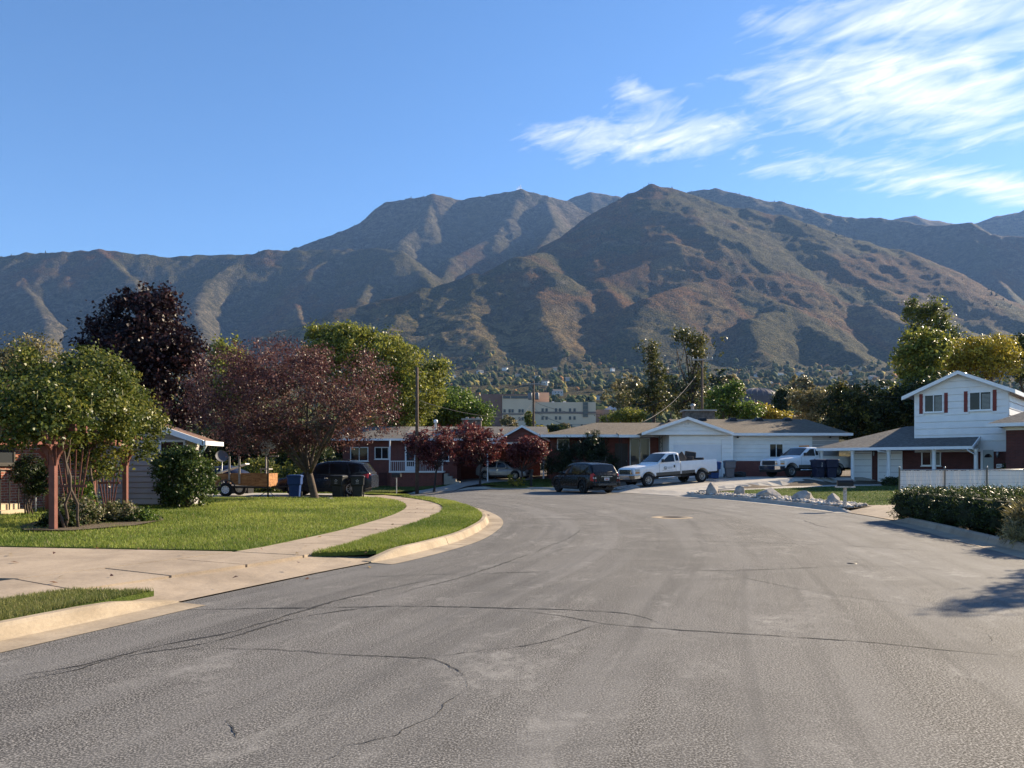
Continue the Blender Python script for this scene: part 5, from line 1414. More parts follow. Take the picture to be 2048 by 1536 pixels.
h.p('downspout', MB().tube([c0, (c0[0], c0[1], c0[2] - .1), c1, c2], .04, 8), 'metal_white')
fW = Face(W(0, T1 + .04, 0)[:2], U)
def gdoor(p0, p1):
    a0, a1 = s_at(p0, T1), s_at(p1, T1)
    d_ = h.p('garage_door', fW.box(MB(), a0 - .05, a1 + .05, 2.38, 2.5, -.01, .05), 'trim_white')
    for k in range(5): h.p('door_panel', fW.box(MB(), a0, a1, Zt - .05 + k * .41, Zt + .345 + k * .41, -.01, .03), 'siding_white', d_)
    for a in (a0 - .05, a1): h.p('jamb', fW.box(MB(), a, a + .05, Zt - .05, 2.378, -.01, .052), 'trim_white', d_)
gdoor(1704, 1742); gdoor(1757, 1803)
a0, a1 = s_at(1843, T1), s_at(1882, T1)
window(h, fW, a0, a1, 1.55, 2.45, panes=2, blinds=True)
a0, a1 = s_at(1966, T1), s_at(1987, T1)
fd = h.p('front_door', fW.box(MB(), a0, a1, Zt, 2.5, 0, .05), 'door_pale')
mb = MB(); cx_ = (a0 + a1) / 2
fan = [(cx_ + .2 * math.cos(q), 2.05 + .22 * math.sin(q)) for q in np.linspace(math.pi, 0, 9)]
h.p('fan_light', fW.poly(mb, fan, .05, .056), 'glass', fd)
h.p('door_frame', fW.box(MB(), a0 - .12, a0 - .002, Zt, 2.55, 0, .08), 'trim_white')
h.p('wall_lamp', MB().lathe([(.02, 2.4), (.09, 2.3), (.07, 2.1), (.02, 2.05)], 'z', W(a1 + .22, T1 - .12, 0), 8), 'metal_grey')
h.p('wall_lamp', MB().lathe([(.02, 2.5), (.07, 2.42), (.05, 2.25), (.02, 2.2)], 'z', W(s_at(1748, T1), T1 - .1, 0), 8), 'metal_grey')
# nearer brick block on the right with its own hip roof
sK = s_at(2012, -1.7)
h.p('wall', wbox(sK, sK + 9, -1.7, 6, zg, 3.55), 'brick_dark')
h.p('frieze', wbox(sK - .02, sK + 9, -1.73, -1.68, 3.5, 3.72), 'trim_white')
slabroof(h, 'hip_roof', [
    [W(sK - .8, -2.4, 3.86), W(sK + 9.6, -2.4, 3.86), W(sK + 9.6, 1.6, 5.3), W(sK + 2.2, 1.6, 5.3)],
    [W(sK - .8, -2.4, 3.86), W(sK + 2.2, 1.6, 5.3), W(sK + 2.2, 5.5, 5.3), W(sK - .8, T1, 3.86)]], 'shingle_grey', th=.06)
h.p('gutter', Face(W(0, -2.4, 0)[:2], U).box(MB(), sK - .85, sK + 9.6, 3.68, 3.87, -.02, .1), 'metal_white')
h.p('soffit', wbox(sK - .75, sK + 9, -2.36, -1.6, 3.70, 3.74), 'trim_white')
fK = Face(W(0, -1.7, 0)[:2], U)
pl = h.p('number_plate', fW.box(MB(), a1 + .14, a1 + .5, 1.42, 1.66, .0, .02), 'metal_white')
tcu = bpy.data.curves.new('house_number', 'FONT'); tcu.body = '4076'; tcu.size = .17; tcu.extrude = .002; tcu.align_x = 'CENTER'; tcu.align_y = 'CENTER'
tob = text_mesh('house_number', tcu, 'metal_black', pl)
pp = Vector(fW.pt(a1 + .32, 1.54, .024)) - h.l
tob.location = pp; tob.rotation_euler = (R(90), 0, math.atan2(U[1], U[0]))

# ================= house on the left: brick front, sided gable =================
Zl = 0.24
ul = Vector((.31, .95)).normalized()                     # along the brick front, away from the camera
Bp = (-13.8, 25.5)
h = HB('corner_house', (-16.0, 27.0, Zl), 'orange brick house with lilac sided gable behind the arbor', 'house')
zg = Zl - .5
fBk = Face((Bp[0] - ul[0] * 11, Bp[1] - ul[1] * 11), (ul[0], ul[1]))
def fbox(f, a0, a1, z0, z1, d0, d1): return f.box(MB(), a0, a1, z0, z1, d0, d1)
h.p('wall', fbox(fBk, 0, 11, zg, 2.72, -7.5, 0), 'brick_orange')
fGb = Face((Bp[0], 24.75), (1, 0.0))
GW = 3.1
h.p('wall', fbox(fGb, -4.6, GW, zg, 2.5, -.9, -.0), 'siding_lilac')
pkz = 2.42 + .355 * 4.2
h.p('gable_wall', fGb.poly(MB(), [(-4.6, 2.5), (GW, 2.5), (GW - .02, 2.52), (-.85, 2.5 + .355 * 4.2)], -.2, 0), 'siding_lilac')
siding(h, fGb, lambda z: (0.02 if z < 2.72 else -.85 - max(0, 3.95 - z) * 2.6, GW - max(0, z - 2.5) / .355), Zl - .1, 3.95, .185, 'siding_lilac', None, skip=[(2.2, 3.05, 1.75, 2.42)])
window(h, fGb, 2.2, 3.05, 1.75, 2.42, panes=1)
slabroof(h, 'gable_roof', [[fGb.pt(GW + .75, 2.36, .55), fGb.pt(-.85, 3.99, .55), fGb.pt(-.85, 3.99, -.95), fGb.pt(GW + .75, 2.36, -.95)][::-1],
                           [fGb.pt(-.85, 3.99, .55), fGb.pt(-5.2, 2.45, .55), fGb.pt(-5.2, 2.45, -.95), fGb.pt(-.85, 3.99, -.95)][::-1]], 'shingle_brown', th=.06)
h.p('bargeboard', fGb.poly(MB(), [(GW + .75, 2.40), (GW + .75, 2.22), (-.85, 3.82), (-.85, 4.02)], .52, .6), 'trim_white')
h.p('gutter', Face(fGb.pt(GW + .72, 0, .6)[:2], (0, 1)).box(MB(), 0, 1.5, 2.24, 2.38, .0, .12), 'metal_white')
q = [fGb.pt(GW + .8, 2.26, .45), fGb.pt(GW + .62, 2.05, .3), fGb.pt(GW + .1, 1.9, .08), fGb.pt(GW + .08, Zl, .06)]
h.p('downspout', MB().tube(q, .04, 8), 'metal_white')
h.p('soffit', fbox(fBk, -1, 11, 2.55, 2.62, 0, .8), 'trim_white')
h.p('fascia', fbox(fBk, -1, 11, 2.6, 2.78, .8, .86), 'trim_white')
slabroof(h, 'roof', [[fBk.pt(-1, 2.8, .9), fBk.pt(11.2, 2.8, .9), fBk.pt(11.2, 4.6, -4.2), fBk.pt(-1, 4.6, -4.2)][::-1], [fBk.pt(-1, 4.6, -4.2), fBk.pt(11.2, 4.6, -4.2), fBk.pt(11.2, 2.8, -9), fBk.pt(-1, 2.8, -9)][::-1]], 'shingle_brown', th=.06)
window(h, fBk, 7.0, 7.65, 1.62, 2.42, frame='trim_dark', glass='glass_bright', panes=1, fw=.05)
window(h, fBk, 5.6, 6.3, 1.62, 2.42, frame='trim_white', glass='glass_bright', panes=1, fw=.05)
h.p('brick_sill', fbox(fBk, 4.5, 8.1, 1.46, 1.56, 0, .06), 'brick_orange')
# entry steps with railing
for k in range(2): h.p('entry_step', fbox(fBk, 5.2, 6.6, Zl - .3, Zl + .14 + .15 * k, .2, 1.9 - .32 * k), 'cream')
mb = MB(); a = 7.05
rl = h.p('railing', MB().bar(fBk.pt(5.2, 1.62, 1.5), fBk.pt(7.0, 1.28, 1.7), .035, .035).bar(fBk.pt(7.0, 1.27, 1.7), fBk.pt(8.9, 1.25, 1.7), .03, .03), 'metal_black')
for k in range(16):
    s_ = 5.3 + k * .24; zt = 1.62 - (s_ - 5.2) / 1.8 * .34 if s_ < 7 else 1.265
    h.p('baluster', MB().bar(fBk.pt(s_, Zl - .05, 1.5 + .2 * min(1, (s_ - 5.2) / 1.8)), fBk.pt(s_, zt, 1.5 + .2 * min(1, (s_ - 5.2) / 1.8)), .045 if k % 7 == 0 else .026, .026), 'metal_black' if k % 7 else 'transformer_grey', rl)

# ================= hospital and arena beyond =================
plain('hosp_cream', (0.64, 0.50, 0.36), 0.85, 0.06, .1); plain('hosp_brown', (0.24, 0.14, 0.11), 0.85, 0.08, .1); plain('hosp_peach', (0.66, 0.40, 0.25), 0.85, 0.06, .1); plain('hosp_blue', (0.38, 0.44, 0.52), 0.7, 0.06, .1)
plain('hosp_band', (0.20, 0.16, 0.14), 0.85, 0.06, .1)
h = HB('hospital_building', (20.0, 520.0, 22.0), 'cream multi-storey hospital with brown and peach blocks beyond the houses', 'building')
def hx(p, Y=500.0): return PX(p, Y)
def hz_(y, Y=500.0): return PZ(y, Y)
h.p('wall', MB().box(hx(950), hx(1004), 504, 540, 12, hz_(787)), 'hosp_brown')
h.p('wall', MB().box(hx(1004.5), hx(1068), 500, 535, 12, hz_(789)), 'hosp_cream')
h.p('wall', MB().box(hx(1060), hx(1100), 512, 545, 12, hz_(785, 512)), 'hosp_peach')
h.p('wall', MB().box(hx(1068.5), hx(1192), 501, 540, 12, hz_(804)), 'hosp_cream')
h.p('wall', MB().box(hx(1192.3), hx(1235), 515, 545, 12, hz_(816)), 'hosp_band')
h.p('wall', MB().box(hx(1230), hx(1262), 525, 560, 12, hz_(806)), 'hosp_blue')
h.p('band', MB().box(hx(1004), hx(1068), 499.6, 500, hz_(829.5), hz_(826.5)), 'hosp_band'); h.p('band', MB().box(hx(1068.5), hx(1192), 500.6, 501, hz_(827), hz_(823)), 'hosp_band')
h.p('parapet', MB().box(hx(1004), hx(1068), 499.5, 500, hz_(791), hz_(788.5)), 'hosp_brown')
for p0, p1 in ((1006, 1020), (1022, 1064)): h.p('strip_window', MB().box(hx(p0), hx(p1), 499.7, 500, hz_(797), hz_(792)), 'far_glass')
st = h.p('stair_glass', MB().box(hx(1166), hx(1176), 500.4, 501, hz_(834), hz_(804.5)), 'glass_bright')
for k in range(3): h.p('mullion', MB().box(hx(1166), hx(1176), 500.2, 500.39, hz_(812 + 8 * k), hz_(811 + 8 * k)), 'hosp_band', st)
for (px0, Yw_, rows_) in ((1007, 499.7, (822, 838)), (1017, 499.7, (822, 838)), (1023, 499.7, (822, 838)), (1037, 499.7, (822, 838)), (1043, 499.7, (822, 838)), (1083, 500.7, (820, 836)), (1091, 500.7, (820, 836)), (1110, 500.7, (820, 836)), (1118, 500.7, (820, 836)), (1138, 500.7, (820, 836)), (1147, 500.7, (820, 836)),
                          (1072, 500.7, (852,)), (1081, 500.7, (852,)), (1140, 500.7, (852,)), (1162, 500.7, (852,)), (1127, 500.7, (852,))):
    for r_ in rows_: h.p('window', MB().box(hx(px0) , hx(px0 + 4.4), Yw_, Yw_ + .3, hz_(r_ + 3.2), hz_(r_ - 3.5)), 'far_glass')
for p_, w_ in ((1105, 4), (1128, 6), (1025, 8)): h.p('roof_unit', MB().box(hx(p_), hx(p_ + w_), 508, 512, hz_(804 if p_ > 1070 else 789), hz_(801 if p_ > 1070 else 786)), 'metal_white')
Ya = 850.0; ax, az = PX(1512, Ya), PZ(806, Ya)
h = HB('domed_arena', (ax, Ya, az - 12), 'dark low domed arena with pale ribs on the far slope', 'building')
plain('dome_rib', (0.16, 0.15, 0.16), 0.7, 0.1, .1); plain('dome_dark', (0.075, 0.055, 0.058), 0.6, 0.1, .1)
prof = [(25, az - 12), (25, az + 6)]
h.p('drum', MB().lathe(prof, 'z', (ax, Ya, 0), 40), 'dome_dark')
dm = h.p('dome', MB().lathe([(25 * math.cos(q), az + 6 + 10.5 * math.sin(q)) for q in np.linspace(0, math.pi / 2, 10)], 'z', (ax, Ya, 0), 40), 'dome_dark')
for k in range(24):
    q = 2 * math.pi * k / 24
    h.p('rib', MB().tube([(ax + 25.15 * math.cos(e) * math.cos(q), Ya + 25.15 * math.cos(e) * math.sin(q), az + 6.1 + 10.6 * math.sin(e)) for e in np.linspace(0, 1.45, 8)], .22, 4), 'dome_rib', dm)
# radio masts on the far summit
ms = HB('radio_masts', (PX(1040, 6400), 6400, PZ(382, 6400)), 'thin radio masts on the highest back summit', 'mast')
for dx_, hh_ in ((-10, 34), (6, 44), (-26, 22)): ms.p('mast', MB().tube([(PX(1040, 6400) + dx_, 6400, PZ(384, 6400)), (PX(1040, 6400) + dx_, 6400, PZ(380, 6400) + hh_)], 2.2, 5), 'metal_grey')

# ================= utility poles and wires =================
def pole(label, x, y, top, r, arm=None, armw=0, z0=None, armdir=(1, 0)):
    z0 = gz(x, y) if z0 is None else z0
    h = HB('utility_pole', (x, y, z0), label, 'utility pole')
    h.p('shaft', MB().tube([(x, y, z0 - .5), (x, y, (z0 + top) / 2), (x, y, top)], [r, r * .88, r * .75], 10), 'pole_wood')
    if arm:
        a, b = (x - armdir[0] * armw, y - .18 - armdir[1] * armw, arm), (x + armdir[0] * armw, y - .18 + armdir[1] * armw, arm)
        ca = h.p('crossarm', MB().bar(a, b, .12, .14), 'wood_grey')
        for k in (-.92, -.45, .45, .92):
            h.p('insulator', MB().lathe([(.03, 0), (.06, .05), (.04, .1), (.055, .15), (.0, .2)], 'z', (x + armdir[0] * armw * k, y - .18 + armdir[1] * armw * k, arm + .07), 8), 'metal_grey', ca)
        for sg in (-1, 1): h.p('brace', MB().bar((x + sg * armdir[0] * armw * .5, y - .2, arm - .05), (x, y - .18, arm - .8), .04, .02), 'metal_grey', ca)
    return h
pole('bare dark utility pole at the foot of the brick house driveway', PX(834, 50.6), 50.6, PZ(735, 50.6), .13)
P2 = (PX(1067, 96), 96, PZ(762, 96)); P3 = (PX(1404, 72), 72, PZ(716, 72))
hp = pole('wooden utility pole with crossarm and transformer before the hospital', P2[0], P2[1], P2[2], .17, PZ(768, 96), 1.5, armdir=(1, 0))
hp.p('transformer', MB().lathe([(0, 0), (.25, .02), (.27, .1), (.27, .8), (.2, .92), (0, .95)], 'z', (P2[0] + .45, P2[1] - .2, PZ(800, 96)), 14), 'transformer_grey')
hp.p('transformer', MB().lathe([(0, 0), (.25, .02), (.27, .1), (.27, .8), (.2, .92), (0, .95)], 'z', (P2[0] - .45, P2[1] - .2, PZ(800, 96)), 14), 'transformer_grey')
hp3 = pole('pale utility pole with crossarm behind the ranch house chimney', P3[0], P3[1], P3[2], .14, PZ(720, 72), 1.0)
def wire(label, a, b, sag, r=.012, mat='metal_black'):
    a, b = Vector(a), Vector(b); pts = []
    for i in range(17):
        t_ = i / 16; p = a.lerp(b, t_); p.z -= sag * 4 * t_ * (1 - t_); pts.append(p)
    o = empty('overhead_wire', a); tag(o, label, 'wire', 'overhead wires')
    mb = MB().tube([p - a for p in pts], r, 5); mb.build('strand', MATS[mat], o)
wire('pale service cable drooping from the crossarm pole to the ranch roof', (P3[0] - .6, 72, PZ(752, 72)), (10.2, 59.0, 4.95), .55, .015, 'wood_grey')
wire('upper wire between the two crossarm poles', (P2[0] + 1.2, 96, PZ(767, 96)), (P3[0] - .9, 72, PZ(719, 72)), 1.6, .016)
wire('lower wire passing in front of the hospital', (P2[0], 96, PZ(803, 96)), (P3[0] - .3, 72, PZ(770, 72)), 2.2, .022)
wire('wire running from the transformer pole down to the brick house roof', (P2[0], 96, PZ(800, 96)), (-1.5, 62.5, 4.8), 1.0, .018)
wire('lowest wire crossing before the hospital windows', (P2[0], 96, PZ(822, 96)), (P3[0], 72, PZ(800, 72)), 2.6, .02)
wire('wire leaving the transformer pole toward the left', (P2[0] - 1.2, 96, PZ(767, 96)), (PX(560, 110), 110, PZ(800, 110)), 1.6, .014)

wire('second upper wire between the crossarm poles', (P2[0] + 1.4, 96, PZ(766, 96)), (P3[0] + .5, 72, PZ(719, 72)), 1.4, .014)
wire('thin service wire from the hospital pole to the ranch left roof', (P2[0], 96, PZ(815, 96)), (6.8, 59.4, 4.95), .9, .014)
wire('wire leaving the chimney pole toward the two-storey house', (P3[0] + .9, 72, PZ(719, 72)), (W(8, 9, 0)[0], W(8, 9, 0)[1], 6.2), 1.2, .012)
wire('slack communication line between bare pole and hospital pole', (PX(834, 50.6), 50.6, PZ(800, 50.6)), (P2[0], 96, PZ(826, 96)), .8, .014)
# ------------------------------------------------------------------ vehicles
def paint(name, c, rough=0.25, metal=0.0, coat=0.12):
    t = NT(name); v = t.coord('Object')
    n = t.noise(v, 3.0, 4)
    t.color(t.ramp(n, [(0.3, tuple(x * .9 for x in c)), (0.7, c)]))
    t.rough(t.ramp(t.noise(v, 8, 4), [(0.3, rough), (0.75, rough + .15)]))
    t.b.inputs['Specular IOR Level'].default_value = .25; t.b.inputs['Metallic'].default_value = metal; t.b.inputs['Coat Weight'].default_value = coat; t.b.inputs['Coat Roughness'].default_value = .08
    return t.m
paint('paint_white', (0.78, 0.79, 0.80)); paint('paint_black', (0.005, 0.006, 0.009), .2); paint('paint_navy', (0.018, 0.022, 0.032), .2); paint('paint_silver', (0.36, 0.36, 0.35), .3, .4)
plain('chrome', (0.62, 0.62, 0.62), 0.16, 0.06, 10, metal=1.0); plain('rubber', (0.017, 0.017, 0.017), 0.85, 0.25, 12); plain('plastic_black', (0.022, 0.022, 0.023), 0.55, 0.2, 10)
plain('trim_brown', (0.085, 0.078, 0.068), 0.5, 0.1, 6); plain('alloy', (0.42, 0.41, 0.39), 0.35, 0.1, 10, metal=0.8); plain('alloy_dark', (0.035, 0.035, 0.036), 0.4, 0.1, 10, metal=0.5)
plain('lamp_clear', (0.48, 0.48, 0.45), 0.12, 0.1, 20); plain('lamp_amber', (0.55, 0.20, 0.02), 0.2, 0.1, 20); plain('lamp_red', (0.38, 0.012, 0.012), 0.18, 0.1, 20); plain('plate_white', (0.62, 0.58, 0.58), 0.5, 0.05, 20); plain('plate_red', (0.40, 0.10, 0.06), 0.5, 0.1, 20)
plain('decal_grey', (0.16, 0.17, 0.18), 0.6, 0.05, 5); plain('fabric_grey', (0.045, 0.043, 0.045), 0.95, 0.25, 20, bump=.3); plain('interior', (0.02, 0.02, 0.02), 0.9, 0.2, 10)
t = NT('car_glass'); t.color((0.010, 0.012, 0.015)); t.rough(0.05); t.b.inputs['Specular IOR Level'].default_value = 0.4

def loft(secs, cap=True):
    """secs: half profiles (y>=0) listed bottom centre to top centre; mirrored to the other side"""
    mb = MB(); m = len(secs[0]); rings = []
    for s in secs:
        rings.append(list(s) + [(x, -y, z) for x, y, z in s[::-1]][1:-1])
    k = len(rings[0]); vs = [p for r_ in rings for p in r_]; fs = []
    for i in range(len(rings) - 1):
        for j in range(k): fs.append((i * k + j, i * k + (j + 1) % k, (i + 1) * k + (j + 1) % k, (i + 1) * k + j))
    mb.add(vs, fs, True)
    if cap: mb.add(rings[0], [list(range(k))]); mb.add(rings[-1], [list(range(k))[::-1]])
    return mb

def interp(pts):
    P = sorted(pts); X = [p[0] for p in P]; Y = [p[1] for p in P]
    return lambda x: float(np.interp(x, X, Y))

class Car:
    def __init__(s, name, label, cat, loc, heading, pitch=0.0, group=None):
        s.o = tag(empty(name, loc), label, cat, group)
        s.o.rotation_euler = (0, pitch, math.atan2(heading[1], heading[0]))
    def p(s, name, mb, mat, parent=None, bevel=0.0): return mb.build(name, MATS[mat], parent or s.o, bevel=bevel)
    def smooth(s, o, ang=38):
        me = o.data
        bm = bmesh.new(); bm.from_mesh(me)
        bmesh.ops.remove_doubles(bm, verts=bm.verts, dist=1e-4)
        bmesh.ops.recalc_face_normals(bm, faces=bm.faces)
        for e in bm.edges:
            e.smooth = not (len(e.link_faces) == 2 and e.calc_face_angle(0) > R(ang))
        for f in bm.faces: f.smooth = True
        bm.to_mesh(me); bm.free()
    def body(s, name, x0, x1, zt, zb, w, wheels, ra, mat, wz, bed=None, top_in=.14):
        st = sorted(set(np.round(np.concatenate([np.arange(x0, x1, .09), [x1]] + [np.linspace(c - ra, c + ra, 15) for c in wheels]), 4)))
        st = [x for x in st if x0 <= x <= x1]; secs = []
        for x in st:
            b = zb(x)
            for c in wheels:
                q = ra * ra - (x - c) ** 2
                if q > 0: b = max(b, wz + math.sqrt(q))
            t_, ww = zt(x), w(x); b = min(b, t_ - .12)
            if bed is None:
                secs.append([(x, 0, b), (x, ww - .10, b), (x, ww - .02, b + .012), (x, ww - .005, b + (t_ - b) * .25), (x, ww, b + (t_ - b) * .55), (x, ww - .015, t_ - .10 * min(1, (t_ - b) / .3)), (x, ww - .05, t_ - .03), (x, ww - top_in, t_), (x, 0, t_ + .025)])
            else:
                secs.append([(x, 0, b), (x, ww - .10, b), (x, ww - .02, b + .012), (x, ww, b + (t_ - b) * .5), (x, ww - .012, t_ - .06), (x, ww - .03, t_), (x, ww - .10, t_), (x, ww - .11, t_ - .02), (x, ww - .12, bed), (x, 0, bed)])
        o = s.p(name, loft(secs), mat); s.smooth(o); return o
    def cabin(s, x0, x1, zr, belt, w, tum, mat, name='cabin'):
        s.zr, s.belt, s.w, s.tum = zr, belt, w, tum
        secs = []
        for x in np.linspace(x0, x1, 44):
            z, b, wb = zr(x), belt(x), w(x) - .035
            z = max(z, b + .012); top = wb - tum * (z - b); e = min(.06, (z - b) * .4)
            secs.append([(x, 0, b - .04), (x, wb - .02, b - .04), (x, wb, b), (x, wb - tum * (z - b) * .5, (z + b) / 2), (x, top + tum * e, z - e), (x, top - .035, z - e * .25), (x, top - .13, z + .004), (x, 0, z + .028)])
        o = s.p(name, loft(secs), mat); s.smooth(o, 50); return o
    def sidey(s, x, z): return s.w(x) - .035 - s.tum * (z - s.belt(x))
    def side_glass(s, polys, parent, mat='car_glass'):
        for sg in (1, -1):
            for po in polys:
                q = [(x, sg * (s.sidey(x, z) + .006), z) for x, z in po]
                s.p('side_window', MB().add(q, [list(range(len(q)))]), mat, parent)
    def slope_glass(s, name, x0, x1, parent, inset=.10, n=7):
        vs, fs = [], []
        for i in range(n):
            x = x0 + (x1 - x0) * i / (n - 1); z = s.zr(x); ww = s.sidey(x, z) - inset
            for j in range(9):
                t_ = -1 + 2 * j / 8; vs.append((x, ww * t_, z + .012 + .024 * (1 - t_ * t_)))
        for i in range(n - 1):
            for j in range(8): fs.append((i * 9 + j, i * 9 + j + 1, (i + 1) * 9 + j + 1, (i + 1) * 9 + j))
        s.p(name, MB().add(vs, fs, True), 'car_glass', parent)
    def wheels(s, xs, track, r, wd, rim, spokes=8, rimr=.58):
        tm = MB().lathe([(r * rimr, -wd / 2 + .01), (r * .9, -wd / 2), (r * .985, -wd / 2 + .035), (r, -wd / 4), (r, wd / 4), (r * .985, wd / 2 - .035), (r * .9, wd / 2), (r * rimr, wd / 2 - .01), (r * rimr, -wd / 2 + .01)], 'y', n=28).mesh('wheel', MATS['rubber'])
        rr = r * rimr; mb = MB().lathe([(rr, wd * .3), (rr * 1.02, wd * .48), (rr * .9, wd * .46), (rr * .86, wd * .2)], 'y', n=26)
        mb.lathe([(.0, wd * .40), (rr * .22, wd * .40), (rr * .28, wd * .30), (rr * .3, .05)], 'y', n=14)
        for k in range(spokes):
            q = 2 * math.pi * k / spokes; c_, s_ = math.cos(q), math.sin(q)
            mb.bar((rr * .2 * c_, wd * .33, rr * .2 * s_), (rr * .92 * c_, wd * .38, rr * .92 * s_), .16 * rr * 8 / spokes * .8, .03, up=(0, 1, 0))
        rm = mb.mesh('rim', MATS[rim])
        dk = MB().lathe([(0, wd * .1), (rr * .98, wd * .1)], 'y', n=24).mesh('brake_disc', MATS['plastic_black'])
        for x in xs:
            for sg in (1, -1):
                wl_ = link('wheel', tm, s.o, (x, sg * track, r)); 
                if sg < 0: wl_.rotation_euler = (0, 0, math.pi)
                link('rim', rm, wl_); link('brake_disc', dk, wl_)
    def strip(s, name, x0, x1, z0, z1, mat, parent=None, off=.006, n=10, sides=(1, -1), zt=None):
        for sg in sides:
            vs = []
            for i in range(n):
                x = x0 + (x1 - x0) * i / (n - 1); y = sg * (s.wb(x) + off)
                vs += [(x, y, z0), (x, y, z1)]
            s.p(name, MB().add(vs, [(2 * i, 2 * i + 2, 2 * i + 3, 2 * i + 1) for i in range(n - 1)]), mat, parent)

def pickup(label, loc, heading, pitch, black_grille=False, group=None):
    c = Car('pickup_truck', label, 'pickup truck', loc, heading, pitch, group)
    w = interp([(3.02, .84), (2.85, .92), (2.5, .985), (1.8, 1.0), (-3.0, 1.0), (-3.25, .985)]); c.wb = w
    zt = interp([(3.02, 1.08), (2.9, 1.17), (2.5, 1.245), (1.9, 1.30), (1.15, 1.36), (-.4, 1.36)]); zb = interp([(3.0, .70), (2.5, .62), (-3, .62)])
    wz = .41
    bd = c.body('front_body', -.36, 3.0, zt, zb, w, [2.02], .53, 'paint_white', wz)
    cabz = interp([(1.28, 1.37), (.5, 1.93), (.25, 1.985), (-.2, 1.99), (-.33, 1.95), (-.36, 1.90)])
    cab = c.cabin(-.36, 1.28, cabz, zt, w, .23, 'paint_white')
    c.slope_glass('windshield', 1.2, .52, cab)
    c.side_glass([[(.98, 1.42), (.36, 1.86), (.02, 1.88), (.02, 1.42)], [(-.06, 1.46), (-.06, 1.86), (-.27, 1.84), (-.30, 1.46)]], cab)
    c.p('rear_window', MB().box(-.375, -.368, -.62, .62, 1.45, 1.84), 'car_glass', cab)
    bedb = interp([(-3.3, .64), (-.4, .64)])
    bed = c.body('cargo_bed', -3.22, -.42, lambda x: 1.40 + .01 * (x + 2), bedb, w, [-2.02], .53, 'paint_white', wz, bed=.9)
    c.p('tailgate', MB().box(-3.235, -3.16, -.80, .80, .70, 1.36), 'paint_white', bed, bevel=.02)
    c.p('bulkhead', MB().box(-.5, -.43, -.88, .88, .9, 1.38), 'paint_white', bed)
    for sg in (1, -1): c.p('tail_lamp', MB().box(-3.245, -3.2, sg * .84 - .09, sg * .84 + .09, .88, 1.28), 'lamp_red', bed)
    c.strip('lower_trim', -.33, 1.46, .63, .82, 'trim_brown', bd); c.strip('lower_trim', -1.46, -.45, .65, .83, 'trim_brown', bed)
    for x in (1.22, -.02): c.strip('door_seam', x - .006, x + .006, .66, 1.34, 'plastic_black', bd, .003, 2)
    c.strip('door_handle', .05, .16, 1.06, 1.22, 'plastic_black', bd, .02, 2)
    for sg in (1, -1):
        mr = c.p('mirror', MB().box(.92, 1.02, sg * 1.05 - .09, sg * 1.05 + .09, 1.42, 1.62), 'plastic_black', cab, bevel=.02)
    gm = 'plastic_black' if black_grille else 'chrome'
    gr = c.p('grille', MB().box(2.9, 3.045, -.62, .62, .78, 1.11), 'chrome', bevel=.03)
    if black_grille: c.p('grille_mesh', MB().box(3.046, 3.055, -.52, .52, .82, 1.08), 'plastic_black', gr)
    else:
        for k in range(3):
            for j in range(4): c.p('grille_slot', MB().box(3.046, 3.052, -.5 + j * .26, -.29 + j * .26, .82 + k * .095, .87 + k * .095), 'plastic_black', gr)
    for sg in (1, -1):
        hl = c.p('headlamp', MB().add([(3.03, sg * .64, .84), (2.88, sg * .915, .84), (2.88, sg * .92, 1.10), (3.03, sg * .64, 1.10), (2.80, sg * .64, .84), (2.62, sg * .975, .84), (2.62, sg * .975, 1.09), (2.8, sg * .64, 1.10)],
                                      [(0, 1, 2, 3), (1, 5, 6, 2), (3, 2, 6, 7), (0, 4, 5, 1)]), 'lamp_clear')
        c.p('turn_lamp', MB().add([(3.036, sg * .66, .85), (2.886, sg * .922, .85), (2.886, sg * .922, .93), (3.036, sg * .66, .93), (2.66, sg * .979, .85), (2.66, sg * .979, .93)], [(0, 1, 2, 3), (1, 4, 5, 2)]), 'lamp_amber', hl)
    bp = c.p('front_bumper', MB().add([(3.0, -.98, .52), (3.2, -.72, .50), (3.2, .72, .50), (3.0, .98, .52), (2.62, .995, .54), (2.62, -.995, .54), (3.02, -.99, .76), (3.22, -.72, .77), (3.22, .72, .77), (3.02, .99, .76), (2.62, 1.01, .77), (2.62, -1.01, .77)],
                                      [(0, 1, 7, 6), (1, 2, 8, 7), (2, 3, 9, 8), (3, 4, 10, 9), (4, 5, 11, 10), (5, 0, 6, 11), (6, 7, 8, 9, 10, 11), (5, 4, 3, 2, 1, 0)]), 'chrome', bevel=.02)
    c.p('air_dam', MB().box(2.7, 3.1, -.8, .8, .36, .5), 'plastic_black', bp)
    c.p('rear_bumper', MB().box(-3.4, -3.24, -.93, .93, .52, .72), 'plastic_black', bevel=.02)
    c.p('chassis', MB().box(-3.1, 2.6, -.55, .55, .42, .66), 'plastic_black')
    for sg in (1, -1):
        c.p('side_step', MB().tube([(1.35, sg * 1.03, .50), (-.3, sg * 1.03, .50)], .045, 8), 'chrome')
        for x in (2.02, -2.02):
            pts = [(x + .535 * math.cos(q), sg * 1.0, wz + .535 * math.sin(q)) for q in np.linspace(.35, math.pi - .35, 12)]
            c.p('wheel_lip', MB().tube(pts, .022, 6), 'plastic_black' if black_grille else 'paint_white')
    c.p('antenna', MB().tube([(1.3, -.85, 1.36), (1.2, -.86, 2.05)], .008, 5), 'plastic_black')
    c.wheels([2.02, -2.02], .86, .40, .27, 'alloy', 8, .56)
    return c, bd

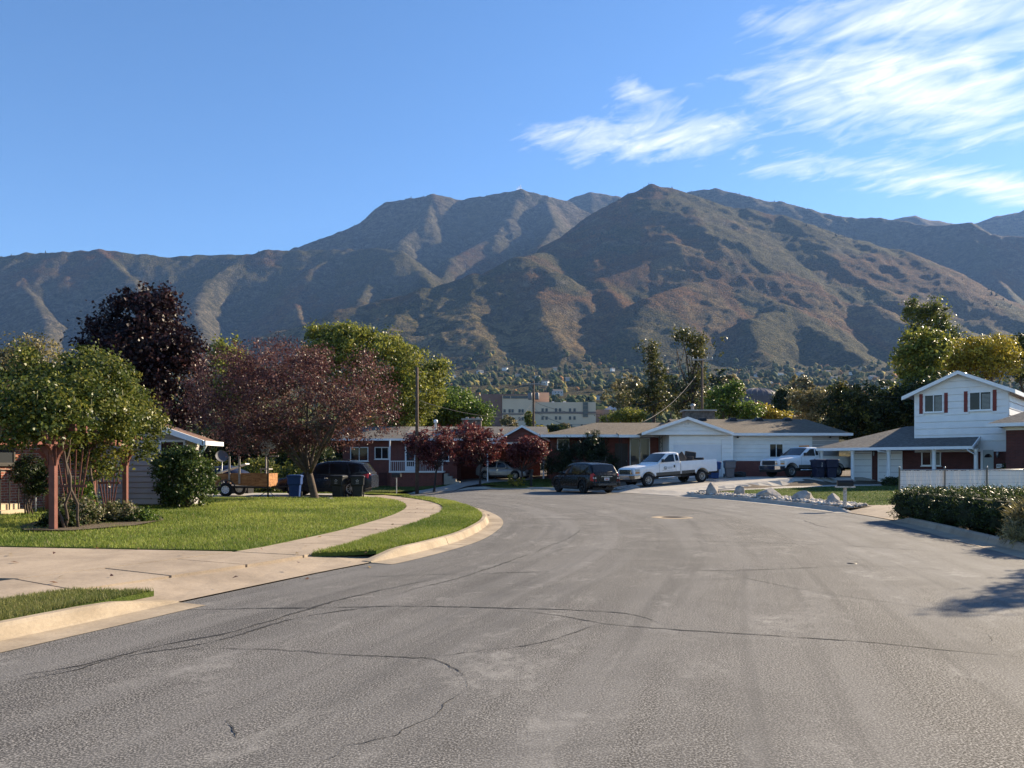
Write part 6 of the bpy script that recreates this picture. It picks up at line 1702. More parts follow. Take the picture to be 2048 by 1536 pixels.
# white pickup on the ranch driveway
h3 = np.array([-3.6, -1.7]); h3 /= np.linalg.norm(h3)
cx_, cy_ = (7.85 + 11.45) / 2, (46.0 + 47.7) / 2
fw_, rw_ = (cx_ + h3[0] * 2.02, cy_ + h3[1] * 2.02), (cx_ - h3[0] * 2.02, cy_ - h3[1] * 2.02)
zf_, zr_ = gz(*fw_) + .006, gz(*rw_) + .006
c1, bd = pickup('white extended-cab pickup carrying dark armchairs on the ranch driveway', (cx_, cy_, (zf_ + zr_) / 2), h3, math.atan2(zr_ - zf_, 4.04))
# door emblem and small lettering on the door facing the street
ring = [(.78 + .10 * math.cos(q), 1.016, 1.06 + .10 * math.sin(q)) for q in np.linspace(0, 2 * math.pi, 21)]
em = c1.p('door_emblem', MB().tube(ring, .011, 5), 'decal_grey', bd)
c1.p('emblem_mark', MB().bar((.80, 1.016, 1.13), (.80, 1.016, 1.03), .008, .02, up=(1, 0, 0)).bar((.82, 1.016, 1.02), (.72, 1.016, 1.02), .008, .02).bar((.75, 1.016, 1.02), (.72, 1.016, 1.08), .008, .02, up=(1, 0, 0)), 'decal_grey', em)
for z_, x0_, x1_, hh in ((1.10, .64, .22, .022), (1.03, .60, .26, .03), (.90, .62, .2, .014), (.93, 1.0, .86, .016)):
    n_ = 9
    for k in range(n_):
        a = x0_ + (x1_ - x0_) * k / n_; b = x0_ + (x1_ - x0_) * (k + .7) / n_
        c1.p('door_letter', MB().box(min(a, b), max(a, b), 1.008, 1.011, z_, z_ + hh), 'decal_grey', bd)
# second pickup beside the ranch house
h4 = np.array([-.92, -.40]); h4 /= np.linalg.norm(h4)
p4c = (19.6, 50.3)
c2, _ = pickup('white pickup with black grille parked behind the carport columns', (p4c[0], p4c[1], gz(*p4c) + .01), h4, 0.0, True)
c2.p('amber_beacon', MB().box(-.1, .15, -.35, .35, 2.03, 2.12), 'lamp_amber', bevel=.02)

def wagon(name, label, loc, heading, dims, mat, rim, cat='car', pitch=0.0):
    L, Wd, H, wbase, r = dims
    c = Car(name, label, cat, loc, heading, pitch)
    hf, hr = L / 2, -L / 2; w2 = Wd / 2; xf, xr = wbase / 2 + .02, -wbase / 2
    w = interp([(hf, w2 * .74), (hf - .18, w2 * .88), (hf - .6, w2 * .98), (.4, w2), (hr + .5, w2 * .985), (hr + .12, w2 * .93), (hr, w2 * .86)]); c.wb = w
    bl = H * .60
    zt = interp([(hf, bl * .66), (hf - .12, bl * .80), (hf - .6, bl * .9), (hf - 1.15, bl * .97), (.2, bl * .985), (hr + .1, bl * 1.04), (hr, bl * .98)])
    zb = interp([(hf, H * .20), (hf - .5, H * .155), (hr + .6, H * .16), (hr, H * .24)])
    bd = c.body('body', hr, hf, zt, zb, w, [xf, xr], r * 1.16, mat, r, top_in=.1)
    xc = hf - 1.12; e = H
    zr = interp([(xc, bl * .99), (xc - .85, e * .93), (xc - 1.25, e * .985), (xc - 1.7, e), (hr + 1.0, e * .985), (hr + .42, e * .93), (hr + .06, bl * 1.06)])
    cab = c.cabin(hr + .06, xc, zr, zt, w, .30, mat)
    c.slope_glass('windshield', xc - .08, xc - .84, cab); c.slope_glass('rear_window', hr + .11, hr + .40, cab, .07)
    b = bl + .045; g = e * .915
    c.side_glass([[(xc - .42, b), (xc - .92, g * .97), (xc - 1.35, g), (xc - 1.38, b)], [(xc - 1.45, b), (xc - 1.42, g), (xc - 2.18, g), (xc - 2.32, b)], [(xc - 2.4, b + .02), (xc - 2.26, g), (hr + .62, g * .985), (hr + .42, b + .12)]], cab)
    for x in (xc - .38, xc - 1.41, xc - 2.36): c.strip('door_seam', x - .005, x + .005, H * .24, bl * .95, 'plastic_black', bd, .002, 2)
    for x in (xc - 1.28, xc - 2.2): c.strip('door_handle', x - .09, x + .09, bl * .84, bl * .87, 'chrome' if mat != 'paint_black' else mat, bd, .02, 2)
    c.strip('sill_trim', xr + r * 1.2, xf - r * 1.2, H * .155, H * .235, 'plastic_black', bd, .008, 4)
    for sg in (1, -1):
        c.p('mirror', MB().box(xc - .55, xc - .42, sg * (w2 + .06) - .09, sg * (w2 + .06) + .09, bl + .02, bl + .15), mat, cab, bevel=.03)
        c.p('headlamp', MB().add([(hf - .04, sg * w2 * .50, bl * .60), (hf - .26, sg * (w2 * .885), bl * .62), (hf - .42, sg * (w2 * .93), bl * .80), (hf - .13, sg * w2 * .5, bl * .76)], [(0, 1, 2, 3)]), 'lamp_clear')
        pts = [(hr + 1.0, sg * (w2 - .25), e * 1.015), (hr + 1.1, sg * (w2 - .25), e * 1.045), (.1, sg * (w2 - .27), e * 1.055), (xc - 1.35, sg * (w2 - .27), e * 1.03), (xc - 1.25, sg * (w2 - .27), e * .99)]
        c.p('roof_rail', MB().tube(pts, .016, 6), 'metal_black', cab)
        for x in (xf, xr):
            c.p('arch_trim', MB().tube([(x + r * 1.17 * math.cos(q), sg * (w(x) - .004), r + r * 1.17 * math.sin(q)) for q in np.linspace(.2, math.pi - .2, 14)], .02, 6), 'plastic_black')
    c.p('grille', MB().box(hf - .06, hf + .012, -.38, .38, bl * .48, bl * .62), 'plastic_black', bevel=.01)
    c.p('underbody', MB().box(hr + .3, hf - .3, -w2 * .7, w2 * .7, H * .12, H * .22), 'plastic_black')
    c.wheels([xf, xr], w2 - .14, r, .24, rim, 5 if rim == 'alloy_dark' else 10, .66)
    c.dims = (hr, hf, w2, bl, H); c.cab, c.bd = cab, bd
    return c
# black SUV at the kerb, seen from behind
sd2 = np.array([-.46, .888]); pS = (4.15, 43.75)
sv = wagon('parked_suv', 'black SUV parked at the far kerb seen from behind', (pS[0], pS[1], float(road_z(*pS)) + .004), sd2, (4.78, 1.95, 1.74, 2.7, .365), 'paint_black', 'alloy_dark', 'SUV')
hr, hf, w2, bl, H = sv.dims
for sg in (1, -1):
    tl = sv.p('tail_lamp', MB().add([(hr - .012, sg * w2 * .70, bl * .66), (hr + .02, sg * w2 * .90, bl * .66), (hr + .24, sg * (w2 * .965), bl * .70), (hr + .22, sg * (w2 * .955), bl * 1.04), (hr + .06, sg * w2 * .86, bl * 1.10), (hr + .0, sg * w2 * .74, bl * .98)], [(0, 1, 4, 5), (1, 2, 3, 4)]), 'lamp_red')
    sv.p('reverse_lamp', MB().add([(hr - .02, sg * w2 * .70, bl * .80), (hr + .012, sg * w2 * .91, bl * .80), (hr + .02, sg * w2 * .91, bl * .88), (hr - .014, sg * w2 * .72, bl * .88)], [(0, 1, 2, 3)]), 'lamp_clear', tl)
sv.p('rear_bumper', MB().box(hr - .09, hr + .25, -w2 * .9, w2 * .9, .42, .66), 'paint_black', bevel=.05)
sv.p('bumper_insert', MB().box(hr - .097, hr - .088, -w2 * .62, w2 * .62, .47, .57), 'trim_brown')
sv.p('chrome_bar', MB().box(hr - .03, hr + .02, -.38, .38, bl * .90, bl * .93), 'chrome', bevel=.008)
pl_ = sv.p('number_plate', MB().box(hr - .03, hr + .01, -.165, .165, bl * .71, bl * .86), 'plate_white')
sv.p('plate_arch', MB().box(hr - .033, hr - .029, -.10, .10, bl * .745, bl * .80), 'plate_red', pl_)
sv.p('rear_wiper', MB().tube([(hr - .005, .05, bl * 1.08), (hr + .04, -.05, bl * 1.16), (hr + .06, -.42, bl * 1.18)], .012, 5), 'plastic_black', sv.cab)
sv.p('antenna', MB().tube([(hr + .7, -.35, H), (hr + .55, -.35, H + .32)], .006, 5), 'metal_grey', sv.cab)
sv.p('tow_hitch', MB().box(hr - .06, hr + .3, -.06, .06, .3, .38), 'plastic_black')
# dark wagon in the neighbour's drive
pW = (-8.6, 35.0)
wg = wagon('parked_wagon', 'dark navy crossover wagon parked behind the trash carts', (pW[0], pW[1], gz(*pW) + .006), np.array([-1.0, .03]), (4.45, 1.80, 1.60, 2.63, .345), 'paint_navy', 'alloy')
hr, hf, w2, bl, H = wg.dims
for sg in (1, -1):
    wg.p('tail_lamp', MB().add([(hr + .01, sg * w2 * .80, bl * .84), (hr + .16, sg * w2 * .965, bl * .84), (hr + .40, sg * w2 * .985, bl * 1.0), (hr + .16, sg * w2 * .93, bl * 1.07), (hr + .03, sg * w2 * .78, bl * 1.04)], [(0, 1, 4), (1, 2, 3, 4)]), 'lamp_red')
    wg.p('fog_lamp', MB().lathe([(0, .01), (.09, .008), (.1, -.01)], 'x', (hf - .12, sg * w2 * .66, bl * .38), 12), 'lamp_clear')
# silver car under the carport
pC = (-.6, 60.2)
wagon('parked_sedan', 'silver car under the brick house carport', (pC[0], pC[1], gz(*pC) + .016), np.array([.9, -.42]), (4.4, 1.78, 1.5, 2.6, .33), 'paint_silver', 'alloy')
# ------------------------------------------------------------------ arbor and its vine
LBX = [(-9.42, 15.4), (-10.32, 18.45), (-10.98, 21.3), (-12.2, 16.0), (-13.6, 22.0)]
za = gz(-10.3, 18.4)
h = HB('garden_arbor', (-10.3, 18.4, za), 'rust red wooden arbor with curved brackets and fan trellises', 'arbor')
for k, (x, y) in enumerate(LBX):
    zz = gz(x, y)
    h.p('post', MB().box(x - .06, x + .06, y - .06, y + .06, zz - .2, 2.12), 'wood_red', bevel=.008)
    for sg in (-1, 1):
        vs = []
        for i in range(7):
            q = i / 6 * math.pi / 2; vs.append((.09 + .45 * (1 - math.cos(q)), 1.60 + .42 * math.sin(q)))
        prof = [(a, b) for a, b in vs] + [(.09, 2.02)]
        dx, dy = (LBX[2][0] - LBX[0][0]), (LBX[2][1] - LBX[0][1]); L_ = math.hypot(dx, dy)
        f = Face((x, y), (dx / L_ * sg, dy / L_ * sg)); h.p('bracket', f.poly(MB(), prof, -.03, .03), 'wood_red')
        f2 = Face((x, y), (sg * .93, -sg * .1 + .35 * 0)); h.p('bracket', f2.poly(MB(), prof, -.03, .03), 'wood_red')
def ext(a, b, e): d = Vector(b) - Vector(a); d.normalize(); return Vector(a) - d * e, Vector(b) + d * e
a, b = ext((*LBX[0], 2.2), (*LBX[2], 2.2), .5); h.p('beam', MB().bar(a, b, .09, .18), 'wood_red')
a, b = ext((*LBX[3], 2.2), (*LBX[4], 2.2), .5); h.p('beam', MB().bar(a, b, .09, .18), 'wood_red')
for k in range(9):
    t_ = k / 8; p = Vector((*LBX[0], 2.36)).lerp(Vector((*LBX[2], 2.36)), t_); q = Vector((*LBX[3], 2.36)).lerp(Vector((*LBX[4], 2.36)), t_)
    a, b = ext(p, q, .55); h.p('rafter', MB().bar(a, b, .05, .14), 'wood_red')
for (i, j) in ((0, 1), (1, 2)):
    m = Vector((*LBX[i], 0)).lerp(Vector((*LBX[j], 0)), .45); d = (Vector((*LBX[j], 0)) - Vector((*LBX[i], 0))).normalized()
    zz = gz(m.x, m.y)
    ft = Face((m.x, m.y), (1.0, .1))
    tr = h.p('trellis', ft.box(MB(), -.3, .3, 1.1, 1.16, .01, .035), 'wood_red')
    for k in range(6):
        o_ = (k - 2.5) / 2.5
        h.p('trellis_slat', MB().bar(ft.pt(o_ * .07, zz, .0), ft.pt(o_ * .36, 1.95, .0), .03, .012, up=ft.n + (0,)), 'wood_red', tr)

YV = 18.0
VB = [pxblob(112, 862, 46, 24, 15.1, .45, 1.4), pxblob(60, 862, 46, 22, 15.1, .45, 1.2), pxblob(165, 868, 34, 26, 16.4, .45, 1.2), pxblob(225, 880, 34, 30, 18.0, .5, 1.0), pxblob(60, 705, 22, 16, 17, .4, 1.5), pxblob(150, 712, 26, 18, 17.5, .4, 1.5), pxblob(215, 728, 22, 16, 18, .4, 1.5), pxblob(322, 850, 16, 22, 19.5, .4, 1.2), pxblob(305, 895, 14, 26, 19.5, .3, 1.2), pxblob(255, 745, 20, 16, 18.5, .4, 1.2), pxblob(110, 885, 30, 14, 15.6, .4, 1.0), pxblob(20, 878, 40, 12, 15.3, .4, 1.0),
      pxblob(70, 815, 95, 52, 15.3, .7), pxblob(130, 838, 62, 36, 15.6, .6), pxblob(20, 845, 60, 36, 15.2, .6), pxblob(210, 835, 60, 45, 17.2, .7), pxblob(150, 800, 80, 60, 16.5, .8), pxblob(200, 760, 60, 45, 17.5, .8), pxblob(250, 845, 45, 40, 18.8, .7),
      pxblob(70, 790, 95, 62, 17.0, 1.3), pxblob(170, 775, 90, 55, 18.0, 1.4), pxblob(245, 815, 52, 50, 19.5, 1.2), pxblob(140, 840, 130, 42, 17.5, 1.5), pxblob(288, 838, 30, 28, 20, .8), pxblob(20, 840, 60, 45, 16.6, 1.2), pxblob(185, 720, 40, 26, 18.5, .8, .7),
      pxblob(275, 880, 26, 42, 19.8, .7, .6), pxblob(-60, 800, 70, 60, 17, 1.4), pxblob(205, 925, 48, 32, 18.2, .6, .9), pxblob(165, 905, 34, 26, 18.0, .6, .6), pxblob(70, 735, 60, 26, 17.5, .9, .6), pxblob(315, 820, 10, 10, 20, .3, 1.2)]
v = empty('climbing_vine', (-10.1, 18.2, za)); tag(v, 'overgrown green and yellow climbing vine covering the arbor', 'vine')
cr_, Cv = crown('foliage', v, VB, 1700, 30, .24, .088, .052, 'vine', 201, shell=.35, loc=(-10.1, 18.2, za))
rv = random.Random(5); mb = MB()
for (x, y) in ((-10.02, 17.9), (-9.3, 15.75), (-10.6, 19.2)):
    for k in range(3):
        x0, y0 = x + rv.uniform(-.12, .12), y + rv.uniform(-.12, .12); pts = []
        for i in range(9):
            t_ = i / 8; pts.append((x0 + .05 * math.sin(t_ * 9 + k * 2.1) + rv.uniform(-.045, .045) - .12 * t_ + .1 * (k - 1) * t_, y0 + .12 * math.cos(t_ * 4 + k), za - .05 + t_ * 2.3))
        mb = MB().tube(pts, [.032 - .016 * i / 8 for i in range(9)], 7)
        mb.v = [(a + 10.1, b - 18.2, c - za) for a, b, c in mb.v]
        mb.build('stem', MATS['bark'], v)
mb = MB()
for k in range(60):
    c = Cv[rv.randrange(len(Cv))]; L_ = rv.uniform(.15, .4)
    if c[0] < -12.5: continue
    p = [(c[0] + .1, c[1] - .35, c[2] - .15), (c[0] + .13, c[1] - .4, c[2] - .15 - L_ * .5), (c[0] + .1 + rv.uniform(-.05, .05), c[1] - .38, c[2] - .15 - L_)]
    mb.tube(p, [.006, .011, .004], 5)
mb.v = [(a + 10.1, b - 18.2, c - za) for a, b, c in mb.v]
plain('pod', (0.20, 0.19, 0.09), 0.7, 0.2, 20); tag(mb.build('seed_pods', MATS['pod'], v), kind='stuff')

# ------------------------------------------------------------------ shrubs
def shrub(name, label, x, y, blobs, pal, nc, per, cr, ln, wd, seed, stem=True, cat='shrub', group=None, z=None, **kw):
    z = gz(x, y) if z is None else z
    o = tag(empty(name, (x, y, z)), label, cat, group)
    c_, C = crown('foliage', o, blobs, nc, per, cr, ln, wd, pal, seed, loc=(x, y, z), **kw)
    if stem:
        rnd = random.Random(seed); mb = MB()
        for k in range(7):
            c = C[rnd.randrange(len(C))]; limb(mb, (x + rnd.uniform(-.1, .1), y + rnd.uniform(-.1, .1), z - .05), c, .025, .006, rnd, n=5, k=5)
        mb.v = [(a - x, b - y, c - z) for a, b, c in mb.v]; mb.build('stem', MATS['bark'], o)
    return o
xb, yb = PX(366, 23.6), 23.6; zb_ = gz(xb, yb)
shrub('round_shrub', 'large round dark green shrub at the sided gable corner', xb, yb, [(xb, yb, zb_ + .95, .93, .9, .93), (xb + .1, yb, zb_ + .5, .9, .85, .55), (xb - .1, yb, zb_ + 1.45, .6, .6, .5)], [(0.018, 0.034, 0.010), (0.050, 0.085, 0.018), (0.12, 0.155, 0.035)], 430, 30, .2, .095, .055, 210, shell=.55)
xb, yb = PX(60, 20.2), 20.2; zb_ = gz(xb, yb)
shrub('yew_shrub', 'dark leafy bush in front of the brick wall beside the railing', xb, yb, [(xb, yb, zb_ + 1.15, .42, .4, .42), (xb + .15, yb, zb_ + .8, .35, .3, .3)], 'darkgreen', 120, 26, .16, .08, .045, 211)
for k, (px, Y, rr, hh, pal, lab) in enumerate([(150, 16.6, .52, .62, 'green', 'pale flowering shrub at the foot of the first arbor post'), (120, 16.0, .35, .38, 'juniper', 'low dark green shrub hugging the nearest arbor post'), (235, 17.6, .55, .45, 'tan', 'low blooming shrub with dried flower heads under the vine trunk'), (275, 17.8, .45, .28, 'green', 'low spreading green shrub at the right end of the arbor bed'),
                                               (160, 17.3, .35, .95, 'green', 'upright leafy rose bush inside the arbor')]):
    x, y = PX(px, Y), Y; z = gz(x, y)
    pal2 = PAL[pal] if k not in (0, 2) else [PAL['green'][0], (0.11, 0.11, 0.045), (0.36, 0.31, 0.22)]
    shrub('flower_shrub', lab, x, y, [(x, y, z + hh * .5, rr, rr * .8, hh * .55), (x + rr * .4, y, z + hh * .35, rr * .6, rr * .6, hh * .4)], pal2, 150, 24, .13, .065, .04, 220 + k, shell=.4)
bed = tag(region('planting_bed', [(PX(90, 15.6) + .55 * math.cos(q) * 4.0 - .2 * 0 + 1.1, 17.6 + 2.6 * math.sin(q)) for q in np.linspace(0, 2 * math.pi, 24, endpoint=False)][:0] or [(-9.8, 15.1), (-8.9, 15.2), (-8.3, 16.5), (-8.35, 18.0), (-9.2, 19.6), (-10.4, 20.2), (-11.2, 19.5), (-11.0, 17.5), (-10.4, 15.8)], lot_z, .055, MATS['soil'], cell=.6), kind='structure')
# clipped juniper hedge and the straw-coloured bush at the right kerb
hx_ = [(11.75, 21.3), (11.6, 20.0), (11.45, 18.7), (11.3, 17.4), (11.2, 16.1), (12.9, 20.8), (12.7, 19.4), (12.5, 18.0), (12.3, 16.6), (13.9, 20.2), (13.7, 18.5), (13.4, 16.8), (15.0, 19.0), (14.6, 17.0)]
shrub('juniper_hedge', 'dense clipped juniper hedge along the kerb before the white fence', 12.2, 18.7, [(x, y, .50, .78, .78, .46) for x, y in hx_], 'juniper', 3000, 26, .13, .085, .026, 230, needle=True, shell=.7, gap=.05, boxy=.75, cat='hedge', stem=True, outward=.4)
hedge_o = [o for o in COL.objects if o.name.startswith('juniper_hedge')][0]
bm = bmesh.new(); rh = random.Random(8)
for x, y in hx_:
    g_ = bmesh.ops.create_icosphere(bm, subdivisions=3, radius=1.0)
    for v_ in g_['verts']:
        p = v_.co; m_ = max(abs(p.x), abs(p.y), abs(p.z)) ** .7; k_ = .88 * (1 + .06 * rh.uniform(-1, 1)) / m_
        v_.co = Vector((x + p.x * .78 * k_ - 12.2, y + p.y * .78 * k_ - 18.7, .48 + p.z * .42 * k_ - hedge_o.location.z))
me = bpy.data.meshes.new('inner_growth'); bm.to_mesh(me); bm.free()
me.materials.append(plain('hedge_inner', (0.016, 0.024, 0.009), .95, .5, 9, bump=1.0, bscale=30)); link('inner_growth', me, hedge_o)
shrub('straw_bush', 'straggly straw coloured bush spilling over the kerb at the right edge', 10.6, 14.3, [(10.55, 14.35, .55, .85, .9, .5), (11.3, 13.2, .6, .9, .9, .55), (10.0, 14.2, .3, .55, .6, .3)], 'straw', 800, 26, .2, .22, .022, 231, needle=True, shell=.45, stem=True)
# dark evergreens before the ranch wall
bl3 = [pxblob(1160, 915, 58, 38, 53.6, 1.0), pxblob(1115, 932, 40, 24, 53.4, 1.0), pxblob(1190, 890, 26, 28, 53.8, .8), pxblob(1205, 930, 30, 26, 53.4, .9)]
shrub('spreading_juniper', 'big dark spreading juniper against the ranch house wall', PX(1155, 53.6), 53.6, bl3, [(0.010, 0.018, 0.007), (0.022, 0.036, 0.012), (0.05, 0.065, 0.02)], 520, 26, .32, .2, .05, 240, needle=True, shell=.35)
shrub('round_shrub', 'dark clipped ball shrub by the columned wing garage', PX(1778, 43.2), 43.2, [pxblob(1776, 966, 13, 11, 43.2, .4), pxblob(1792, 964, 10, 12, 43.2, .35)], 'darkgreen', 130, 24, .12, .08, .05, 241)
shrub('round_shrub', 'dark bush at the brick corner beside the front door', PX(2008, 42.4), 42.4, [pxblob(2010, 940, 14, 14, 42.4, .4)], 'darkgreen', 70, 24, .12, .08, .05, 242)
shrub('yellow_twigs', 'yellow leafy suckers sprouting beside the small plum trunk', PX(1030, 50.9), 50.9, [pxblob(1022, 955, 6, 14, 50.9, .15), pxblob(1034, 965, 10, 7, 50.9, .2), pxblob(1046, 962, 5, 10, 50.9, .1)], 'gold', 60, 14, .1, .1, .05, 243)
for k in range(3):
    x, y = [(-11.6, 41.5), (-14.5, 42.5), (-17.5, 43.0)][k]
    shrub('backyard_shrub', ['leafy green bush behind the dark wagon nose', 'leafy green bush behind the wooden trailer', 'tall leafy bush behind the trailer stakes'][k], x, y, [(x, y, gz(x, y) + 1.0, 1.2, .9, 1.1), (x + .9, y, gz(x, y) + .7, .9, .8, .8)], 'vine', 220, 26, .3, .15, .09, 250 + k)
# tree standing out of frame on the right whose tip shades the road
tree('fir_tree', 'young fir on the corner lot whose tip shades the road', (14.2, 14.8), [(14.2, 14.8, 1.6, 1.25, 1.25, 1.3), (14.2, 14.8, 2.9, .85, .85, 1.2), (14.2, 14.8, 4.2, .42, .42, 1.1), (14.2, 14.8, 5.2, .14, .14, .5)], 'darkgreen', 520, 26, .25, .2, .06, 260, trunk=(.12, .6), limbs=6, needle=True)

# ------------------------------------------------------------------ slatted fence
h = HB('slatted_fence', (15.5, 30.0, gz(15.5, 30)), 'white slatted chain-link fence behind the juniper hedge', 'fence')
fA, fBb = (15.45, 30.0), (30.5, 37.2)
fl = math.hypot(fBb[0] - fA[0], fBb[1] - fA[1]); ff = Face(fA, (fBb[0] - fA[0], fBb[1] - fA[1]))
nP = 6
for k in range(nP + 1):
    a = fl * k / nP; p = ff.pt(a, 0, .05); zz = gz(p[0], p[1])
    po = h.p('fence_post', MB().lathe([(.032, zz - .2), (.032, 1.47), (.042, 1.475), (.042, 1.51), (.0, 1.54)], 'z', (p[0], p[1], 0), 10), 'metal_grey')
h.p('top_rail', MB().tube([ff.pt(0, 1.40, .03), ff.pt(fl, 1.40, .03)], .02, 8), 'metal_grey')
sm = MB().box(-.036, .036, -.006, .006, 0, 1).mesh('slat', MATS['vinyl_slat'])
ang = math.atan2(ff.u[1], ff.u[0]); rs = random.Random(3)
for k in range(int(fl / .092)):
    a = .06 + k * .092; p = ff.pt(a, 0, 0); zz = gz(p[0], p[1]) + .05
    o = link('slat', sm, h.o, (p[0] - h.l[0], p[1] - h.l[1], zz - h.l[2]), (0, 0, ang + rs.uniform(-.12, .12))); o.scale = (1, 1, 1.37 + rs.uniform(-.012, .012) - zz)
for k in range(7):
    zz = .32 + k * .165
    h.p('wire_strand', MB().tube([ff.pt(0, zz, .012), ff.pt(fl, zz, .012)], .004, 4), 'metal_grey')

# ------------------------------------------------------------------ trash carts
plain('cart_blue', (0.012, 0.045, 0.16), 0.55, 0.12, 6); plain('cart_charcoal', (0.018, 0.020, 0.022), 0.55, 0.12, 6); plain('cart_grey', (0.12, 0.125, 0.14), 0.6, 0.1, 6); plain('cart_navy', (0.010, 0.014, 0.038), 0.5, 0.12, 6); plain('print_white', (0.5, 0.5, 0.5), 0.6, 0.05, 20)
def cart(label, x, y, mat, rz, s=1.0, star=False, digits=False):
    o = tag(empty('trash_cart', (x, y, gz(x, y) + .008), rz), label, 'trash cart', 'wheeled trash carts'); o.scale = (s, s, s)
    def ring(w, d, z, y0=0, r_=.05):
        pts = []
        for cx_, cy_, a0 in ((w / 2 - r_, d / 2 - r_, 0), (-w / 2 + r_, d / 2 - r_, 90), (-w / 2 + r_, -d / 2 + r_, 180), (w / 2 - r_, -d / 2 + r_, 270)):
            for q in (0, 30, 60, 90): pts.append((cx_ + r_ * math.cos(R(a0 + q)), y0 + cy_ + r_ * math.sin(R(a0 + q)), z))
        return pts
    rs_ = [ring(.44, .50, .04), ring(.45, .52, .12), ring(.50, .58, .52), ring(.51, .60, .56), ring(.60, .70, .60), ring(.62, .73, .90), ring(.66, .77, .91), ring(.66, .77, .95)]
    mb = MB(); k = 16
    for r_ in rs_: mb.v += r_
    for i in range(len(rs_) - 1):
        for j in range(k): mb.f.append([i * k + j, i * k + (j + 1) % k, (i + 1) * k + (j + 1) % k, (i + 1) * k + j]); mb.sm.append(False)
    mb.f.append(list(range(k))[::-1]); mb.sm.append(False)
    bd = mb.build('body', MATS[mat], o)
    mb = MB(); ls = [ring(.68, .80, .952, .01), ring(.68, .80, .985, .01), ring(.60, .70, 1.03, .01), ring(.40, .48, 1.045, .01)]
    for r_ in ls: mb.v += r_
    for i in range(len(ls) - 1):
        for j in range(k): mb.f.append([i * k + j, i * k + (j + 1) % k, (i + 1) * k + (j + 1) % k, (i + 1) * k + j]); mb.sm.append(True)
    mb.f += [list(range(k))[::-1], [3 * k + j for j in range(k)]]; mb.sm += [False, False]
    mb.build('lid', MATS[mat], o)
    MB().tube([(-.24, .42, .93), (-.24, .50, .96), (.24, .50, .96), (.24, .42, .93)], .016, 6).build('handle', MATS[mat], o)
    for sg in (-1, 1):
        MB().lathe([(.0, -.025), (.10, -.025), (.125, -.015), (.125, .015), (.10, .025), (0, .025)], 'x', (sg * .27, .26, .125), 16).build('wheel', MATS['rubber'], o)
    MB().tube([(-.27, .26, .125), (.27, .26, .125)], .012, 6).build('axle', MATS['metal_grey'], o)
    MB().box(-.11, .11, -.36, -.33, .30, .34).build('grab_bar', MATS[mat], bd)
    if star:
        pts = [((.075 if i % 2 == 0 else .034) * math.sin(math.pi * i / 5), (.075 if i % 2 == 0 else .034) * math.cos(math.pi * i / 5)) for i in range(11)]
        yy = lambda z_: -.352 - (z_ - .6) * .05
        em = MB().tube([(a, yy(.78 + b) - .004, .78 + b) for a, b in pts], .011, 5).build('star_emblem', MATS['print_white'], bd)
        for q, (z_, w_) in enumerate(((.665, .075), (.645, .065))):
            for m in range(6): MB().box(-w_ + m * w_ / 3 + .002, -w_ + (m + .75) * w_ / 3, yy(z_) - .006, yy(z_) - .002, z_, z_ + (.014 if q == 0 else .007)).build('emblem_print', MATS['print_white'], bd)
    if digits:
        cu = bpy.data.curves.new('cart_digits', 'FONT'); cu.body = '2\n8'; cu.size = .15; cu.extrude = .002; cu.align_x = 'CENTER'
        tx = text_mesh('printed_digits', cu, 'print_white', bd); tx.location = (0.02, -.372, .76); tx.rotation_euler = (R(90), 0, 0)
    return o
cart('blue recycling cart standing left of the plum trunk', PX(590, 32.4), 32.4, 'cart_blue', R(8), .93)
cart('charcoal cart with white star nearest the plum trunk', PX(677, 32.6), 32.6, 'cart_charcoal', R(-6), .93, star=True)
cart('charcoal cart with white star beside the wagon tail', PX(715, 32.9), 32.9, 'cart_charcoal', R(10), .93, star=True)
cart('blue recycling cart standing behind the white pickup tailgate', PX(1427, 50.0), 50.0, 'cart_blue', R(12), 1.12)
cart('grey cart standing before the white garage corner', PX(1459, 50.3), 50.3, 'cart_grey', R(-5), 1.12)
cart('navy cart with printed digits behind the first column', PX(1637, 47.2), 47.2, 'cart_navy', R(5), 1.12, digits=True)
cart('navy cart standing between the first two columns', PX(1662, 47.0), 47.0, 'cart_navy', R(-8), 1.15)
# black tipped-over bucket by the grey cart
bx_, by_ = PX(1480, 50.6), 50.6
o = tag(empty('black_bag', (bx_, by_, gz(bx_, by_))), 'black plastic bag lying beside the grey cart', 'bag')
bm = bmesh.new(); bmesh.ops.create_icosphere(bm, subdivisions=3, radius=.3)
for v_ in bm.verts:
    n_ = 1 + .18 * math.sin(v_.co.x * 19 + v_.co.y * 13) * math.cos(v_.co.z * 17); v_.co = Vector((v_.co.x * 1.35 * n_, v_.co.y * n_, max(-.02, v_.co.z * .75 * n_ + .17)))
me = bpy.data.meshes.new('sack'); bm.to_mesh(me); bm.free(); me.materials.append(MATS['cart_charcoal']); link('sack', me, o)

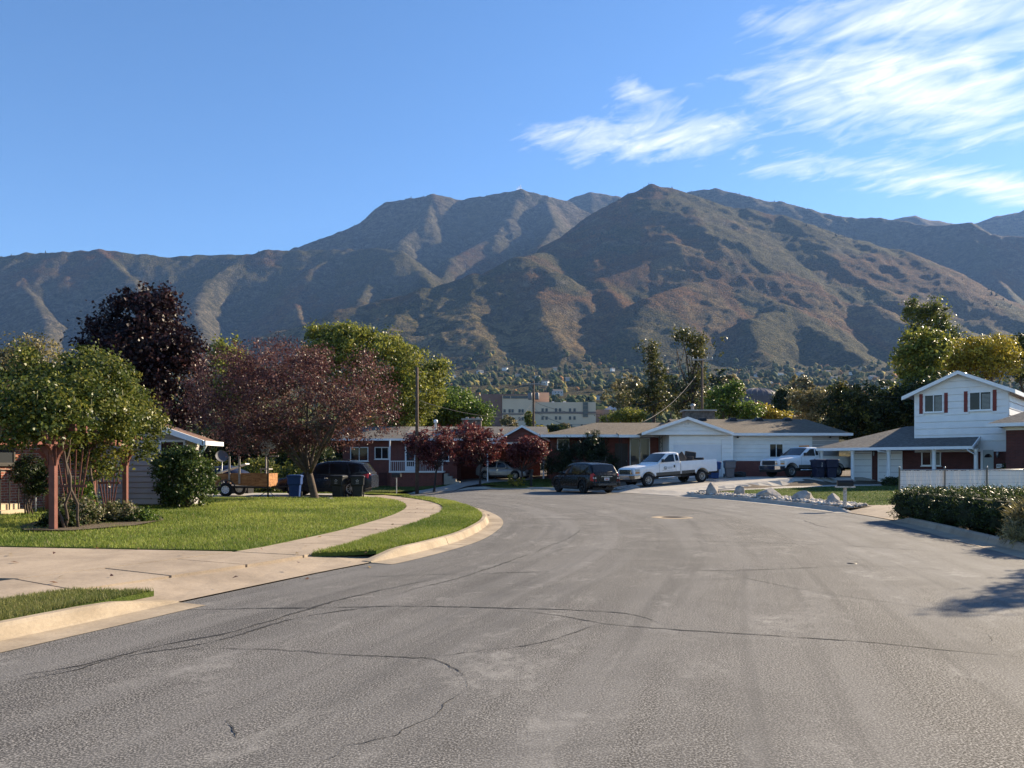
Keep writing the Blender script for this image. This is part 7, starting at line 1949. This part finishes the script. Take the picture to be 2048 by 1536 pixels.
# ------------------------------------------------------------------ armchairs in the pickup bed
def armchair(label, loc, rot, s=1.0):
    o = tag(empty('armchair', loc), label, 'armchair', 'armchairs in the pickup bed'); o.rotation_euler = rot; o.scale = (s, s, s)
    for nm, b in (('seat', (-.35, .35, -.4, .4, .12, .42)), ('backrest', (-.40, .40, .28, .5, .2, .95)), ('arm', (-.48, -.34, -.42, .42, .08, .6)), ('arm', (.34, .48, -.42, .42, .08, .6))):
        MB().box(*b).build(nm, MATS['fabric_grey'], o, bevel=.06, seg=3)
    for a in (-.35, .35):
        for b in (-.33, .35): MB().box(a - .03, a + .03, b - .03, b + .03, 0, .1).build('leg', MATS['trim_dark'], o)
bed_dir = Vector((h3[0], h3[1], 0))
def bedpos(t_, z_): return (cx_b - bed_dir.x * t_, cy_b - bed_dir.y * t_, zm + z_)
cx_b, cy_b = c1.o.location.x, c1.o.location.y; zm = c1.o.location.z
rzt = c1.o.rotation_euler.z
armchair('dark armchair tipped on its back behind the pickup cab', bedpos(.85, 1.22), (R(-38), 0, rzt + R(-90)), 1.15)
armchair('dark armchair standing near the pickup tailgate', bedpos(2.1, 1.12), (0, R(5), rzt + R(180)), 1.0)

# ------------------------------------------------------------------ mailboxes
def mailbox(label, x, y, postmat, boxmat, hpost, flag=None, board=False, rz=0.0, thick=.05):
    o = tag(empty('mailbox', (x, y, gz(x, y)), rz), label, 'mailbox')
    MB().box(-thick, thick, -thick, thick, -.2, hpost).build('post', MATS[postmat], o)
    z = hpost
    if board: MB().box(-.16, .16, -.30, .30, z + .001, z + .05).build('support_board', MATS[postmat], o); z += .052
    prof = [(-.09, z)] + [(-.09, z + .12)] + [(.09 * math.cos(q), z + .12 + .09 * math.sin(q)) for q in np.linspace(math.pi, 0, 9)][1:-1] + [(.09, z + .12), (.09, z)]
    b = MB().prism(prof, 'y', -.25, .25).build('box', MATS[boxmat], o)
    MB().box(-.085, .085, -.262, -.252, z + .01, z + .15).build('door', MATS[boxmat], b)
    if flag: MB().box(.095, .105, -.18, .1, z + .1, z + .13).box(.095, .105, .04, .1, z + .08, z + .15).build('flag', MATS[flag], b)
plain('mail_black', (0.015, 0.015, 0.016), .4, .2, 8); plain('flag_red', (0.45, 0.07, 0.02), .5, .1, 8); plain('wood_white', (0.48, 0.44, 0.38), .9, .45, 16, bump=.5)
mailbox('dark mailbox on a thin metal post by the neighbour driveway', PX(793, 38.6), 38.6, 'metal_grey', 'mail_black', .86, rz=R(70), thick=.02)
mailbox('black mailbox with orange flag on a peeling white post among the rocks', PX(1690, 25.9), 25.9, 'wood_white', 'mail_black', .68, 'flag_red', True, rz=R(78))
mailbox('black curbside mailbox post in front of the brick house lawn', PX(1062, 49.9), 49.9, 'mail_black', 'mail_black', .95, rz=R(20), thick=.07)

# ------------------------------------------------------------------ boulders and gravel
plain('boulder', (0.36, 0.32, 0.28), .95, .4, 2.5, bump=.9, bscale=9)
t = NT('gravel'); t.color(t.attr('tint')); t.rough(.95)
gb = tag(region('gravel_bed', seg(OB, 25.4, 38.0) + [(9.9, 38.7), (11.0, 36.3), (12.1, 33), (12.7, 29), (12.8, 26.2)], lot_z, .004, MATS['soil'], cell=.8), kind='structure')
def rocks(name, poly, n, lo, hi, label, seed):
    r = np.random.default_rng(seed); P = np.array(poly); pts = np.zeros((0, 2))
    while len(pts) < n:
        q = P.min(0) + r.random((n * 2, 2)) * (P.max(0) - P.min(0)); pts = np.concatenate([pts, q[inpoly(q[:, 0], q[:, 1], P)]])
    pts = pts[:n]; oct_ = np.array([(1, 0, 0), (-1, 0, 0), (0, 1, 0), (0, -1, 0), (0, 0, 1), (0, 0, -1), (.7, .7, .5), (-.7, -.6, .5)]); of = np.array([(4, 0, 6), (4, 6, 2), (4, 2, 1), (4, 1, 7), (4, 7, 3), (4, 3, 0), (5, 6, 0), (5, 2, 6), (5, 1, 2), (5, 7, 1), (5, 3, 7), (5, 0, 3)])
    s = lo + (hi - lo) * r.random(n) ** 2
    V = oct_[None] * (1 + .35 * r.normal(0, 1, (n, 8, 3)).clip(-1, 1)) * s[:, None, None] * np.array([1, 1, .7]); a = r.random(n) * 6.28
    V = np.stack([V[..., 0] * np.cos(a)[:, None] - V[..., 1] * np.sin(a)[:, None], V[..., 0] * np.sin(a)[:, None] + V[..., 1] * np.cos(a)[:, None], V[..., 2]], -1)
    V += np.concatenate([pts, (lot_z(pts[:, 0], pts[:, 1]) + s * .4)[:, None]], 1)[:, None]
    c = np.array([(.46, .42, .37)]) * (.45 + .9 * r.random((n, 1)))
    me = np_mesh(name, V.reshape(-1, 3), (of[None] + (np.arange(n) * 8)[:, None, None]).reshape(-1, 3), MATS['gravel'], False, np.repeat(c, 8, axis=0))
    tag(link(name, me), label, 'gravel', kind='stuff')
rocks('gravel', seg(OB, 25.4, 38.0) + [(9.9, 38.6), (10.9, 36.3), (11.9, 33), (12.4, 29), (12.4, 26.2)], 3800, .03, .11, 'pale landscaping gravel along the far kerb', 31)
rocks('gravel', [(4.9, 45.9), (6.2, 44.3), (7.0, 45.0), (5.6, 47.2)], 500, .03, .1, 'small gravel patch beside the black SUV', 32)
def boulder(label, px, Y, w, hgt, seed, flat=1.0):
    x = PX(px, Y); z = gz(x, Y); r = random.Random(seed)
    bm = bmesh.new(); bmesh.ops.create_icosphere(bm, subdivisions=4, radius=1.0)
    pl_ = [(Vector((r.uniform(-1, 1), r.uniform(-1, 1), r.uniform(-.3, 1))).normalized(), r.uniform(.45, .85)) for _ in range(13)]
    for v_ in bm.verts:
        p = v_.co.copy()
        for n_, d_ in pl_:
            k = p.dot(n_) - d_
            if k > 0: p -= n_ * k * .98
        q = np.array([p.x, p.y]); nz = float(fbm(np.array([p.x * 2.2 + p.z * 3 + seed]), np.array([p.y * 2.2 - p.z * 2]), 4, seed)[0])
        p *= 1 + .07 * nz
        v_.co = Vector((p.x * w / 2 * 1.12, p.y * w / 2 * .95, (p.z * .72 + .5) * hgt))
    me = bpy.data.meshes.new('boulder'); bm.to_mesh(me); bm.free(); me.materials.append(MATS['boulder'])
    me.polygons.foreach_set('use_smooth', [False] * len(me.polygons))
    o = link('boulder', me, None, (x, Y, z - .06), (0, 0, r.uniform(0, 6))); tag(o, label, 'boulder', 'boulders along the kerb')
boulder('tallest upright boulder at the driveway end of the gravel bed', 1425, 36.6, .82, .66, 1)
boulder('small blocky boulder second from the driveway', 1477, 35.4, .52, .50, 2)
boulder('long low boulder in the middle of the gravel bed', 1537, 33.0, 1.05, .44, 3)
boulder('wide sloping boulder with a grey flank before the shaded lawn', 1607, 30.6, .9, .46, 4)
boulder('pale pointed boulder beside the white mailbox post', 1667, 27.8, .62, .40, 5)
boulder('flat pale rock lying between the SUV and the pickup', 1262, 44.8, 1.0, .28, 6)
# white stone near the plum foot
boulder('small white slab of stone at the plum trunk foot', 662, 31.0, .55, .12, 7)

# ------------------------------------------------------------------ trailer, hoop, dish in the neighbour's drive
t = NT('plywood'); v_ = t.coord('Object', (.7, 1, 3.2))
t.color(t.ramp(t.noise(v_, 3.2, 5, .6, 2.2), [(.35, (.17, .075, .03)), (.52, (.33, .155, .06)), (.7, (.44, .24, .105))])); t.rough(.75)
Yt = 32.6; xt0, xt1 = PX(430, Yt), PX(535, Yt); zt_ = gz(-12, Yt)
h = HB('utility_trailer', ((xt0 + xt1) / 2, Yt + .6, zt_), 'plywood-sided utility trailer with white steel wheels', 'trailer')
wxc = PX(454, Yt); wr_ = .30
arch = [(wxc + .40 * math.cos(q), zt_ + wr_ + .02 + .40 * math.sin(q)) for q in np.linspace(math.pi * .93, math.pi * .07, 12)]
side = [(xt0, zt_ + .42)] + [p for p in arch if p[1] > zt_ + .42] + [(xt1, zt_ + .42), (xt1, zt_ + 1.0), (xt0 + .25, zt_ + 1.0), (xt0, zt_ + .97)]
h.p('side_panel', Face((0, Yt), (1, 0)).poly(MB(), side, -.02, 0), 'plywood')
h.p('side_panel', Face((0, Yt + 1.4), (1, 0)).poly(MB(), side, -.02, 0), 'plywood')
h.p('end_panel', MB().box(xt1 - .02, xt1, Yt + .01, Yt + 1.39, zt_ + .42, zt_ + 1.0), 'plywood')
h.p('floor', MB().box(xt0, xt1 - .02, Yt + .02, Yt + 1.38, zt_ + .44, zt_ + .48), 'wood_grey')
h.p('frame', MB().box(xt0, xt1 + .1, Yt + .03, Yt + .12, zt_ + .36, zt_ + .43).box(xt0, xt1 + .1, Yt + 1.28, Yt + 1.37, zt_ + .36, zt_ + .43).box(xt1, xt1 + .9, Yt + .65, Yt + .75, zt_ + .37, zt_ + .43), 'metal_black')
for px_ in (459, 479): h.p('stake', MB().box(PX(px_, Yt) - .04, PX(px_, Yt) + .04, Yt - .045, Yt - .005, zt_ + .55, zt_ + 1.75), 'wood_grey')
h.p('stake', MB().box(PX(512, Yt) - .03, PX(512, Yt) + .03, Yt + 1.3, Yt + 1.36, zt_ + .5, zt_ + 1.8), 'wood_grey')
h.p('stake', MB().box(PX(515, Yt) - .03, PX(515, Yt) + .5, Yt + 1.3, Yt + 1.36, zt_ + 1.74, zt_ + 1.8), 'wood_grey')
h.p('white_ramp', MB().bar((xt0 + .02, Yt + .3, zt_ + 1.0), (PX(490, Yt), Yt + .3, zt_ + 1.42), .5, .05), 'metal_white')
h.p('wooden_seat', MB().box(PX(513, Yt), PX(532, Yt), Yt + .4, Yt + .9, zt_ + 1.16, zt_ + 1.22).box(PX(514, Yt), PX(515.5, Yt), Yt + .45, Yt + .5, zt_ + .5, zt_ + 1.16).box(PX(529, Yt), PX(530.5, Yt), Yt + .45, Yt + .5, zt_ + .5, zt_ + 1.16), 'wood_grey')
for yy_ in (Yt - .12, Yt + 1.52):
    wl_ = h.p('wheel', MB().lathe([(.17, -.08), (.27, -.085), (.3, -.05), (.3, .05), (.27, .085), (.17, .08)], 'y', (wxc, yy_, zt_ + .3), 26), 'rubber')
    mb = MB().lathe([(0, -.05), (.05, -.06), (.06, -.03), (.15, -.05), (.175, -.075)], 'y', (wxc, yy_, zt_ + .3), 24)
    h.p('rim', mb, 'metal_white', wl_)
    for k in range(8):
        q = k * math.pi / 4; h.p('rim_hole', MB().lathe([(0, -.052), (.014, -.052)], 'y', (wxc + .12 * math.cos(q), yy_ - .002, zt_ + .3 + .12 * math.sin(q)), 8), 'plastic_black', wl_)
h.p('fender', MB().tube([(p[0], Yt - .1, p[1]) for p in arch], .03, 6), 'trim_brown')
Yh = 31.4; xh = PX(536, Yh); zh = gz(xh, Yh)
h = HB('basketball_hoop', (xh, Yh, zh), 'low basketball hoop on a thin dark pole with tripod feet', 'basketball hoop')
h.p('pole', MB().tube([(xh, Yh, zh), (xh, Yh, zh + 2.3)], .035, 8), 'metal_black')
for a in (-.42, .42): h.p('foot', MB().tube([(xh, Yh, zh + .3), (xh + a, Yh - .2, zh + .01)], .015, 6), 'metal_black')
bb = h.p('backboard', MB().box(xh - .32, xh + .32, Yh - .10, Yh - .07, zh + 2.05, zh + 2.45), 'plate_white')
rg = h.p('rim', MB().tube([(xh - .02 + .2 * math.cos(q), Yh - .33 + .2 * math.sin(q), zh + 2.08) for q in np.linspace(0, 2 * math.pi, 19)], .012, 5), 'lamp_amber')
mb = MB()
for k in range(12):
    q = 2 * math.pi * k / 12
    for dq in (.5, -.5): mb.tube([(xh - .02 + .2 * math.cos(q), Yh - .33 + .2 * math.sin(q), zh + 2.07), (xh - .02 + .1 * math.cos(q + dq), Yh - .33 + .1 * math.sin(q + dq), zh + 1.78)], .005, 4)
h.p('net', mb, 'plate_white', rg)
plain('tarp_blue', (0.006, 0.011, 0.035), .5, .2, 6)
xd, yd = PX(441, 37), 37.0; zd = gz(xd, yd)
h = HB('covered_boat', (xd, yd, zd), 'low boat under a dark blue tarp behind the trailer', 'boat')
prof = [(-1.3, .5), (-1.2, .95), (-.4, 1.3), (.5, 1.38), (1.2, 1.1), (1.5, .8), (1.6, .5)]
secs = []
for a, z_ in prof: secs.append([(xd + a, 0, zd + .35), (xd + a, .85, zd + .35), (xd + a, .9, zd + z_ * .75), (xd + a, .5, zd + z_ * .95), (xd + a, 0, zd + z_)])
mb = loft(secs); mb.v = [(a, b + yd, c) for a, b, c in mb.v]; h.p('tarp', mb, 'tarp_blue')
h.p('trailer_stand', MB().box(xd - 1, xd + 1.5, yd - .4, yd + .4, zd, zd + .34), 'metal_black')
xd2 = PX(443, 34.5); yd2 = 34.5; zd2 = gz(xd2, yd2)
h = HB('satellite_dish', (xd2, yd2, zd2), 'small pale satellite dish on a stand behind the trailer', 'satellite dish')
cdir = Vector((.5, -.75, .35)).normalized(); q_ = cdir.to_track_quat('Z', 'Y')
mb = MB().lathe([(0, 0), (.12, .012), (.22, .045), (.28, .08)], 'z', n=20); mb.v = [tuple(q_ @ Vector(p) + Vector((xd2, yd2, zd2 + 1.75))) for p in mb.v]
h.p('reflector', mb, 'cart_grey'); h.p('mast', MB().tube([(xd2, yd2, zd2), (xd2 + .02, yd2 + .03, zd2 + 1.75)], .022, 6), 'metal_grey')
for a in (-.3, .3): h.p('leg', MB().tube([(xd2, yd2, zd2 + .9), (xd2 + a, yd2, zd2)], .014, 5), 'metal_grey')
# ------------------------------------------------------------------ air
hz_m = bpy.data.materials.new('haze_air'); hz_m.use_nodes = True
hn = hz_m.node_tree.nodes; hn.clear()
pv = hn.new('ShaderNodeVolumePrincipled'); ho = hn.new('ShaderNodeOutputMaterial')
pv.inputs['Color'].default_value = (0.27, 0.50, 1.0, 1)
pv.inputs['Density'].default_value = 3.4e-5
pv.inputs['Anisotropy'].default_value = 0.1
hz_m.node_tree.links.new(pv.outputs[0], ho.inputs['Volume'])
zmax = float(ZZ.max())
HZ = MB().box(-9000, 11500, -400, 8600, -3.0, zmax + 40).build('haze', hz_m)
tag(HZ, 'thin blue morning haze hanging over the valley', 'haze', kind='stuff')
